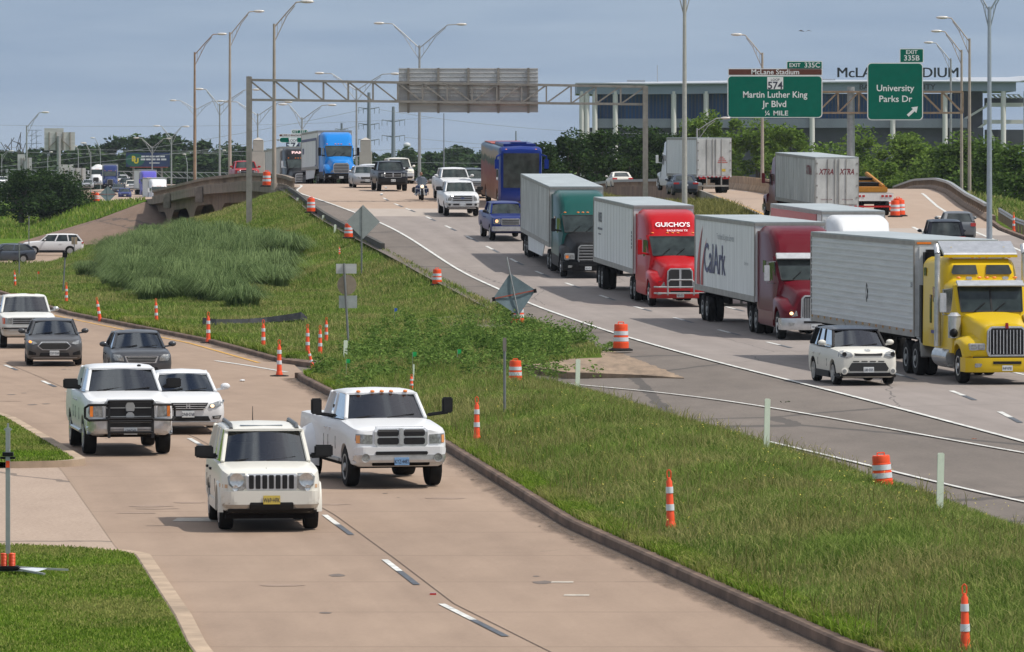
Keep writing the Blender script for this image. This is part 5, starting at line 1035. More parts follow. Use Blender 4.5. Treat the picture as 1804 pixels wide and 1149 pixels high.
def rig(label, px, py, d, k, S, T, group=None):
    """px: where the near left top... front left edge of the trailer at depth d"""
    y0 = S.get('ty', 5.95); root = empty('semi_truck', label, 'truck', group=group)
    tractor(S, root); trailer(root, y0, **T); a = math.atan(k); xl = (px-CX)*d/F
    lx, ly = -1.29, y0; c, s = math.cos(a), math.sin(a); root.rotation_mode = 'XYZ'
    X, Yw = xl-(lx*c-ly*s), d-(lx*s+ly*c); g = grade(zm, d+4); root.location = (X, Yw, zm(Yw)+.01); root.rotation_euler = (math.atan((zm(Yw+19)-zm(Yw+1))/18), 0, a); return root
YEL = paint('yellow paint', (.62,.42,.012), dirt=.2); CRIM = paint('bright red paint', (.40,.004,.008)); MAR = paint('maroon paint', (.105,.002,.009), rough=.35); TEAL = paint('teal paint', (.006,.07,.062)); SKY_ = paint('bright blue paint', (.01,.19,.56)); BLKP = paint('black paint', (.012,.012,.014))
# --- yellow classic tractor, ribbed aluminium trailer
def y_nose(t, y0, z0, z1):
    mb = MB(); [mb.box(x-.22, x+.22, y0-.03, y0+.05, z1-.12, z1-.06) for x in (-1.0,-.35,.35,1.0)]; mb.build('marker_light', AMB, t)
def y_side(t, x, y0, y1, z0, z1):
    reflectors(t, x, y0, y1, z0+.12, 16); mb = MB(); mb.prism([(y0+7.0,z0+.85),(y0+7.17,z0+1.15),(y0+7.0,z0+1.45),(y0+6.83,z0+1.15)], x-.012, x+.0, axis='x'); mb.prism([(y0+7.0,z0+.95),(y0+7.11,z0+1.15),(y0+7.0,z0+1.35),(y0+6.89,z0+1.15)], x-.016, x-.013, 1, axis='x'); mb.build('placard_holder', [BLK, TALU], t)
    mb = MB(); lettering(mb, '231', .2, (x-.016, y0+.28, z0+1.55), '-x', bold=.02); mb.build('lettering', INK, t, fix=False)
r = rig('yellow long nosed semi truck with chrome stacks and a ribbed aluminium trailer', 1611, 0, 172.5, .145, dict(kind='classic', paint=YEL, drive=(7.0,8.35), ty=6.75, split=1, sqlamps=1, bars='v', nb=11, gw=.60, g0=.82, g1=1.70, bumperm=YEL, mirrorm=CHR, lampz=(3.06,2.62), plate='R4P·8781'), dict(Lt=16.0, skin=TALU, ribs='h', reefer=True, side=y_side, nose=y_nose))
mb = MB(); mb.loft([[(x, y, z) for y, z in ((3.45,3.72),(3.5,3.78),(4.3,4.12),(4.32,4.06),(3.55,3.70))] for x in (-1.12, 1.12)]); mb.build('roof_deflector', CHR, r, bevel=.01)
mb = MB(); mb.box(-1.12,1.12,3.44,3.5,3.64,3.72); [mb.beam((x,3.9,3.6),(x,3.9,3.95),.05,.05) for x in (-.8,.8)]; mb.build('deflector_frame', YEL, r)
mb = MB(); mb.loft([[(x, y, z) for y, z in ((2.08,2.80),(2.02,2.84),(2.30,2.99),(2.38,2.93))] for x in (-1.0,-.5,0,.5,1.0)]); mb.build('sun_visor', CHR, r, smooth=40)
for s in (-1, 1):
    mb = MB(); mb.add([(s*x, 3.32+.35*(z-3.12)+.0-.03, z) for x, z in ((.12,3.14),(.88,3.14),(.92,3.2),(.84,3.42),(.16,3.42))], [(0,1,2,3,4)]); mb.build('skylight', GLS, r)
mb = MB(); [mb.ball((x, 3.6, 3.66), (.075,.05,.045), 5) for x in (-.9,-.22,0,.22,.9)]; mb.build('roof_lamp', AMB, r, smooth=60)
mb = MB(); mb.prism([(-.05,1.64),(.05,1.64),(.04,1.80),(-.04,1.80)], .02, .08); mb.build('badge', mat('red badge', (.25,.01,.02), .3), r)
mb = MB(); lettering(mb, 'TRANSPORT', .10, (-1.216, 4.6, 2.95), '-x', bold=.01) if False else [mb.box(-1.216,-1.202,4.2+k*.16,4.3+k*.16,1.35,1.45) for k in range(4)]; mb.build('decal', mat('blue decal', (.03,.05,.3), .5), r)
for s in (-1, 1):
    mb = MB(); mb.box(s*1.2-.03, s*1.2+.03, 6.06, 6.34, .75, 2.75); mb.build('side_extender', SMOK, r)
    mb = MB(); mb.loft([[(s*.78, y, z), (s*1.26, y, z), (s*1.26, y+.03, z-.04), (s*.78, y+.03, z-.04)] for y, z in ((5.95,.62),(6.05,1.0),(6.25,1.16),(6.6,1.18))]); mb.build('quarter_fender', STL, r, smooth=40)
    mb = MB(); mb.box(min(s*1.19,s*1.212), max(s*1.19,s*1.212), 4.75, 5.0, 1.65, 2.5); mb.build('slot_window', GLS, r, bevel=.02)
    mb = MB(); mb.box(min(s*1.19,s*1.207), max(s*1.19,s*1.207), 4.55, 5.15, 1.02, 1.5); mb.build('locker_door', mat('yellow panel', (.54,.36,.01), .4, var=.05), r, bevel=.02)
    mb = MB(); mb.box(min(s*1.19,s*1.214), max(s*1.19,s*1.214), 5.5, 5.8, 3.05, 3.3); mb.build('porthole', GLS, r, bevel=.02)
    mb = MB(); mb.ball((s*1.17, 1.9, 1.45), (.13,.2,.16), 6); mb.build('intake_hose', SMOK, r, smooth=60)
    mb = MB(); mb.box(s*.55-.09, s*.55+.09, 2.55, 2.7, 3.0, 3.09); mb.build('spot_lamp', CHR, r, bevel=.02)
mb = MB(); mb.box(-1.0,1.0,.06,.10,.775,.815); mb.build('bumper_gap', BLK, r)
# --- maroon tractor with swooshed white trailer
def cal_side(t, x, y0, y1, z0, z1):
    mb = MB(); lettering(mb, 'CalArk', 1.62, (x-.006, y1-5.5, z0+1.25), '-x', bold=.008, sx=1.25); mb.build('lettering', mat('navy vinyl', (.05,.055,.16), .5, var=.15), t, fix=False)
    mb = MB(); red = mat('red vinyl', (.42,.07,.075), .5, var=.15)
    for k, (q, w) in enumerate(((.35, .95), (1.55, .62))):
        L_, R_ = [], []
        for i in range(13):
            u = i/12; z = z0+.22+u*(2.35-.45*k); yb = y1-q-.2-1.75*u*u+0.0; L_.append((yb+.0, z)); R_.append((yb-w*(1-u)**.8, z))
        g = [[(x-.006, a[0], a[1]), (x-.006, b[0], b[1])] for a, b in zip(L_, R_)]; mb.patch(g)
    mb.build('swoosh', red, t, fix=False)
    mb = MB(); lettering(mb, 'Truckload & Logistics Services', .34, (x-.006, y0+7.6, z1-.72), '-x', sx=1.1); lettering(mb, 'calark.com', .20, (x-.006, y0+2.1, z0+1.35), '-x', sx=1.3); mb.build('lettering', mat('faded vinyl', (.27,.29,.31), .6), t, fix=False)
r = rig('maroon semi truck pulling a white trailer with a red swoosh and blue lettering', 1330, 0, 208.8, .105, dict(kind='aero', paint=MAR, drive=(6.3,7.65), ty=6.0, gw=.52, g0=.68, g1=1.60, bars='v', nb=12, bumperm=CHR, mirrorm=CHR, loopmirror=1, lit=1, lampz=(3.0,2.45), top=3.98), dict(Lt=16.1, skin=TRL, ribs=None, side=cal_side))
mb = MB(); mb.loft([[(x, y, z) for y, z in ((2.44,2.80),(2.28,2.86),(2.42,3.06),(2.62,3.04))] for x in (-1.05,-1,0,1,1.05)]); mb.build('sun_visor', CHR, r, smooth=40)
# --- bright red tractor
def ro_side(t, x, y0, y1, z0, z1):
    mb = MB(); lettering(mb, '1083', .62, (x-.006, y1-2.7, z0+2.05), '-x', bold=.02, sx=1.35); mb.build('lettering', mat('worn dark vinyl', (.14,.15,.17), .6), t, fix=False); mb = MB(); [mb.box(x-.008, x-.004, y1-3.7, y1-1.8, z0+1.5, z0+1.6), mb.box(x-.008, x-.004, y1-3.1, y1-2.1, z0+1.28, z0+1.34)]
    for k in range(5): mb.box(x-.008, x-.004, y0+.55, y0+.85, z0+1.05+k*.16, z0+1.16+k*.16)
    mb.build('trailer_mark', mat('worn dark vinyl', (.14,.15,.17), .6), t, fix=False)
r = rig("bright red semi truck with white lettering over its windscreen and a grey trailer", 1116, 0, 244, .092, dict(kind='aero', paint=CRIM, drive=(6.3,7.65), ty=6.0, gw=.56, g0=.72, g1=1.62, bars='c', bumperm=CRIM, mirrorm=CRIM, lampz=(3.02,2.72)), dict(Lt=16.1, skin=TRL, ribs='f', side=ro_side))
mb = MB(); 
vs_, fs_ = text_shape("GUICHO'S", .33, .02, sx=.98); mb.add([(x+.02, 2.925+z*.66-.012, 3.36+z*.76) for x, _, z in vs_], fs_)
vs_, fs_ = text_shape("EAGLE PASS TX", .13, .012, sx=1.0); mb.add([(x+.2, 2.77+z*.66-.03, 3.12+z*.76) for x, _, z in vs_], fs_); mb.build('lettering', mat('white vinyl', (.8,.8,.8), .5), r, fix=False)
mb = MB()
for z in (.58, .84): mb.tube([(-1.1,-.2+.2,z),(-.95,-.2,z),(.95,-.2,z),(1.1,0,z)], .035)
for s in (-1, 1): mb.tube([(s*.55,-.2,.5),(s*.55,-.2,1.05),(s*.45,-.2,1.14)], .035)
mb.tube([(-.45,-.2,1.14),(.45,-.2,1.14)], .035); mb.build('grille_guard', STL, r, smooth=40)
# --- teal tractor
r = rig('teal semi truck with black hood and a dull ribbed trailer with white side skirts', 968, 0, 275, .085, dict(kind='aero', paint=TEAL, drive=(6.3,7.65), ty=6.0, hoodm=SMOK, gw=.5, bars='h', bumperm=SMOK, gsur=STL, mirrorm=SMOK, roundlamps=1, lampz=(3.0,2.7), near=False, fairm=SMOK), dict(Lt=16.1, skin=TRLG, ribs='v', skirt=True, near=False))
mb = MB(); mb.box(-.55,.55,3.52,3.6,3.56,3.72); mb.build('roof_vent', SMOK, r, bevel=.03)
# --- bright blue tractor, black tractor, and the trailer hidden in the far lane
def nv_side(t, x, y0, y1, z0, z1):
    mb = MB(); mb.box(x-.008, x-.004, y0+1.0, y1-.3, z1-.75, z1-.55); mb.box(x-.008, x-.004, y0+1.0, y0+1.8, z1-2.6, z1-.75); mb.box(x-.008,x-.004,y0+.9,y0+2.6,z1-2.75,z1-2.6); mb.box(x-.008,x-.004,y1-2.6,y1-1.2,z1-1.7,z1-1.25); mb.build('decal', mat('navy vinyl', (.05,.055,.16), .5), t)
r = rig('bright blue semi truck with wide chrome grille coming over the bridge crest', 560, 0, 434, .115, dict(kind='aero', paint=SKY_, drive=(6.3,7.65), ty=6.0, gw=.62, g0=.80, g1=1.56, bars='h', bumperm=SMOK, mirrorm=SMOK, fairm=SMOK, lampz=(3.02,2.7), near=False), dict(Lt=16.1, skin=TRL, side=nv_side, skirt=True, near=False, ribs='h' if False else None))
r = rig('black semi truck with a chrome grille beside the bright blue truck', 494, 0, 512, .13, dict(kind='aero', paint=BLKP, drive=(6.3,7.65), ty=6.0, gw=.5, bars='h', bumperm=SMOK, mirrorm=CHR, lit=1, lampz=(3.0,2.7), near=False), dict(Lt=16.1, skin=TRLG, near=False))
mb = MB(); vs_, fs_ = text_shape("PAM", .42, .05, sx=1.3); mb.add([(x, 3.08+z*.66-.012, 3.50+z*.72) for x, _, z in vs_], fs_); mb.build('lettering', mat('red white vinyl', (.75,.5,.5), .5), r, fix=False)
def rs_side(t, x, y0, y1, z0, z1):
    mb = MB(); mb.box(x-.012, x-.004, y0+1.5, y1-.2, z1-.75, z1-.17); mb.build('stripe', mat('pink red stripe', (.45,.10,.10), .5, var=.1), t)
rig('white semi truck almost hidden behind the maroon one, red stripe along its trailer roof', 1448, 0, 233, .085, dict(kind='aero', paint=WHITE, drive=(6.3,7.65), ty=6.0, near=False, top=3.95), dict(Lt=16.1, skin=TRL, side=rs_side, near=False))
# --- outbound trailers
def outrig(label, px, d, k, S, T, prof=zr):
    root = empty('semi_truck', label, 'truck'); y0 = S.get('ty', 6.0); tractor(S, root); trailer(root, y0, **T); yr = y0+T['Lt']; a = math.atan(k); X = (px-CX)*d/F   # d: depth of the doors, px: their middle
    nx, nd = X-yr*math.sin(a), d+yr*math.cos(a); root.rotation_mode = 'XYZ'; root.location = (nx, nd, prof(nd-1)+.01); root.rotation_euler = (-math.atan((prof(nd)-prof(d))/(nd-d)), 0, math.pi+a); return root
def xt_side(t, x, y0, y1, z0, z1):
    mb = MB(); lettering(mb, 'XTRA', .75, (-x, y1-2.2, z0+2.1), '+x', bold=.03); mb.build('lettering', MATS['maroon vinyl'], t, fix=False)
    mb = MB(); lettering(mb, 'XTRA', .75, (1.312, y1-2.2, z0+2.1), '+x', bold=.03); mb.build('lettering', MATS['maroon vinyl'], t, fix=False)
mat('maroon vinyl', (.16,.02,.03), .5, var=.1)
outrig('dark red semi truck seen from behind with a worn grey lettered trailer', 1474, 336, .115, dict(kind='aero', paint=paint('dull dark red paint', (.12,.015,.02)), drive=(6.3,7.65), near=False), dict(Lt=14.6, skin=TRLG, ribs='v', doors=lab_doors('XTRA', 2.05), side=xt_side, near=False))
outrig('white semi truck with dirty trailer doors leaving over the outbound bridge', 1258, 421, .127, dict(kind='aero', paint=WHITE, drive=(6.3,7.65), near=False), dict(Lt=14.6, skin=TRL, doors=lab_doors('', 2.0), near=False))
fb = empty('flatbed_trailer_truck', 'flatbed trailer carrying orange machinery beside the worn grey trailer', 'truck'); tractor(dict(kind='aero', paint=paint('dull white paint', (.5,.5,.5)), drive=(6.3,7.65), near=False, top=3.3), fb)
mb = MB(); mb.box(-1.29,1.29,6,19,1.25,1.45); bed = mb.build('flatbed', TRAIL, fb); mb = MB(); mb.box(-1.29,1.29,18.98,19.04,.95,1.42); mb.build('rear_panel', TRL, bed); mb = MB(); [mb.box(x-.08,x+.08,19.03,19.07,1.2,1.32) for x in (-1.1,-.85,-.6,.6,.85,1.1)]; mb.box(-1.2,1.2,18.98,19.03,.55,.66); mb.build('tail_light', RED, bed); mb = MB(); mb.box(-.5,.5,7,18.9,.75,1.25); mb.build('underframe', DARK, bed)
for y in (16.2, 17.5):
    for s in (-1, 1): twheel(bed, s*1.07, y, True, near=False)
def put_out(root, px, d, yr, k=.0):
    a = math.atan(k); nd = d+yr; root.rotation_mode = 'XYZ'; root.location = ((px-CX)*d/F-yr*math.sin(a), nd, zr(nd-1)+.01); root.rotation_euler = (-math.atan((zr(nd)-zr(d))/yr), 0, math.pi+a)
put_out(fb, 1538, 356, 19, .10)
mc = empty('road_machine', 'orange and black machine lashed on the flatbed trailer', 'machine'); mb = MB(); mb.box(-1.1,1.1,8,18,1.46,1.8); mb.box(-1.0,1.0,9,14,1.8,2.15); mb.beam((-.9,17.5,1.8),(-.9,11,2.5),.25,.25); mb.beam((.9,17.5,1.8),(.9,11,2.5),.25,.25); mb.build('machine_body', mat('machine orange', (.40,.17,.01), .55, var=.15), mc, bevel=.05)
mb = MB(); mb.box(-1.0,1.0,14.1,16.5,1.8,2.05); mb.box(-1.05,1.05,10,14.0,2.15,2.3); [mb.cyl((s*.9,y,1.75),(s*1.2,y,1.75),.32,n=14) for s in (-1,1) for y in (9,12,15.5)]; mb.build('engine_deck', SMOK, mc, bevel=.03); mc.rotation_mode = 'XYZ'; mc.location = fb.location; mc.rotation_euler = fb.rotation_euler
# --- tour bus
bus = empty('tour_bus', 'blue fronted tour bus with a brick red picture side behind the teal truck', 'bus'); BB = paint('bus blue paint', (.004,.022,.17))
bm_ = MB(); 
def bring(y, w, z0, z1, r=.2): half = [(0,z0),(w-.05,z0),(w,z0+.1),(w,z1-r),(w-.06,z1-.07),(w-r,z1),(0,z1+.05)]; return [(x,y,z) for x,z in half]+[(-x,y,z) for x,z in half[-2:0:-1]]
wrap = bpy.data.materials.new('bus picture wrap'); wrap.use_nodes = True; N_, L_ = wrap.node_tree.nodes, wrap.node_tree.links; tcn = N_.new('ShaderNodeTexCoord'); sxn = N_.new('ShaderNodeSeparateXYZ'); L_.new(tcn.outputs['Object'], sxn.inputs[0]); nzn = N_.new('ShaderNodeTexNoise'); nzn.inputs['Scale'].default_value = 1.3; nzn.inputs['Detail'].default_value = 6; L_.new(tcn.outputs['Object'], nzn.inputs['Vector'])
adn = N_.new('ShaderNodeMath'); adn.operation = 'MULTIPLY_ADD'; L_.new(nzn.outputs['Fac'], adn.inputs[0]); adn.inputs[1].default_value = .9; L_.new(sxn.outputs['Z'], adn.inputs[2]); mrn = N_.new('ShaderNodeMapRange'); mrn.inputs[1].default_value = .9; mrn.inputs[2].default_value = 4.7; L_.new(adn.outputs[0], mrn.inputs[0]); crn = N_.new('ShaderNodeValToRGB'); L_.new(mrn.outputs[0], crn.inputs[0])
e = crn.color_ramp.elements; e[0].position = 0; e[0].color = (.33,.20,.14,1); e[1].position = 1; e[1].color = (.16,.24,.33,1)
for p_, c_ in ((.18,(.30,.13,.08,1)),(.40,(.20,.045,.03,1)),(.52,(.16,.05,.04,1)),(.55,(.03,.05,.02,1)),(.62,(.05,.07,.03,1)),(.65,(.30,.24,.17,1)),(.75,(.28,.24,.19,1)),(.79,(.16,.22,.30,1))): q = e.new(p_); q.color = c_
bs = N_['Principled BSDF']; L_.new(crn.outputs[0], bs.inputs['Base Color']); bs.inputs['Roughness'].default_value = .55; bs.inputs['Specular IOR Level'].default_value = .15
ct = MB(); [ct.cyl((s*.85,y,.5),(s*1.5,y,.5),.62,n=20) for s in (-1,1) for y in (1.9,9.6)]
bm_.loft([bring(.9,1.28,.38,3.62), bring(6,1.29,.38,3.64), bring(12.6,1.29,.38,3.64), bring(12.9,1.2,.6,3.5)]); bm_.build('body', wrap, bus, smooth=40, cut=ct)
mb = MB(); mb.loft([bring(.0,1.10,.50,3.3,.25), bring(.05,1.22,.38,3.48,.25), bring(.35,1.285,.36,3.64), bring(.93,1.295,.36,3.65)]); mb.build('front_panel', BB, bus, smooth=40)
mb = MB(); g = [[(x, -.03+.0*abs(x), z) for x in np.linspace(-1.08,1.08,9)] for z in (1.2,2.2,2.8,3.28)]; mb.patch(g); mb.build('windscreen', GLS, bus, smooth=60, fix=False)
mb = MB(); mb.box(-1.0,1.0,1.0,6.5,3.66,3.82); mb.box(-.5,.5,1.4,2.4,3.82,3.9); mb.build('roof_pod', BB, bus, bevel=.06); mb = MB(); mb.box(-1.1,1.1,6.6,12.4,3.66,3.70); mb.build('roof_panel', mat('faded red roof', (.36,.07,.05), .5), bus)
for s in (-1, 1):
    mb = MB(); mb.box(s*.85-.22,s*.85+.22,-.03+.1,.25,.72,.92); mb.build('headlight', HLP, bus, bevel=.02); mb = MB(); mb.tube([(s*1.2,.2,3.2),(s*1.5,-.25,3.1),(s*1.5,-.25,2.9)], .05); mb.box(s*1.5-.13,s*1.5+.13,-.32,-.18,2.35,2.92); mb.build('mirror', BB, bus, bevel=.03)
    for y in (1.9, 9.6): twheel(bus, s*1.1, y, near=False)
    mb = MB(); mb.box(min(s*1.28,s*1.30),max(s*1.28,s*1.30),1.2,2.2,1.6,3.0); mb.build('side_window', GLS, bus)
mb = MB(); [mb.ball((x,.12,3.5),(.07,.05,.04),5) for x in (-.9,-.15,.15,.9)]; mb.build('roof_lamp', AMB, bus, smooth=60)
place(bus, 0, 0, .095, zm, d=342, x=(918-CX)*342/F)
# --- motorcycle and rider
mo = empty('touring_motorcycle', 'touring motorcycle with windshield and lit headlamp riding between lanes', 'motorcycle'); mb = MB()
for y in (0, 1.65): mb = MB(); mb.lathe([(.22,-.06),(.31,-.075),(.33,-.03),(.33,.03),(.31,.075),(.22,.06)], (0,y,.33), 'x', 18); o = mb.build('wheel', RUB, mo, smooth=40); mb = MB(); mb.lathe([(.23,-.02),(.23,.02),(.02,.04),(.02,-.04)], (0,y,.33), 'x', 14); mb.build('rim', CHR, o)
mb = MB(); [mb.tube([(s*.1,0,.33),(s*.11,.35,1.0)], .03) for s in (-1,1)]; mb.tube([(-.42,.62,1.12),(-.25,.42,1.08),(.25,.42,1.08),(.42,.62,1.12)], .022); mb.build('front_fork', CHR, mo, smooth=40)
mb = MB(); mb.lathe([(.0,-.02),(.12,-.01),(.13,.05),(.06,.16)], (0,.18,.86), 'y', 14); mb.build('headlamp', CHR, mo, smooth=40); mb = MB(); mb.ball((0,.15,.86),(.10,.03,.10),6); mb.build('lamp', glow('bike lamp', (1,.72,.45), 1.6), mo)
mb = MB(); mb.ball((0,.75,.80),(.2,.35,.17),7); mb.loft([[(x*w,y,z) for x,z in ((-1,.42),(1,.42),(1,.66),(-1,.66))] for y,w in ((.5,.16),(1.2,.2),(1.9,.12))]); mb.build('fuel_tank', BLUE, mo, smooth=50); mb = MB(); [mb.box(s*.38-.12,s*.38+.12,1.35,2.0,.42,.78) for s in (-1,1)]; mb.build('saddle_bag', SMOK, mo, bevel=.06); mb = MB(); mb.ball((0,1.2,.78),(.2,.4,.1),6); mb.build('saddle', SMOK, mo, smooth=60)
mb = MB(); mb.patch([[(x,.30+.15*abs(x)+.22*(z-1),z) for x in (-.28,-.14,0,.14,.28)] for z in (.95,1.15,1.38)]); mb.build('windshield', mat('smoke screen', (.10,.12,.15), .1), mo, fix=False); mb = MB(); [mb.box(s*.55-.08,s*.55+.08,.5,.54,1.22,1.32) for s in (-1,1)]; [mb.tube([(s*.38,.56,1.12),(s*.5,.52,1.24)],.012) for s in (-1,1)]; mb.tube([(-.42,.35,.35),(-.42,.35,.72),(.42,.35,.72),(.42,.35,.35)],.02); mb.build('mirror', CHR, mo)
mb = MB(); [mb.tube([(s*.1,.4,.5),(s*.35,.4,.35)],.02) for s in (-1,1)]; [mb.cyl((s*.3,.6,.3),(s*.3,2.0,.32),.05) for s in (-1,1)]; mb.cyl((-.2,.8,.42),(.2,.8,.42),.17); mb.build('engine', CHR, mo, smooth=40)
place(mo, 744, 353.5, .10)
def person(name, label, J, E, rad, mats_, loc_from):
    me = bpy.data.meshes.new(name); me.from_pydata(J, E, []); o = bpy.data.objects.new(name, me); COL.objects.link(o)
    md = o.modifiers.new('s', 'SKIN'); md.use_smooth_shade = True; sv = me.skin_vertices[0].data
    for i, r_ in enumerate(rad): sv[i].radius = (r_, r_)
    sv[0].use_root = True; ms = o.modifiers.new('u', 'SUBSURF'); ms.levels = 1; ms.render_levels = 1
    dg = bpy.context.evaluated_depsgraph_get(); nm = bpy.data.meshes.new_from_object(o.evaluated_get(dg)); o.modifiers.clear(); o.data = nm
    for q in mats_: nm.materials.append(q)
    return o
J = [(0,1.15,.86),(0,1.12,1.08),(0,1.05,1.32),(0,1.02,1.43),(0,1.0,1.50),(-.2,1.03,1.36),(-.33,.85,1.18),(-.38,.64,1.14),(.2,1.03,1.36),(.33,.85,1.18),(.38,.64,1.14),(-.14,1.1,.84),(-.28,.72,.78),(-.30,.62,.40),(-.30,.50,.34),(.14,1.1,.84),(.28,.72,.78),(.30,.62,.40),(.30,.50,.34)]
E = [(0,1),(1,2),(2,3),(3,4),(2,5),(5,6),(6,7),(2,8),(8,9),(9,10),(0,11),(11,12),(12,13),(13,14),(0,15),(15,16),(16,17),(17,18)]
rid = person('person', '', J, E, [.16,.17,.17,.06,.06,.09,.06,.045,.09,.06,.045,.11,.085,.06,.05,.11,.085,.06,.05], [mat('grey shirt', (.13,.15,.19), .9, var=.2)], mo); tag(rid, 'rider in a grey shirt sitting astride the touring motorcycle, hands on the bars', 'person')
skin = mat('skin', (.45,.24,.17), .6, var=.08); mb = MB(); mb.ball((0,.98,1.62),(.085,.105,.125),8); mb.ball((0,.875,1.60),(.018,.02,.025),4); [mb.ball((s*.085,.99,1.61),(.015,.03,.035),4) for s in (-1,1)]; mb.build('head', skin, rid, smooth=60); mb = MB(); mb.ball((0,1.0,1.67),(.09,.105,.09),8); mb.build('hair', mat('short hair', (.12,.08,.05), .9), rid, smooth=60)
mb = MB(); mb.box(-.07,.07,.872,.9,1.625,1.655); mb.build('sunglasses', SMOK, rid)
for s in (-1, 1):
    mb = MB(); [mb.tube([(s*(.36+k*.022), .64, 1.15), (s*(.37+k*.022), .585, 1.16), (s*(.375+k*.022), .58, 1.12)], .010, 6) for k in range(4)]; mb.tube([(s*.35,.66,1.14),(s*.345,.61,1.11)], .012, 6); mb.ball((s*.39,.65,1.145),(.05,.045,.03),5); mb.build('hand', skin, rid, smooth=60)
for s in (-1, 1):
    mb = MB(); mb.loft([[(s*x+dx, y, z) for dx, z in ((-.09,zc-.09),(.09,zc-.09),(.09,zc+.09),(-.09,zc+.09))] for x, y, zc in ((.14,1.15,.84),(.29,.70,.80))]); mb.beam((s*.29,.70,.80),(s*.31,.62,.36),.16,.16,w1=.12,h1=.12); mb.build('jeans', mat('denim', (.03,.05,.11), .9, var=.2), rid, smooth=50, bevel=.03)
rid.location = mo.location; rid.rotation_mode = 'XYZ'; rid.rotation_euler = mo.rotation_euler
# --- far traffic beyond the bridge
def far_rig(label, px, d, z, k, P, T, prof=None):
    root = empty('semi_truck', label, 'truck'); tractor(dict(kind='aero', paint=P, drive=(6.3,7.65), near=False, bumperm=SMOK), root); trailer(root, 6.0, near=False, **T); root.rotation_euler = (0,0,math.atan(k)); root.location = ((px-CX)*d/F, d, z); return root
far_rig('distant navy semi truck with a white trailer in the far queue', 194, 935, 1.95, .07, paint('navy paint', (.02,.035,.12)), dict(Lt=15, skin=TRL)); far_rig('distant truck with violet blue cab and grey trailer', 265, 838, 1.15, .125, paint('violet blue paint', (.10,.09,.42)), dict(Lt=13, skin=TRL)); far_rig('distant white semi truck low behind the grassy embankment', 282, 790, .1, .125, WHITE, dict(Lt=13, skin=TRL))
for i, (nm_, lab, px, d, z, P, SS) in enumerate((('sedan','distant dark sedan beside the rolled up diamond sign', 208, 860, 1.6, GREYB, SED), ('large_suv','distant tan SUV with its lamps on in the far queue', 232, 900, 1.7, PEARL, SUV), ('pickup_truck','distant black pickup in the far queue', 222, 905, 1.8, NAVY, PK), ('sedan','distant blue sedan low behind the embankment grass', 220, 790, 1.3, BLUE, SED), ('pickup_truck','distant white pickup behind the navy truck', 216, 960, 2.2, WHITE, PK), ('sedan','distant white car seen over the crown of the dark round tree', 4, 900, 2.6, WHITE, SED), ('sedan','distant silver car beside the dark tree crown', 155, 880, 2.2, SILV, SED))):
    r = car(dict(SS, name=nm_, label=lab, cat='pickup truck' if SS is PK else 'car', paint=P, near=False, face=face_f150 if SS is not SED else face_sedan('small','',0))); r.location = ((px-CX)*d/F, d, z); r.rotation_euler = (0,0,.08)
mx_ = empty('concrete_mixer', 'distant white concrete mixer truck beside the navy truck', 'truck'); tractor(dict(kind='aero', paint=WHITE, drive=(5.5,6.8), near=False, short=1, top=2.95), mx_); mb = MB(); mb.lathe([(.4,3.2),(1.0,4.0),(1.2,5.4),(.9,7.2),(.45,8.2)], (0,0,2.6), 'y', 16); mb.build('drum', OLDW, mx_, smooth=40); mx_.location = ((169-CX)*960/F, 960, 2.2)
# ------------------------------------------------------------------ gantries, signs, lamps
PX = lambda px, d: (px-CX)*d/F
ZZ = lambda py, d: HC-(py-HOR)*d/F
GALV = mat('gantry steel', (.27,.25,.22), .55, .3, var=.2, scale=2); SGN = mat('sign back aluminium', (.50,.50,.49), .6, .0, var=.18, scale=1.2, stretch=(.4,1,3)); GRN = mat('sign green', (.0,.125,.085), .6, var=.06, scale=2, spec=.12); WSG = mat('sign white', (.72,.75,.74), .45, var=.05); BRN = mat('sign brown', (.10,.025,.012), .5, var=.06)
D1 = 352.0
ga1 = empty('sign_gantry', 'weathered steel truss gantry spanning the oncoming lanes', 'gantry', (0,0,0))
xl, xr = PX(439, D1), PX(1137, D1); zt, zbm = ZZ(141, D1), ZZ(176, D1); zt2, zb2 = ZZ(153, D1), ZZ(184, D1)
for x, top, base in ((xl, ZZ(135,D1), zg(D1, xl)-.4), (xr, ZZ(152,D1), 1.0)):
    mb = MB()
    for dy in (-.55, .55): mb.beam((x, D1+dy, base), (x, D1+dy, top), .30, .34, up=(0,1,0))
    n = 9
    for i in range(n): a, b = base+(top-base)*i/n, base+(top-base)*(i+1)/n; s = 1 if i%2 else -1; mb.beam((x, D1-.55*s, a), (x, D1+.55*s, b), .07, .07, up=(1,0,0))
    mb.build('post', GALV, ga1)
mb = MB(); n = 16
P = lambda u, top, dy: (xl+(xr-xl)*u, D1+dy, (zt+(zt2-zt)*u) if top else (zbm+(zb2-zbm)*u))
for dy in (-.5, .5):
    for top in (0, 1): mb.beam(P(0,top,dy), P(1,top,dy), .14, .14)
    for i in range(n+1): mb.beam(P(i/n,0,dy), P(i/n,1,dy), .09, .09, up=(0,1,0))
    for i in range(n): mb.beam(P(i/n,1,dy), P((i+1)/n,0,dy), .09, .09, up=(0,1,0)) if i < 9 else mb.beam(P(i/n,0,dy), P((i+1)/n,1,dy), .09, .09, up=(0,1,0))
for i in range(n+1):
    for top in (0, 1): mb.beam(P(i/n,top,-.5), P(i/n,top,.5), .07, .07)
mb.build('truss', GALV, ga1)
sb = empty('highway_sign', 'large ribbed grey back of a highway sign hung on the truss gantry', 'sign', (0,0,0)); x0, x1, z0, z1 = PX(702,D1), PX(948,D1), ZZ(198,D1), ZZ(120,D1)
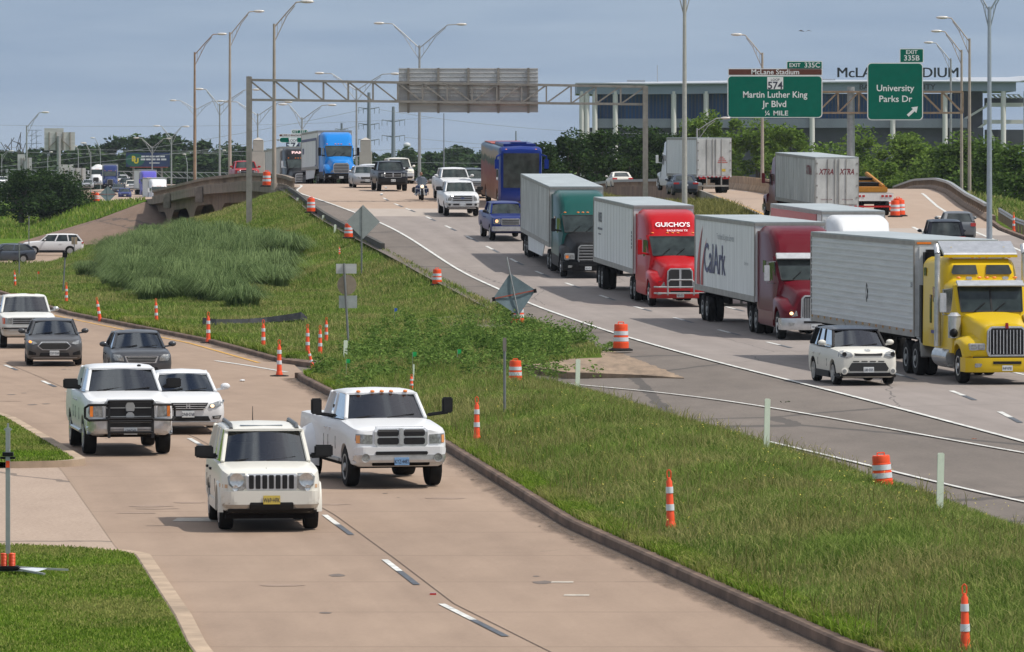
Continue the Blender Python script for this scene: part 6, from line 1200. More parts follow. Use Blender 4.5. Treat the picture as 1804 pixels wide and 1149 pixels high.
mb = MB(); mb.box(x0, x1, D1+.75, D1+.80, z0, z1); mb.build('panel', SGN, sb); mb = MB(); [mb.box(x0, x1, D1+.70, D1+.752, z, z+.06) for z in np.linspace(z0, z1-.06, 12)]; mb.build('panel_ribs', SGN, sb); mb = MB(); [mb.box(x-.07, x+.07, D1+.58, D1+.70, z0-.05, z1+.02) for x in np.linspace(x0+.6, x1-.6, 5)]; mb.build('brackets', GALV, sb)
D2 = 400.0
ga2 = empty('sign_mast', 'steel mast with a butterfly truss holding the green exit signs', 'gantry', (0,0,0)); mb = MB(); xm = PX(1499, D2); mb.cyl((xm, D2, zr(D2)-.5), (xm, D2, ZZ(153,D2)), .30, .26, n=16); mb.build('mast', STL, ga2, smooth=40)
xl, xr = PX(1330, D2), PX(1696, D2); zA, zB = ZZ(162,D2), ZZ(199,D2); mb = MB(); n = 10
for dy in (-.4, .4):
    for z in (zA, zB): mb.beam((xl,D2+dy,z), (xr,D2+dy,z), .13, .13)
    for i in range(n+1): x = xl+(xr-xl)*i/n; mb.beam((x,D2+dy,zB), (x,D2+dy,zA), .08, .08, up=(0,1,0)); 
    for i in range(n): a, b = xl+(xr-xl)*i/n, xl+(xr-xl)*(i+1)/n; mb.beam((a,D2+dy,zB if i < 5 else zA), (b,D2+dy,zA if i < 5 else zB), .08, .08, up=(0,1,0))
mb.build('truss', mat('rusted truss', (.27,.2,.14), .6, .2, var=.3, scale=2), ga2)
def rrect(x0, x1, z0, z1, r, n=5):
    p = []
    for cx, cz, a0 in ((x1-r,z0+r,-90),(x1-r,z1-r,0),(x0+r,z1-r,90),(x0+r,z0+r,180)): p += [(cx+r*math.cos(R(a0+90*i/n)), cz+r*math.sin(R(a0+90*i/n))) for i in range(n+1)]
    return p
def guide(name, label, D, px0, px1, py0, py1, rows, tab=None, head=None, shield=None, arrow=None, back=True):
    o = empty(name, label, 'sign', (0,0,0)); q = lambda a, b: rrect(PX(a,D), PX(b,D), 0, 0, 0); y = D-.6
    X0, X1, Z0, Z1 = PX(px0,D), PX(px1,D), ZZ(py1,D), ZZ(py0,D)
    mb = MB(); mb.prism(rrect(X0,X1,Z0,Z1,.28), y, y+.06); mb.build('border', WSG, o); mb = MB(); mb.prism(rrect(X0+.06,X1-.06,Z0+.06,Z1-.06,.24), y-.006, y+.0); mb.build('face', GRN, o)
    mb = MB()
    for body, cx, cy, h, sx in rows: lettering(mb, body, h*D/F*1.38, (PX(cx,D), y-.012, ZZ(cy,D)), bold=.012, sx=sx)
    for part, bounds, m in ((tab, None, GRN), (head, None, BRN)):
        if part:
            a, b, c, d_, body, h, lines = part; mb2 = MB(); mb2.prism(rrect(PX(a,D),PX(b,D),ZZ(d_,D),ZZ(c,D),.06,2), y, y+.06); p = mb2.build('exit_tab' if m is GRN else 'header', WSG, o); mb2 = MB(); mb2.prism(rrect(PX(a,D)+.05,PX(b,D)-.05,ZZ(d_,D)+.05,ZZ(c,D)-.05,.05,2), y-.006, y); mb2.build('face', m, p)
            for t, cx, cy, hh in lines: lettering(mb, t, hh*D/F*1.38, (PX(cx,D), y-.012, ZZ(cy,D)), bold=.012, sx=1.04)
    mb.build('lettering', WSG, o, fix=False)
    if shield: a, b, c, d_ = shield; mb = MB(); mb.box(PX(a,D), PX(b,D), y-.02, y-.006, ZZ(d_,D), ZZ(c,D)); s = mb.build('route_shield', WSG, o); mb = MB(); lettering(mb, '574', 13*D/F*1.38, (PX((a+b)/2,D), y-.026, ZZ(c+15.5,D)), bold=.02, sx=1.0); lettering(mb, 'LOOP', 4.3*D/F*1.38, (PX((a+b)/2,D), y-.026, ZZ(c+5,D)), bold=.01, sx=1.0); mb.build('lettering', INK, s, fix=False)
    if arrow:
        mb = MB(); cx, cz, s = PX(arrow[0],D), ZZ(arrow[1],D), arrow[2]*D/F; u, v = Vector((.74,.67)).normalized(), Vector((-.67,.74)).normalized(); pt_ = lambda a, b: (cx+(u.x*a+v.x*b)*s, y-.012, cz+(u.y*a+v.y*b)*s)
        mb.add([pt_(-1,-.2),pt_(.2,-.2),pt_(.2,-.55),pt_(1,0),pt_(.2,.55),pt_(.2,.2),pt_(-1,.2)], [(0,1,2,3,4,5,6)]); mb.build('arrow', WSG, o, fix=False)
    mb = MB(); [mb.box(x-.06, x+.06, y+.06, y+.30, Z0+.1, Z1-.05) for x in np.linspace(X0+.5, X1-.5, 3)]; mb.build('brackets', GALV, o); return o
guide('exit_sign', 'wide green exit sign with brown header and a white route square', D2, 1281, 1448, 133.5, 208, [('Martin Luther King',1364.5,167.5,11.5,.93),('Jr Blvd',1364,184,11.5,1.0),('¼ MILE',1367,200,8.6,1.12)], tab=(1385,1448,108,122,'',0,[('EXIT',1399.5,115.5,6.8),('335C',1430,115.5,9)]), head=(1282,1448,121,133.5,'',0,[('McLane Stadium',1365,127.5,9)]), shield=(1351,1379,136,157.5))
guide('exit_sign', 'square green exit sign with a white diagonal arrow', D2, 1527, 1625, 111, 212, [('University',1576,156,11.5,1.02),('Parks Dr',1576.5,175,11.5,1.02)], tab=(1584,1626,86,111,'',0,[('EXIT',1605,92.5,7),('335B',1605,103,9.5)]), arrow=(1607,196,12))
guide('exit_sign', 'distant green exit sign peeking above the two trucks on the bridge', 520, 492, 540, 241.5, 252, [('',1,1,1,1)], tab=(514,543,228.5,236,'',0,[('EXIT 335 C',528.5,232.3,4.6)]), head=(492,541,236,241.5,'',0,[('McLANE STADIUM',516,238.8,3.2)]), shield=(509,524,243,266))
gsup = MB(); gsup.cyl((PX(532,521),521,zm(521)-.5),(PX(532,521),521,ZZ(228,521)),.16,n=10); gsup.beam((PX(488,520.6),520.6,ZZ(247,520)),(PX(545,520.6),520.6,ZZ(247,520)),.12,.12); tag(gsup.build('sign_post', GALV), 'thin mast carrying the distant exit sign above the bridge trucks', 'sign post')
def back_sign(label, D, px0, px1, py0, py1, tab, post_px, post_y, base_z, two=False):
    o = empty('highway_sign', label, 'sign', (0,0,0)); mb = MB(); mb.box(PX(px0,D),PX(px1,D),D,D+.05,ZZ(py1,D),ZZ(py0,D)); mb.box(PX(tab[0],D),PX(tab[1],D),D,D+.05,ZZ(py0,D),ZZ(tab[2],D)); mb.build('panel', SGN, o)
    mb = MB(); [mb.box(x-.07,x+.07,D-.12,D,ZZ(py1,D)-.05,ZZ(py0,D)) for x in np.linspace(PX(px0,D)+.6,PX(px1,D)-.6,4)]; c = (PX(px0,D)+PX(px1,D))/2; mb.beam((c,D-.2,ZZ((py0+py1)/2-6,D)),(PX(px0,D)+.5,D-.2,ZZ(py1-4,D)),.12,.12); mb.beam((c,D-.2,ZZ((py0+py1)/2-6,D)),(PX(px1,D)-.5,D-.2,ZZ(py1-4,D)),.12,.12); mb.build('brackets', GALV, o)
    mb = MB(); mb.cyl((PX(post_px,D),D-.3,base_z),(PX(post_px,D),D-.3,ZZ(post_y,D)),.25,n=12); mb.build('post', STL, o, smooth=40)
back_sign('brown grey sign back on a single thick post over the dark round tree', 700, 78, 132, 233, 265, (78,112,226), 104, 240, -1)
back_sign('pale stepped sign back low behind the dark round tree, beside the thick post', 900, 106, 151, 296, 318, (106,129,290), 128, 300, -1); back_sign('small pale sign back behind the single arm lamp over the round tree', 950, 31, 56, 278, 300, (31,44,272), 44, 284, -1)
def lamp(label, px, d, base, py_top, arms, col=None, r=.16, arm_m=5.2, rise=None, foot=None):
    """arms: list of (direction, px of lantern, py of lantern)"""
    o = empty('street_lamp', label, 'street lamp', (PX(px,d), d, base)); m = col or STL; zt = ZZ(py_top, d)-base
    mb = MB(); mb.cyl((0,0,0),(0,0,zt), r, r*.55, n=12); mb.cyl((0,0,0),(0,0,.5), r*1.5, n=12); mb.build('pole', m, o, smooth=40)
    if foot: mb = MB(); mb.cyl((0,0,.0),(0,0,.55), r*1.9, n=10); mb.build('base', foot, o)
    for s, lx, ly in arms:
        X, Zl = PX(lx,d)-PX(px,d), ZZ(ly,d)-base; mb = MB(); e = X*.78
        a = [(0,0,zt-.25),(e*.5,0,zt-.25+(Zl-zt+.25)*.58),(e*.86,0,Zl-.05),(X*.9,0,Zl)]; b = [(0,0,zt-1.3),(e*.5,0,zt-1.3+(Zl-zt+1.3)*.66),(e*.80,0,Zl-.30)]
        mb.tube(a, .05, 6); mb.tube(b, .035, 6)
        for t in (.25, .6, .9): pa = Vector(a[0]).lerp(Vector(a[1]), t); pb = Vector(b[0]).lerp(Vector(b[1]), t); mb.beam(pa, pb, .03, .03)
        mb.build('lamp_arm', m, o); mb = MB(); mb.ball((X,0,Zl),(.50 if abs(X) > 1 else .35,.18,.12),7); mb.build('lamp_head', mat('lamp housing', (.55,.53,.50), .4, .2, var=.1), o, smooth=60)
RST = mat('rusty lamp pole', (.30,.2,.135), .6, .2, var=.35, scale=.8); TANP = mat('tan lamp pole', (.36,.31,.26), .6, .2, var=.2, scale=.8); GRP = mat('green band', (.02,.14,.08), .5)
lamp('rust streaked single arm street lamp on the bridge edge', 343, 531, zm(531)-.2, 92, [(1,391,60)], RST); lamp('single arm street lamp in the middle of the three on the bridge edge', 405, 483, zm(483)-.1, 57, [(1,456,20)], TANP); lamp('tall tan single arm street lamp at the near end of the bridge', 483, 394, zm(394)-.2, 42, [(1,541,3)], TANP)
lamp('tall grey pole with a green band standing in the grassy median', 1206, 330, 2.9, -8, [(-1,1175,-40),(1,1237,-40)], mat('pale pole', (.42,.41,.37), .5, .3, var=.12), .17, foot=GRP); lamp('tall steel lamp pole right of the exit signs, its forked arms cut by the frame', 1743, 300, 1.8, 12, [(-1,1716,-14),(1,1772,-14)], mat('blue grey pole', (.38,.42,.46), .4, .5, var=.1), .16)
lamp('double arm street lamp rising behind the big sign back', 739, 510, zm(510), 80, [(-1,668,41),(1,813,43)])
lamp('single arm street lamp behind the wide green exit sign', 1343, 470, zr(470)-1, 93, [(-1,1298,61)], TANP)
for px, top, lx, ly, lab in ((1675,103,1636,75,'shortest single arm street lamp of three beyond the square exit sign'),(1694,88,1650,55,'single arm street lamp, middle of three beyond the square exit sign'),(1708,68,1660,31,'tallest single arm street lamp of three beyond the square exit sign')): lamp(lab, px, {1675:560,1694:480,1708:440}[px], 0, top, [(-1,lx,ly)], TANP if px != 1675 else None)
lamp('single arm street lamp rising out of the dark round tree', 47, 690, 0, 221, [(1,80,198)])
for px, d, top, a, b, ly, lab in ((387,620,183,351,452,157,'thin double arm lamp between the rusty and the middle bridge lamps'),(345,760,190,305,388,177,'small double arm lamp just behind the rusty bridge lamp'),(454,640,200,400,508,179,'double arm lamp seen through the first bay of the gantry truss'),(532,600,207,498,585,184,'double arm lamp above the bright blue truck'),(628,560,155,563,696,129,'double arm lamp behind the gantry truss next to the sign back'),(302,800,240,276,328,222,'small double arm lamp over the far trees'),(268,900,258,240,298,243,'distant double arm lamp in front of the billboard')): lamp(lab, px, d, 0, top, [(-1,a,ly),(1,b,ly+1)], None, .14)
for px, d, top, lx, ly, lab in ((84,1000,272,90,268,'distant lamp under the thick post sign back'),(138,1000,262,133,258,'distant lamp between the thick post sign and the navy truck'),(177,1100,262,163,243,'distant lamp over the navy truck'),(160,900,268,147,252,'distant lamp beside the concrete mixer truck'),(387,1000,275,395,265,'distant thin lamp behind the bridge middle'),(3,1000,272,20,266,'distant lamp beside the dead trees'),(330,1000,285,325,272,'distant lamp between the billboard and the rusty bridge lamp')): lamp(lab, px, d, -1, top, [(1,lx,ly)], None, .12)
lamp('low curved arm lamp among the trees beside the wide exit sign', 1228, 560, -1, 226, [(1,1278,208)])
# bridge towers and pylons
for px, lab in ((455,'pale concrete bridge tower with a pyramid cap beside the red pickup'),(644,'pale concrete bridge tower with a pyramid cap beside the bright blue truck')):
    d = 640; o = empty('bridge_tower', lab, 'tower', (PX(px,d),d,0)); k = d/F; TW = mat('tower concrete', (.40,.375,.34), .8, var=.12, scale=.5)
    mb = MB(); mb.box(-11*k,11*k,-.7,.7,0,ZZ(267,d)); mb.build('lower_shaft', TW, o, bevel=.06); mb = MB(); mb.box(-9.2*k,9.2*k,-.6,.6,ZZ(267,d),ZZ(247,d)); mb.build('upper_shaft', TW, o, bevel=.06); mb = MB(); mb.add([(-9.5*k,-.62,ZZ(247,d)),(9.5*k,-.62,ZZ(247,d)),(9.5*k,.62,ZZ(247,d)),(-9.5*k,.62,ZZ(247,d)),(0,0,ZZ(242,d))],[(0,1,4),(1,2,4),(2,3,4),(3,0,4),(3,2,1,0)]); mb.build('cap', TW, o)
PYL = mat('pylon steel', (.22,.25,.29), .6, .3, var=.1)
for px, d, top, rows, w, lab in ((650,1100,163,(191,219,247),18,'taller grey steel monopole pylon with three pairs of arms'),(693,1150,188,(213,240),20,'shorter grey steel monopole pylon with two pairs of arms'),(602,1500,217,(228,),11,'small distant utility pole above the blue truck')):
    o = empty('power_pylon', lab, 'pylon', (PX(px,d),d,-1)); mb = MB(); mb.cyl((0,0,0),(0,0,ZZ(top,d)+1),.55,.3,n=12); mb.build('mast', PYL, o, smooth=40); k = d/F
    for ry in rows:
        mb = MB(); z = ZZ(ry,d)+1
        for s in (-1, 1): mb.cyl((0,0,z-.15),(s*w*k,0,z+.2),.16,.08,n=6); mb.cyl((s*w*k,0,z+.2),(s*w*k,0,z-1.0),.06,n=6); mb.cyl((s*w*.55*k,0,z),(s*w*.55*k,0,z-1.0),.06,n=6)
        mb.build('cross_arm', PYL, o)
wires = []
for i, (pa, pb, za, zb_, d) in enumerate(((-60,650,300,191,1100),(-60,650,304,219,1100),(668,1180,193,236,1100),(713,1300,242,262,1150),(-60,900,257,258,1300),(-60,520,263,262,1300),(330,1100,268,285,1250),(-60,760,219,208,1400))):
    mb = MB(); pts = [(PX(pa+(pb-pa)*t,d), d, ZZ(za+(zb_-za)*t,d)-4*1.2*t*(1-t)) for t in np.linspace(0,1,14)]; mb.tube(pts, .035, 4)
    o = mb.build('power_line', mat('wire', (.25,.27,.28), .7)); tag(o, 'thin power line strung across the sky and far trees', 'power line', 'power lines crossing the far sky')
o = empty('water_tower', 'tiny pale round water tower on the horizon beyond the pylons', 'water tower', (PX(717,2600),2600,-1)); mb = MB(); mb.ball((0,0,ZZ(256,2600)+1),(1.7,1.7,1.3),8); mb.build('tank', mat('tank white', (.5,.52,.54),.6), o, smooth=60); mb = MB(); mb.cyl((0,0,0),(0,0,ZZ(258,2600)+1),.5,n=8); mb.build('column', PYL, o)
for px, d, top, r, lab in ((782,420,200,.06,'thin dark antenna pole under the sign back'),(909,1700,231,.35,'distant thin mast above the dark trees')): mb = MB(); mb.cyl((PX(px,d),d,0),(PX(px,d),d,ZZ(top,d)),r,r*.7,n=6); tag(mb.build('antenna_mast', PYL), lab, 'mast')
for px in (60,): o = empty('lattice_pylon', 'distant lattice pylon behind the single arm lamp and dead trees', 'pylon', (PX(px,1500),1500,-1)); mb = MB(); [mb.beam((s*1.2,0,0),(s*.5,0,ZZ(222,1500)),.14,.14) for s in (-1,1)]; [mb.beam((-1.1,0,z),(1.1,0,z+1.2),.1,.1) for z in np.linspace(6,14,7)]; [mb.beam((-2,0,z),(2,0,z),.12,.12) for z in (12,14,15.5)]; mb.build('lattice', PYL, o)
for px in (15, 34): # bare dead trees
    o = empty('bare_tree', 'taller leafless dead tree on the horizon beside the lattice pylon' if px == 34 else 'shorter leafless dead tree on the horizon beside the lattice pylon', 'tree', (PX(px,1400),1400,-1)); mb = MB(); H = ZZ(228 if px == 34 else 240,1400)+1; random.seed(px); mb.cyl((0,0,0),(0,0,H*.6),.35,.2,6); [mb.tube([(0,0,H*t),(random.uniform(-1.6,1.6)*.6,0,H*(t+.16)),(random.uniform(-2,2),0,H*random.uniform(t+.2,1))],.09,5) for t in (.4,.45,.5,.55,.6,.6)]; mb.build('trunk', mat('dead wood', (.09,.08,.07),.9), o)
# billboard
D = 1250; bb = empty('billboard', 'far dark blue billboard with a yellow monogram and white words', 'billboard', (0,0,0)); mb = MB(); mb.box(PX(222,D),PX(299,D),D,D+.4,ZZ(294,D),ZZ(269,D)); mb.build('panel', mat('billboard navy', (.012,.03,.10), .5, var=.2, scale=.2), bb); mb = MB(); mb.prism(oval(PX(238,D),ZZ(282,D),2.1,1.45), D-.02, D); mb.build('green_patch', mat('billboard green', (.01,.10,.07), .5), bb); mb = MB(); lettering(mb,'B',1.5,(PX(235.5,D),D-.04,ZZ(280,D)),bold=.06); lettering(mb,'U',1.5,(PX(240,D),D-.05,ZZ(284,D)),bold=.06); mb.build('monogram', mat('billboard yellow',(.6,.5,.03),.5), bb, fix=False)
mb = MB(); [[mb.box(PX(a,D),PX(a+w,D),D-.04,D-.01,ZZ(y+h,D),ZZ(y,D)) for a, w in ws] for y, h, ws in ((274.5,2.6,((249,6.5),(256.5,6),(263.5,9),(274,7),(282.5,8))),(279.5,3,((248,8),(257.5,8),(266.5,7.5),(276,6),(284,9))),(286.5,1.6,((263,18),)))]; mb.build('wording', mat('billboard white',(.6,.62,.66),.5), bb); mb = MB(); mb.box(PX(229,D),PX(296,D),D-.03,D,ZZ(295.5,D),ZZ(294,D)); mb.build('base_strip', mat('billboard red',(.25,.05,.03),.6), bb); mb = MB(); [mb.cyl((PX(a,D),D+.5,-1),(PX(a,D),D+.5,ZZ(294,D)),.25,n=8) for a in (235,285)]; mb.build('posts', GALV, bb)
# far gantry truss over the left lanes
o = empty('sign_gantry', 'distant thin truss gantry crossing behind the dark round tree', 'gantry', (0,0,0)); mb = MB(); D = 1000
for z in (299,309): mb.beam((PX(12,D),D,ZZ(z,D)),(PX(420,D),D,ZZ(z+6,D)),.14,.14)
for i in range(34): a = 12+i*12; mb.beam((PX(a,D),D,ZZ(299+i*.18,D)),(PX(a+12,D),D,ZZ(309+i*.18,D)),.1,.1,up=(0,1,0))
mb.build('truss', STL, o); mb = MB(); [mb.cyl((PX(a,D),D,-1),(PX(a,D),D,ZZ(298,D)),.22,n=8) for a in (12,420)]; mb.build('post', STL, o)
# stadium
D = 1350; stm = empty('stadium', 'large stadium with white roof, blue glass wall and tall white columns behind the trees', 'stadium', (0,0,0)); X = lambda p: PX(p,D); Z = lambda p: ZZ(p,D)
SW = mat('stadium white metal', (.38,.41,.45), .5, var=.08, scale=.05); SF = mat('stadium fascia', (.22,.27,.335), .5, var=.1, scale=.05); SG = mat('stadium blue glass', (.004,.05,.15), .4, .0, spec=.15, var=.55, scale=.5, stretch=(1,1,.05)); SC2 = mat('stadium column', (.62,.61,.58), .6, var=.06); SDK = mat('stadium dark concourse', (.05,.055,.065), .7, var=.3, scale=.1); SBG = mat('stadium grey band', (.24,.26,.30), .6, var=.12, scale=.2)
mb = MB(); rf = [(1016,165,147),(1040,166,148),(1100,166,149),(1180,166,149),(1440,162,146),(1560,160,145),(1790,161,145)]
mb.loft([[(X(a),D,Z(b)),(X(a),D,Z(c)),(X(a),D+40,Z(c)),(X(a),D+40,Z(b))] for a, b, c in rf]); mb.build('fascia', SF, stm)
mb = MB(); mb.loft([[(X(a),D-1,Z(c)),(X(a),D-1,Z(c-2.0)),(X(a),D+30,Z(t)),(X(a),D+42,Z(t)),(X(a),D+42,Z(c))] for a, c, t in ((1014,148,147),(1060,148,144),(1140,149,141),(1440,146,137),(1560,145,138),(1690,145,138),(1700,145,133),(1795,145,133),(1815,141,131),(1830,141,131))]); mb.build('roof', SW, stm)
mb = MB(); mb.box(X(1050),X(1700),D+3,D+4,Z(212),Z(165)); mb.build('glass_wall', SG, stm); mb = MB(); [mb.box(X(a)-.12,X(a)+.12,D+2.8,D+3,Z(212),Z(165)) for a in np.arange(1052,1700,6.2)]; mb.build('mullions', mat('mullion blue', (.012,.04,.085), .5), stm)['kind'] = 'stuff'
mb = MB(); mb.box(X(1045),X(1705),D+1.5,D+3.2,Z(225),Z(209)); mb.build('grey_band', SBG, stm); mb = MB(); mb.box(X(1040),X(1735),D+4,D+20,-1.5,Z(225)); mb.box(X(1695),X(1735),D+6,D+30,Z(225),Z(160)); mb.build('concourse', SDK, stm)
for a in (1025,1034,1048,1084,1187,1244,1431,1573,1665,1768,1808): mb = MB(); w = .62; mb.cyl((X(a),D+.5,-1.5),(X(a),D+.5,Z(161)),w,n=12); mb.build('column', SC2, stm, smooth=40)
mb = MB(); [mb.beam((X(a),D+4.5,Z(b)),(X(c),D+4.5,Z(e_)),.9,.5) for a,b,c,e_ in ((1698,212,1742,186),(1700,245,1745,213),(1748,232,1762,265))]; [mb.box(X(a),X(c),D+3.8,D+6,Z(b+7),Z(b)) for a,b,c in ((1740,181,1805),(1736,211,1805))]; mb.build('stair_flights', SC2, stm)
mb = MB(); mb.box(X(1750),X(1840),D+20,D+26,Z(185),Z(171)); mb.box(X(1748),X(1840),D+15,D+22,Z(260),Z(228)); mb.build('far_stand', SDK, stm); mb = MB(); [mb.beam((X(a),D+14,Z(166)),(X(a+8),D+14,Z(172)),.4,.4) for a in range(1748,1806,9)]; [mb.box(X(1748),X(1806),D+14,D+14.3,Z(z),Z(z-1)) for z in (166,172)]; mb.build('roof_truss', SC2, stm)
mb = MB(); vs_, fs_ = text_shape('McLANE STADIUM', 25*D/F, .0); [mb.add([(X(1581)+x*1.06+q, D-1.5-abs(q), Z(129)+z) for x, _, z in vs_], fs_) for q in (-.09,-.03,.03,.09)]; vs_, fs_ = text_shape('BAYLOR UNIVERSITY', 13.5*D/F, .0); [mb.add([(X(1580)+x*1.06+q, D-1.3-abs(q), Z(154)+z) for x, _, z in vs_], fs_) for q in (-.04,.04)]; mb.build('lettering', mat('stadium letters', (.035,.05,.055), .5), stm, fix=False)
mb = MB(); [mb.box(X(a),X(b),D+20,D+24,Z(143),Z(c)) for a,b,c in ((1108,1140,139),(1455,1480,137))]; mb.cyl((X(1163),D+25,Z(145)),(X(1163),D+25,Z(112)),.12,n=6); mb.build('roof_plant', SW, stm)
# ------------------------------------------------------------------ roadside things
def ground_z(x, d):
    if x < XFR(d): return zb(d)
    if d < 176.8 and x < IR(d): return zi(d, x, (x-ISL_L(d))/max(.1, IR(d)-ISL_L(d)))
    if d > 181 and x < XS(d): return zg(d, x)
    return zm(d)
def on_ground(px, py):
    lo, hi = 70, 430
    for _ in range(40):
        m = .5*(lo+hi); x = PX(px,m)
        if HOR+F*(HC-ground_z(x,m))/m > py: lo = m
        else: hi = m
    return PX(px,lo), lo
def channelizer(base=True):
    o = empty('channelizer_post', '', 'traffic post'); mb = MB(); prof = [(.055,.02),(.075,.03),(.07,.30),(.066,.31),(.06,.62),(.056,.63),(.052,.86),(.030,.90),(.026,.93),(.0,.935)]
    mb.lathe(prof, (0,0,0), n=14); mb.lathe([(.075,.0),(.105,.0),(.105,.05),(.078,.16),(.07,.18)], (0,0,.0), n=14); [mb.tube([(s*.03,0,.92),(s*.035,0,1.03),(0,0,1.07)],.012,6) for s in (-1,1)]; b = mb.build('body', ORA, o, smooth=40)
    for z in (.36, .66): mb = MB(); r_ = np.interp(z,[.3,.62,.86],[.07,.061,.053]); mb.lathe([(r_,z),(r_+.006,z),(r_+.003,z+.11),(r_-.002,z+.11)], (0,0,0), n=14); mb.build('reflective_band', REF, b, smooth=40)
    if base: mb = MB(); mb.lathe([(.27,0),(.27,.04),(.14,.06),(.10,.06)], (0,0,0), n=8); mb.build('base', RUB, o)
    return o
CB, CN = channelizer(True), channelizer(False); first = {True: True, False: True}
posts = [(367,604,548,1,0,'orange post with black base at the low end of the silt fence'),(464,617,562,1,0,'orange post standing in front of the silt fence'),(492,663,597,1,0,'orange post with black base at the tip of the curb'),(542,626,570,1,0,'tall orange post behind the red cloth on the road'),(564,628,572,1,0,'orange post close behind the tall one by the cloth'),(575,604,558,0,0,'orange post standing up in the grass by the three plate sign'),(27,505,475,0,-3,'orange post in the verge beside the thin plain steel post'),(117,537,497,0,0,'orange post in the verge beside the steel post with a box'),(177,562,518,0,-9,'leaning orange post on the verge above the gunmetal sedan'),(276,570,525,0,-2,'orange post in the verge below the tall pampas grass'),(552,650,610,0,-14,'orange post tipped over beside the leafy bushes'),(840,778,697,0,0,'orange post in the island grass beside the dual wheel pickup mirror'),(1182,934,825,0,-2,'orange post in the middle of the island grass'),(1701,1152,1026,0,-1,'orange post cut by the bottom edge of the photo'),(725,688,658,0,0,'orange post showing only its tip over the pickup roof'),(598,448,434,0,0,'tiny orange stake high on the grassy bank')]
for px, py, top, base, tilt, lab in posts:
    src = CB if base else CN
    if first[bool(base)]: o = src; first[bool(base)] = False
    else: o = copy_tree(src)
    x, d = on_ground(px, py); h = (py-top)*d/F; o.location = (x, d, ground_z(x,d)-.02); s = h/1.07; o.scale = (max(.7,min(1.2,s)), max(.7,min(1.2,s)), s) if s < 1.6 else (1.3,1.3,s); o.rotation_euler = (0, R(tilt), 0); tag(o, lab, 'traffic post', 'orange channelizer posts along the kerb and verge')
o = copy_tree(CB); d = 326; o.location = (PX(1786,d), d, zr(d)); s = 36*d/F/1.07; o.scale = (s,s,s); tag(o, 'orange post on the outbound shoulder near the guard rail', 'traffic post', 'orange channelizer posts along the kerb and verge')
def drum():
    o = empty('traffic_drum', '', 'traffic drum'); mb = MB(); mb.lathe([(.29,.06),(.292,.30),(.275,.31),(.275,.53),(.262,.54),(.262,.76),(.25,.77),(.25,.94),(.235,.985),(.0,.99)], (0,0,0), n=22); mb.tube([(-.10,0,.97),(-.10,0,1.06),(.10,0,1.06),(.10,0,.97)], .02, 6); b = mb.build('body', ORA, o, smooth=35)
    for z0, z1, r in ((.35,.50,.277),(.58,.73,.264),(.80,.92,.252))[:2]: mb = MB(); mb.lathe([(r-.01,z0),(r+.004,z0),(r+.004,z1),(r-.01,z1)], (0,0,0), n=22); mb.build('reflective_band', REF, b, smooth=40)
    mb = MB(); mb.lathe([(.44,0),(.44,.05),(.31,.10),(.27,.10)], (0,0,0), n=20); mb.build('base', RUB, o); return o
DR = drum(); fd_ = True
for px, py, top, lab, kind_ in ((1094,618,567,'orange drum with two white bands at the head of the tan gore','g'),(908,676,632,'orange drum behind the grass beside the thin marker post','g'),(1556,864,797,'leaning orange drum at the edge of the ramp between two white stakes','g'),(770,503,472,'orange drum alone on the shoulder uphill from the leaning diamond sign','g'),(912,574,531,'orange drum hidden behind the leaning diamond sign','g'),(548,375,347,'orange drum on the shoulder below the bridge','m'),(614,420,392,'orange drum half behind the diamond sign back','m')):
    o = DR if fd_ else copy_tree(DR); fd_ = False
    if kind_ == 'm': d = solve(py, zm); x, z = PX(px,d), zm(d)
    else: x, d = on_ground(px, py); z = ground_z(x,d) if x < XS(d) or d < 177 else zm(d)
    h = (py-top)*d/F; s = h/1.07; o.location = (x, d, z); o.scale = (s,)*3; tag(o, lab, 'traffic drum', 'orange traffic drums along the shoulders'); o.rotation_euler = (0, R(-4 if px == 1556 else 0), 0)
for px, d, k, lab in ((1577,354,1,'orange drum nearer the flatbed in the cluster at the ramp split'),(1586,355.5,1,'orange drum on the ramp side of the cluster at the ramp split'),(1582,359,1,'orange drum in the cluster at the ramp split, rear one'),(1562,366,1,'orange drum showing just above the flatbed trailer'),(470,398,1,'orange drum on the bridge beside the black truck')):
    o = copy_tree(DR); z = zr(d) if px > 1000 else zm(d); o.location = (PX(px,d), d, z); o.scale = (1.05,)*3; tag(o, lab, 'traffic drum', 'orange traffic drums along the shoulders')
for i, (px, d) in enumerate(((166,690),(168,670),(171,655),(163,720))):
    o = copy_tree(DR); o.location = (PX(px,d), d, zm(d)); o.scale = (1.0,)*3; tag(o, 'distant orange drum in the row along the far highway shoulder', 'traffic drum', 'far orange drums along the highway beyond the bridge')
# delineators and posts
DEL = mat('pale green delineator', (.55,.62,.5), .5, var=.06)
for px, py, top, lab in ((1350,797,700,'white flat stake at the ramp edge'),(1655,912,795,'tallest white flat stake beyond the leaning drum in the island grass'),(1017,692,631,'white flat stake in front of the tan gore'),(608,640,598,'short white stake at the foot of the three plate sign'),(728,680,640,'thin white wand by the pickup roof'),(524,352,340,'tiny white stake at the end of the bridge rail'),(590,402,386,'tiny white stake by the edge wall'),(569,385,370,'tiny white stake above the edge wall')):
    x, d = on_ground(px, py) if py > 420 else (PX(px,solve(py,zm)), solve(py,zm)); h = (py-top)*d/F; mb = MB(); w = .065 if px not in (728,) else .02; mb.prism([(-w,0),(w,0),(w,h-.02),(w*.6,h),(-w*.6,h),(-w,h-.02)], -.012, .012); o = mb.build('delineator_post', DEL); o.location = (x, d, ground_z(x,d)-.03 if py > 420 else zm(d)-.3); o.rotation_euler = (0, R(1.5), R(20)); tag(o, lab, 'marker post', 'white delineator stakes')
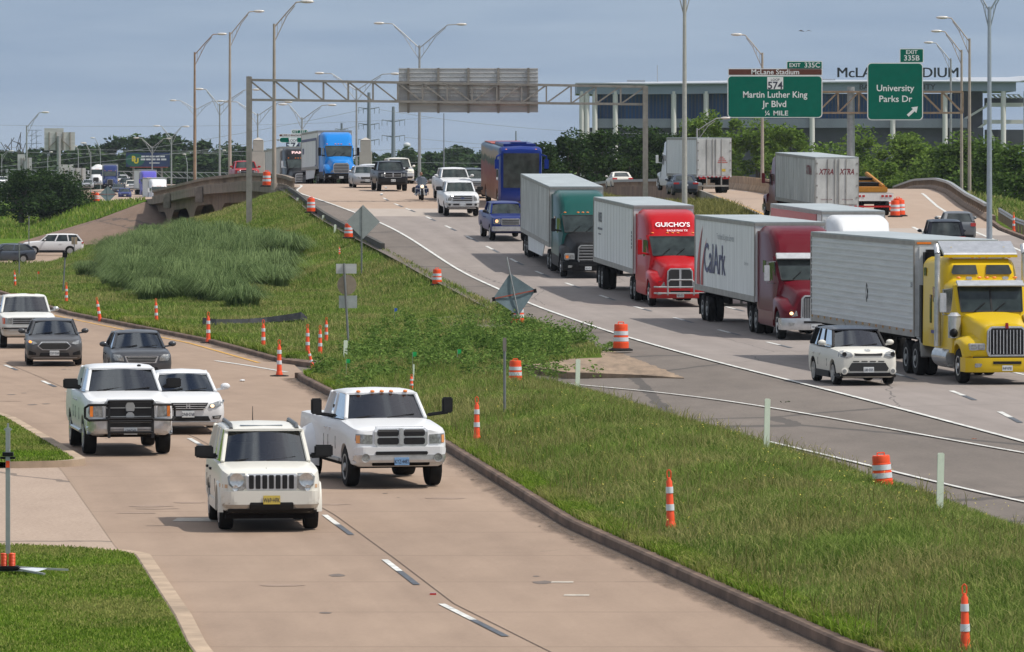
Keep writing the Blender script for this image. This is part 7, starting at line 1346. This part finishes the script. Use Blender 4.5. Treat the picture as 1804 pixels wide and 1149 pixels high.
PST = mat('sign post steel', (.2,.21,.21), .6, .4, var=.2)
x, d = on_ground(637, 482); o = empty('road_sign', 'diamond sign seen from its grey back on a thin post on the bank', 'sign', (x,d,ground_z(x,d))); k = d/F; mb = MB(); mb.cyl((0,0,-.1),(0,0,118*k),.045,n=8); mb.build('post', PST, o); mb = MB(); c = (2.5*k, (482-391)*k); w = 30*k; mb.prism([(c[0]-w,c[1]),(c[0],c[1]-w),(c[0]+w,c[1]),(c[0],c[1]+w)], -.06, -.05+.02); mb.build('panel', mat('sign back grey', (.34,.36,.35), .6, 0, var=.08), o); mb = MB(); mb.box(c[0]-w*.65,c[0]+w*.65,-.045,-.02,c[1]+w*.30,c[1]+w*.36); mb.build('brace', STL, o); mb = MB(); mb.box(-.03,.03,-.08,-.055,0.5,118*k); mb.build('front_post', PST, o)
x, d = on_ground(615, 622); o = empty('road_sign', 'thin post with three grey plates, the middle one brown and round', 'sign', (x,d,ground_z(x,d))); k = d/F; mb = MB(); mb.cyl((0,0,-.1),(-9*k,0,158*k),.04,n=8); mb.build('post', PST, o)
for (a,b,c,e_,m,nm) in ((-23,13,140,157,SGN,'panel'),(-18,14,79,101,mat('pale plate back',(.42,.44,.42),.5,.3),'panel')): mb = MB(); mb.box(a*k,b*k,.045,.06,c*k,e_*k); mb.build(nm, m, o)
mb = MB(); mb.prism(oval(-4*k,120*k,17*k,18*k,18), .045, .06); mb.build('round_plate', mat('tan plate back',(.30,.24,.18),.6,var=.15), o)
x, d = on_ground(889, 727); o = empty('road_sign', 'narrow marker post with a small grey plate beside the drum in the grass', 'sign', (x,d,ground_z(x,d))); k = d/F; mb = MB(); mb.cyl((0,0,-.1),(0,0,131*k),.035,n=8); mb.build('post', PST, o); mb = MB(); mb.box(-3.2*k,3.2*k,-.05,-.038,108*k,132*k); mb.build('panel', mat('brown grey plate',(.22,.19,.17),.6), o)
for px, py, top, lab in ((111,515,445,'thin steel post with a small box on top in the verge'),(34,490,428,'thin plain steel post in the verge below the estate car'),(51,450,375,'tall thin post beside the cross street'),(131,450,412,'short sign post in front of the white SUV')):
    x, d = on_ground(px, py); h = (py-top)*d/F
    if px in (51,131): d = 470; x = PX(px,d); h = (py-top)*d/F
    o = empty('sign_post', lab, 'sign post', (x,d,ground_z(x,d) if px not in (51,131) else -1.4)); mb = MB(); mb.cyl((0,0,-.1),(.12 if px == 111 else 0,0,h),.04,n=8); mb.build('post', PST, o)
    if px == 111: mb = MB(); mb.box(-.02,.22,-.05,.05,h-.25,h); mb.build('box', SMOK, o)
    if px == 131: mb = MB(); mb.box(-.24,.24,.05,.06,h-.6,h); mb.build('panel', mat('tan sign back',(.33,.28,.19),.6), o)
# roll-up diamond signs on spring stands
def rollup(label, px, py, w_px, lean, hpx, on=None, d=None, z=None):
    if d is None: x, d = on_ground(px, py); z = ground_z(x,d)
    else: x = PX(px,d)
    k = d/F; o = empty('roll_up_sign', label, 'sign', (x,d,z)); cm = MB(); H = hpx*k; w = w_px*k/2; c = (0,H*.47); FAB = mat('grey green sign fabric', (.13,.18,.20), .8, var=.2, scale=2)
    g = []
    for i in range(9):
        u = -1+i/4; row = []
        for j in range(9):
            v = -1+j/4; a, b = (u+v)/2*w, (v-u)/2*w*.98; row.append((a, .05*math.cos(u*1.5)*math.cos(v*1.5)-.0, c[1]+b))
        g.append(row)
    cm.patch(g); s = cm.build('fabric', FAB, o, smooth=60, fix=False); mb = MB(); mb.cyl((0,-.03,-.1),(0,-.03,H),.028,n=8); mb.build('mast', STL, o); mb = MB(); mb.beam((-w,-.015,c[1]),(w,-.015,c[1]),.02,.045); mb.build('cross_strut', mat('orange strut',(.30,.07,.04),.6), o); mb = MB(); [mb.box(sx*w*.97-.05,sx*w*.97+.05,-.05,.05,c[1]-.1,c[1]+.06) for sx in (-1,1)]; mb.build('corner_pocket', SMOK, o)
    mb = MB(); [mb.beam((0,0,.03),(sx*.7,sy*.7,.0),.05,.03) for sx in (-1,1) for sy in (-1,1)]; mb.build('stand_leg', STL, o); o.rotation_euler = (R(-4), R(lean), R(10)); return o
rollup('leaning grey diamond roll up sign with an orange cross bar on the verge', 918, 578, 78, -11, 128); rollup('distant grey diamond roll up sign on the far shoulder', 190, 347, 30, 0, 27, d=650, z=2.0)
# empty sign stand on the near lawn
x, d = gp(14, 1028); o = empty('sign_stand', 'bare sign stand with orange springs and folded legs on the near lawn', 'sign stand', (x,d,.22)); k = d/F
mb = MB(); mb.box(-.035,.035,-.035,.035,.26,250*k); mb.build('mast', STL, o); mb = MB(); mb.box(-.03,.03,-.04,.04,180*k,192*k); mb.build('orange_band', ORA, o); mb = MB(); mb.box(-.085,.085,-.06,.06,200*k,207*k); mb.box(-.12,.12,-.03,.03,195*k,199*k); mb.build('clamp', SMOK, o); mb = MB(); mb.beam((-.06,0,248*k),(0,0,243*k),.03,.02); mb.beam((.06,0,248*k),(0,0,243*k),.03,.02); mb.beam((0,0,240*k),(0,0,258*k),.04,.03); mb.build('fork', STL, o)
mb = MB()
for sx in (-.065, .065): mb.lathe([(.05+.008*(i%2), .06+i*.0115) for i in range(19)], (sx,0,0), n=12)
mb.build('spring', ORA, o, smooth=30); mb = MB(); mb.box(-.19,.19,-.14,.14,.0,.06); mb.build('base', SMOK, o, bevel=.02); mb = MB(); mb.beam((0,.1,.03),(.62,-.42,-.04),.05,.03); mb.beam((0,.2,.03),(.95,.25,-.02),.04,.03); mb.beam((0,.1,.03),(-.8,-.3,-.04),.05,.03); mb.build('stand_leg', STL, o); mb = MB(); mb.add([(-.35,-.1,-.02),(.5,-.05,-.02),(.62,.12,.01),(.1,.3,.03),(-.4,.25,.02)],[(0,1,2,3,4)]); mb.build('fabric_flap', mat('white sign fabric',(.5,.55,.58),.7,var=.2), o, fix=False)
# silt fence, flags, cloth, litter, bird
mb = MB(); pts = [(357,578,566),(380,577,570),(410,576,570),(440,575,569),(470,574,566),(500,573,561),(525,572,556),(530,572,554),(541,572,566)]; g = [[],[],[]]
for px, b, t in pts: x, d = on_ground(px, b); z = ground_z(x,d)-.05; k = d/F; g[0].append((x,d,z)); g[1].append((x,d-.12,z+.12+(b-t)*k*.35)); g[2].append((x,d+.05,z+.22+(b-t+2)*k*.75))
mb.patch(g); o = mb.build('silt_fence', mat('black silt fabric',(.032,.033,.035),.6,var=.9,scale=2.2,bump=.8), fix=False); tag(o, 'sagging black silt fence fabric across the verge grass', 'fence')
for px, py, c, lab in ((610,662,'g','small green marker flag in the bushes above the dual wheel pickup'),(727,650,'g','small green marker flag by the thin white wand'),(806,643,'g','small green marker flag in the weeds between wand and drum'),(695,562,'b','small blue marker flag on the bank'),(66,490,'o','orange stub marker in the verge below the estate car')):
    x, d = on_ground(px, py+8); o = empty('marker_flag', lab, 'marker flag', (x,d,ground_z(x,d))); mb = MB(); mb.cyl((0,0,0),(0,0,.62),.006,n=5); mb.build('wire', STL, o); mb = MB(); mb.add([(0,0,.48),(.11,.02,.50),(.12,.0,.62),(0,0,.63)],[(0,1,2,3)]); mb.build('flag', {'g':mat('green flag',(.01,.42,.10),.5,var=.05),'b':mat('blue flag',(.02,.12,.5),.5,var=.05),'o':ORA}[c], o, fix=False)
x, d = gp(515, 629); mb = MB(); RN = random.Random(4); g = [[(x+u*.32+RN.uniform(-.04,.04), d+v*.45, zb(d)+.02+max(0,(1-u*u-v*v))*.16*RN.uniform(.4,1.2)) for u in np.linspace(-1,1,7)] for v in np.linspace(-1,1,6)]; mb.patch(g); tag(mb.build('crumpled_cloth', mat('red black cloth',(.16,.03,.04),.9,var=.9,scale=9), fix=False), 'crumpled red and black cloth lying on the road by the posts', 'cloth')
x, d = gp(427, 672); mb = MB(); mb.ball((x,d,.03),(.09,.14,.035),4); tag(mb.build('litter', mat('white litter',(.6,.6,.6),.8)), 'small white piece of litter on the tan road', 'litter')
mb = MB(); mb.add([(0,0,0),(.28,.1,.12),(.55,0,.02),(.26,-.05,.06),(-.28,.1,.14),(-.5,0,.05),(-.26,-.05,.07),(0,.25,-.03),(0,-.3,.0)],[(0,1,2,3),(0,6,5,4),(7,0,8)]); o = mb.build('bird', mat('bird dark',(.06,.06,.07),.8), fix=False); o.location = (PX(1418,420),420,ZZ(56,420)); tag(o, 'tiny bird gliding in the sky above the wide exit sign', 'bird')
dp = MB(); x, d = gp(1381,716); [dp.beam((x,d,0.05),(x+random.uniform(-.2,.2),d+random.uniform(-.3,.3),.14),.02,.02) for _ in range(4)]; tag(dp.build('weed_tuft', mat('dry weed',(.05,.06,.03),.9)), 'small dark weed tuft growing on the ramp line', 'plant')
rm = MB()
for px, py, f in ((1225,698,rl2),(1283,706,rl2),(1601,762,rl2),(1716,780,rl2)): x, d = gp(px, py-3); rm.box(x-.06,x+.06,d-.06,d+.06,.03,.06)
x, d = gp(763,1048); rm.box(x-.05,x+.05,d-.05,d+.05,0,.03); tag(rm.build('road_studs', RED), kind='structure')
# ------------------------------------------------------------------ vegetation
def fast_mesh(name, V, F_, m, rnd=None):
    """V (n,3); F_ (k,4) or (k,3) faces; rnd per face -> 'rnd' attribute"""
    me = bpy.data.meshes.new(name); k, w = F_.shape; me.vertices.add(len(V)); me.vertices.foreach_set('co', V.astype(np.float32).ravel()); me.loops.add(k*w); me.loops.foreach_set('vertex_index', F_.astype(np.int32).ravel())
    me.polygons.add(k); me.polygons.foreach_set('loop_start', np.arange(0, k*w, w, dtype=np.int32)); me.update(calc_edges=True); me.materials.append(m)
    if rnd is not None: a = me.attributes.new('rnd', 'FLOAT', 'FACE'); a.data.foreach_set('value', rnd.astype(np.float32))
    return me
GRASS = leafy('verge grass blades', (.065,.118,.019), (.25,.345,.078), .55, dry=(.36,.31,.14)); LAWN = leafy('lawn blades', (.07,.13,.015), (.22,.34,.04), .8, dry=(.32,.30,.11)); WEED = leafy('weed leaves', (.045,.095,.02), (.20,.30,.075), 1.0); PAMP = leafy('pampas blades', (.035,.07,.024), (.23,.31,.135), .35); DRYG = leafy('median grass blades', (.11,.12,.03), (.30,.28,.11), .6)
def blades(name, pts, h, w, m, lean=.5, label_kind=True, tiers=1):
    """pts (n,3): one bent two-segment blade per point"""
    n = len(pts); a = RNG.uniform(0, 2*np.pi, n); hh = h*RNG.uniform(.45, 1.25, n) if np.isscalar(h) else h*RNG.uniform(.5,1.2,n); ln = lean*RNG.uniform(.2, 1.2, n)*hh; b = RNG.uniform(0, 2*np.pi, n); ww = w*RNG.uniform(.6,1.4,n)
    dx, dy = np.cos(a)*ww, np.sin(a)*ww; lx, ly = np.cos(b)*ln, np.sin(b)*ln; V = np.empty((n, 5, 3))
    V[:,0] = pts+np.stack([-dx,-dy,0*dx],1); V[:,1] = pts+np.stack([dx,dy,0*dx],1); V[:,2] = pts+np.stack([dx*.8+lx*.35,dy*.8+ly*.35,hh*.6],1); V[:,3] = pts+np.stack([-dx*.8+lx*.35,-dy*.8+ly*.35,hh*.6],1); V[:,4] = pts+np.stack([lx,ly,hh*(1-.25*lean)],1)
    i = np.arange(n)*5; Q = np.concatenate([np.stack([i,i+1,i+2],1), np.stack([i,i+2,i+3],1), np.stack([i+3,i+2,i+4],1)]); r = RNG.uniform(0,1,n)
    me = fast_mesh(name, V.reshape(-1,3), Q, m, np.tile(r,3)); o = bpy.data.objects.new(name, me); COL.objects.link(o); o['kind'] = 'stuff'; return o
def scatter(L, Rr, d0, d1, n, zf, wt=1.0):
    """random points between two plan curves, denser near the camera"""
    ds = np.linspace(d0, d1, 400); wid = np.array([max(0, Rr(d)-L(d)) for d in ds]); pdf = wid/ds**wt; cdf = np.cumsum(pdf); cdf /= cdf[-1]; d = np.interp(RNG.uniform(0,1,n), cdf, ds)
    lo = np.interp(d, ds, [L(q) for q in ds]); hi = np.interp(d, ds, [Rr(q) for q in ds]); t = RNG.uniform(0,1,n); x = lo+(hi-lo)*t
    z = np.array([zf(a,b,c) for a,b,c in zip(d,x,t)]); return np.stack([x,d,z],1), t
ILR = lambda d: max(IR(d), ISL_L(d)+.02)
p, t = scatter(off(ISL_L,.03), ILR, 73, 176.5, 230000, zi, 1.2)
hgt = .08+.21*np.clip(t*6,0,1)*np.clip((1-t)*5+.2,0,1); nzv = np.sin(p[:,0]*1.3+np.sin(p[:,1]*.35)*2)*np.sin(p[:,1]*.28+p[:,0]*.4); hgt *= 1+.35*nzv
blades('island_grass', p, hgt, .0075, GRASS, .8)
p, t = scatter(off(ISL_L,-.02), lambda d: ISL_L(d)+.5, 73, 176, 46000, lambda d,x,t: zi(d,x,.02), 1.2); blades('edge_grass', p, .20, .010, LAWN, .8)
seed, _ = scatter(ISL_L, ILR, 74, 172, 16000, zi, 1.2); kz = np.sin(seed[:,0]*.9+seed[:,1]*.21)+np.sin(seed[:,1]*.37-seed[:,0]*1.7); blades('seed_grass', seed[kz > -.3], .46, .0065, DRYG, .6)
p, t = scatter(GL, GR, 181.5, 440, 330000, lambda d,x,t: zg(d,x), 1.0)
nzv = np.sin(p[:,0]*.7+np.sin(p[:,1]*.15)*2)*np.sin(p[:,1]*.13+p[:,0]*.3); blades('verge_grass', p, .25*(1+.45*nzv), .013, GRASS, .85)
p, t = scatter(GL, lambda d: GL(d)+.9, 190, 420, 40000, lambda d,x,t: zg(d,x), 1.0); blades('edge_grass', p, .24, .016, LAWN, .8)
# lawns
LA = lambda d: max(XFL(d)-30, -.09*d-2.2); q = lambda d,x,t: zb(d)+.12+.10*(1-np.clip((x-(XFL(d)-30))/29.7,0,1))+.15*bump(x,d)*(1-np.clip((x-(XFL(d)-30))/29.7,0,1))
p, t = scatter(LA, off(LAWN_A,-.02), 73, 98.2, 90000, q, 1.0); blades('lawn_grass', p, .07, .009, LAWN, .7); p, t = scatter(LA, off(LAWN_B,-.02), 125.5, 150, 36000, q, 1.0); blades('lawn_grass', p, .08, .011, LAWN, .7)
p, t = scatter(lambda d: EML(d)-30, off(XS,-.3), 572, 760, 26000, lambda d,x,t: max(-1.2, (lambda u: (zm(d)-.08)*sst(.35,1,u)+(-1.2)*(1-sst(.35,1,u)))(min(1,max(0,(x-EML(d))/max(.1,XS(d)-EML(d)))))), .5); blades('embankment_grass', p, .5, .05, LAWN, .6)
p, t = scatter(lambda d: -62, lambda d: -15, 505, 538, 9000, lambda d,x,t: -1.46, .5); blades('low_grass', p, .35, .05, LAWN, .6)
p, t = scatter(lambda d: -60, lambda d: XE(d)-3, 425, 440, 6000, lambda d,x,t: -1.42, .5); blades('low_grass', p, .5, .04, GRASS, .6)
p, t = scatter(off(MR,.1), off(RL,-.2), 285, 384, 22000, zmed, 0.); blades('median_grass', p, .65, .03, DRYG, .5)
p, t = scatter(off(RR,1.4), off(RR,24), 280, 450, 20000, lambda d,x,t: zrt(d,x,(x-RR(d)-.6)/44.4)-.03, 0.); blades('right_verge_grass', p, .5, .05, GRASS, .6)
# broad-leaved weeds on both sides of the ramp mouth
def leaves(name, C, rad, per, size, m, up=.3):
    n = len(C); N = n*per; c = np.repeat(C, per, 0); rr = np.repeat(rad, per, 0); u = RNG.normal(0,1,(N,3)); u /= np.linalg.norm(u,axis=1)[:,None]; pos = c+u*(RNG.uniform(.3,1,(N,1))**.5)*rr
    a = RNG.normal(0,1,(N,3)); a[:,2] = a[:,2]*.5; a /= np.linalg.norm(a,axis=1)[:,None]; b = np.cross(a, RNG.normal(0,1,(N,3))+np.array([0,0,.6])); b /= np.linalg.norm(b,axis=1)[:,None]; s = size*RNG.uniform(.6,1.4,(N,1))
    V = np.stack([pos-a*s, pos+b*s*.42, pos+a*s, pos-b*s*.42],1).reshape(-1,3); i = np.arange(N)*4; Q = np.stack([i,i+1,i+2,i+3],1)
    return fast_mesh(name, V, Q, m, RNG.uniform(0,1,N))
DRX, DRY = on_ground(908, 676); C = []
for d0, d1, L_, R_, n, hh in ((181.5,232,lambda d: max(GL(d),-6.2+(d-181)*.05),GR,230,.6),(150,176,lambda d: ISL_L(d)+.25,lambda d: ILR(d)-.15,80,.40)):
    p, t = scatter(L_, R_, d0, d1, n, (lambda d,x,t: zg(d,x)) if d0 > 180 else zi, 0.)
    w = np.exp(-((p[:,1]-(190 if d0 > 180 else 172))/(14 if d0 > 180 else 8))**2) if True else 1; keep = RNG.uniform(0,1,n) < np.clip(w*1.6+.12,0,1); p = p[keep & ~((np.abs(p[:,0]-DRX) < 1.0) & (p[:,1] < DRY+.6) & (p[:,1] > DRY-12))]
    for x, y, z in p: h = hh*random.uniform(.5,1.25); [C.append((x+random.gauss(0,.16), y+random.gauss(0,.2), z+h*random.uniform(.15,1), .22)) for _ in range(7)]
for _ in range(60):   # weeds creeping over the rim of the gore apron
    x, y = tri[random.randrange(len(tri))]
    if x < 3.6: [C.append((x+random.gauss(0,.25), y+random.gauss(0,.5), zm(y)*.6+random.uniform(.02,.22), .2)) for _ in range(2)]
C = np.array(C); me = leaves('weed_patch', C[:,:3], np.full((len(C),1),.26), 26, .06, WEED); o = bpy.data.objects.new('weed_patch', me); COL.objects.link(o); o['kind'] = 'stuff'
# tall pampas clumps on the bank
pc = []; RP = random.Random(11)
for _ in range(150):
    px, py = RP.uniform(150,545), RP.uniform(415,548); u = (px-348)/185; v = (py-482)/60; q = u*u+v*v
    if q < .75 or (q < 1.25 and RP.random() < .35): x, d = on_ground(px, py); pc.append((x, d, ground_z(x,d), max(.45, 1.12-.45*q)*RP.uniform(.7,1.2)))
def fountain(C, n, h):
    """arching blades springing from each clump centre: three bent segments that droop outwards"""
    Vs, Qs = [], []; base = 0
    for (x, y, z, hk) in C:
        H = h*hk; a = RNG.uniform(0, 2*np.pi, n); out = RNG.uniform(.05, 1.0, n)*H*1.05; hh = H*RNG.uniform(.6, 1.1, n); r0 = RNG.uniform(0, .75, n); ca, sa = np.cos(a), np.sin(a); w = .013*RNG.uniform(.7, 1.5, n)
        row = []
        for u, zz in ((0, 0), (.25, .62), (.62, .88), (1.0, .58)):
            r = r0+out*u; ww = w*(1-u*.75); zz2 = z+hh*zz*(1-.25*u*out/H)
            row.append(np.stack([x+ca*r-sa*ww, y+sa*r+ca*ww, zz2], 1)); row.append(np.stack([x+ca*r+sa*ww, y+sa*r-ca*ww, zz2], 1))
        V = np.stack(row, 1); i = base+np.arange(n)*8
        for k in (0, 2, 4): Qs.append(np.stack([i+k, i+k+1, i+k+3, i+k+2], 1))
        Vs.append(V.reshape(-1, 3)); base += n*8
    Q = np.concatenate(Qs); me = fast_mesh('pampas_grass', np.concatenate(Vs), Q, PAMP, RNG.uniform(0, 1, len(Q))); o = bpy.data.objects.new('pampas_grass', me); COL.objects.link(o); o['kind'] = 'stuff'
fountain(pc, 760, 2.05)
# little flowers
p, t = scatter(lambda d: ISL_L(d)+.6, ILR, 95, 150, 500, zi, 1.); p[:,2] += RNG.uniform(.25,.45,len(p)); me = leaves('yellow_flowers', p, np.full((len(p),1),.04), 2, .018, mat('flower yellow',(.6,.5,.08),.6)); o = bpy.data.objects.new('yellow_flowers', me); COL.objects.link(o); o['kind'] = 'stuff'
# trees
BARK = mat('bark', (.085,.07,.055), .95, var=.3, scale=2)
TD = leafy('dark evergreen leaves', (.012,.03,.011), (.055,.095,.03), .45, transl=.25); TM = leafy('mid green leaves', (.035,.075,.016), (.15,.235,.055), .35, transl=.35); TL = leafy('light green leaves', (.05,.10,.02), (.21,.31,.065), .35, transl=.4); TF = leafy('far tree leaves', (.02,.045,.018), (.075,.12,.045), .12, transl=.25)
def tree(label, x, y, z, H, W, m, seed, leaf=.28, n=3200, trunk=True, name='tree', low=.12, group=None):
    rs = random.Random(seed); o = empty(name, label, 'tree', (x,y,z), group=group); K = 38; cen = []; rad = []
    for k in range(K):
        a = rs.uniform(0,6.283); u = rs.uniform(0,1.12)**.6; t = rs.uniform(low,1); w = W/2*(math.sin(math.pi*min(1,(t*.88+.12)))**.55)*.82; r = W*rs.choice((.07,.10,.14,.18,.25))*rs.uniform(.85,1.15); cen.append((math.cos(a)*u*w, math.sin(a)*u*w*.8, H*(t*.9))); rad.append((r, r, r*.8))
    per = max(8, n//K); me = leaves('crown', np.array(cen), np.array(rad), per, leaf, m); c = bpy.data.objects.new('crown', me); COL.objects.link(c); c.parent = o
    mb = MB(); mb.cyl((0,0,-.3),(0,0,H*.45),W*.035+.08,W*.018+.04,n=8)
    for k in range(0, K, 3): mb.cyl((0,0,H*rs.uniform(.12,.4)),cen[k],W*.014+.03,.03,n=5)
    mb.build('trunk', BARK, o, smooth=50); return o
# the round dark tree far left: several spreading stems
d = 655
for i, (px, W, H) in enumerate(((38,74,84),(112,84,78),(75,70,90))):
    k = d/F; z = -1.2 if i != 1 else -.9; base = ZZ(388,d); tree(('dark spreading tree, outer half of the round clump','dark spreading tree, half of the round clump next to the highway','dark spreading tree in the middle of the round clump')[i], PX(px,d+i*3), d+i*3, base, H*k, W*k*1.7, TD, 40+i, .20, 9000, low=.2)
# dark trees behind the bus and teal truck
for i, (px, top, wpx) in enumerate(((958,232,84),(1000,212,100),(1050,222,100),(1100,220,96),(1150,222,90),(1188,226,80),(1140,250,80),(1020,250,90))):
    d = 575+i*7; k = d/F; tree(('dark evergreen just behind the tour bus roof','dark evergreen with the highest crown behind the teal truck','dark evergreen below the stadium end of the gantry truss','dark evergreen on the bus side of the gantry post','dark evergreen on the stadium side of the gantry post','dark evergreen next to the white outbound truck','low dark evergreen in front near the gantry post','low dark evergreen in front above the pale sedan')[i], PX(px,d), d, -1.4, (ZZ(top,d)+1.4), wpx*k*1.3, TD, 60+i, .23, 9000, low=.05)
names_ = ['light green tree between the grassy median pole and exit sign','tall light green tree around the low curved arm lamp','light green tree under the middle of the wide exit sign','broad light green tree between exit sign masts','light green tree just before the steel mast','small light green tree between steel mast and square exit sign','tall light green tree under the square exit sign','full light green tree below the square exit sign','light green tree between square exit sign and three lamps','mid green tree between the three lamps','mid green tree behind the tall steel lamp pole','mid green tree under the open end of the stadium','low bush at the crest of the ramp','low bush under the three lamps','low bush beside the corrugated guard rail','bush behind the worn grey trailer','dark bush below the stadium stairs','dark bush beyond the guard rail and the stadium stands']
for i, (px, top, wpx, m) in enumerate(((1232,200,90,TL),(1268,178,100,TL),(1330,205,100,TL),(1390,212,110,TL),(1450,230,90,TL),(1520,228,90,TL),(1600,215,96,TL),(1590,232,110,TL),(1650,255,90,TL),(1690,232,100,TM),(1745,240,90,TM),(1790,250,110,TM),(1560,270,110,TL),(1660,285,100,TL),(1760,290,110,TM),(1460,268,120,TM),(1720,262,90,TD),(1800,280,90,TD))):
    d = 640-i*9 if i < 12 else 520+i*3; k = d/F; tree(names_[i], PX(px,d), d, -1.4, (ZZ(top,d)+1.4)*1.02, wpx*k*1.35, m, 90+i, .23, 9000, low=.05)
# far tree line, every crown its own tree
rs = random.Random(21); fars = []
prof_ = [(0,262),(25,268),(60,258),(95,252),(130,262),(150,255),(175,262),(195,240),(225,232),(250,238),(275,238),(300,235),(325,244),(360,246),(400,248),(430,252),(470,262),(520,262),(580,262),(650,265),(690,262),(720,258),(760,262),(800,258),(815,252),(845,262),(870,268),(900,262),(930,262)]
for i, (px, top) in enumerate(prof_):
    d = 1450+rs.uniform(-120,120); k = d/F; fars.append(tree('one of the hazy green trees in the far line along the horizon', PX(px,d), d, -1.5, ZZ(top,d)+1.5, 78*k, TF, 200+i, .8, 1900, low=.0, group='far trees along the horizon'))
for i in range(34):
    px = -30+i*29; d = 1350+rs.uniform(-60,60); k = d/F; o = copy_tree(fars[i%len(fars)]); H0 = fars[i%len(fars)].children[0].dimensions.z; o.location = (PX(px,d), d, -1.5); s = (ZZ(272+rs.uniform(-6,5),d)+1.5)/max(4,(ZZ(prof_[i%len(fars)][1],1450)+1.5)); o.scale = (1.3,1,s); o.rotation_euler = (0,0,rs.uniform(0,6)); o['label'] = 'one of the low hazy trees filling the foot of the far tree line'; o['group'] = 'low far trees along the horizon'
# air
hz = MB(); hz.box(-3900,3900,-40,8900,-2.9,60); h = hz.build('haze', [], None); hm = bpy.data.materials.new('haze air'); hm.use_nodes = True; HN, HL = hm.node_tree.nodes, hm.node_tree.links
for n in list(HN): HN.remove(n)
ho = HN.new('ShaderNodeOutputMaterial'); pv = HN.new('ShaderNodeVolumePrincipled'); pv.inputs['Color'].default_value = (.80,.88,1.0,1); pv.inputs['Density'].default_value = .00004; pv.inputs['Anisotropy'].default_value = .2; HL.new(pv.outputs[0], ho.inputs['Volume']); h.data.materials.append(hm); h['kind'] = 'stuff'
for col_ in (None,): pass
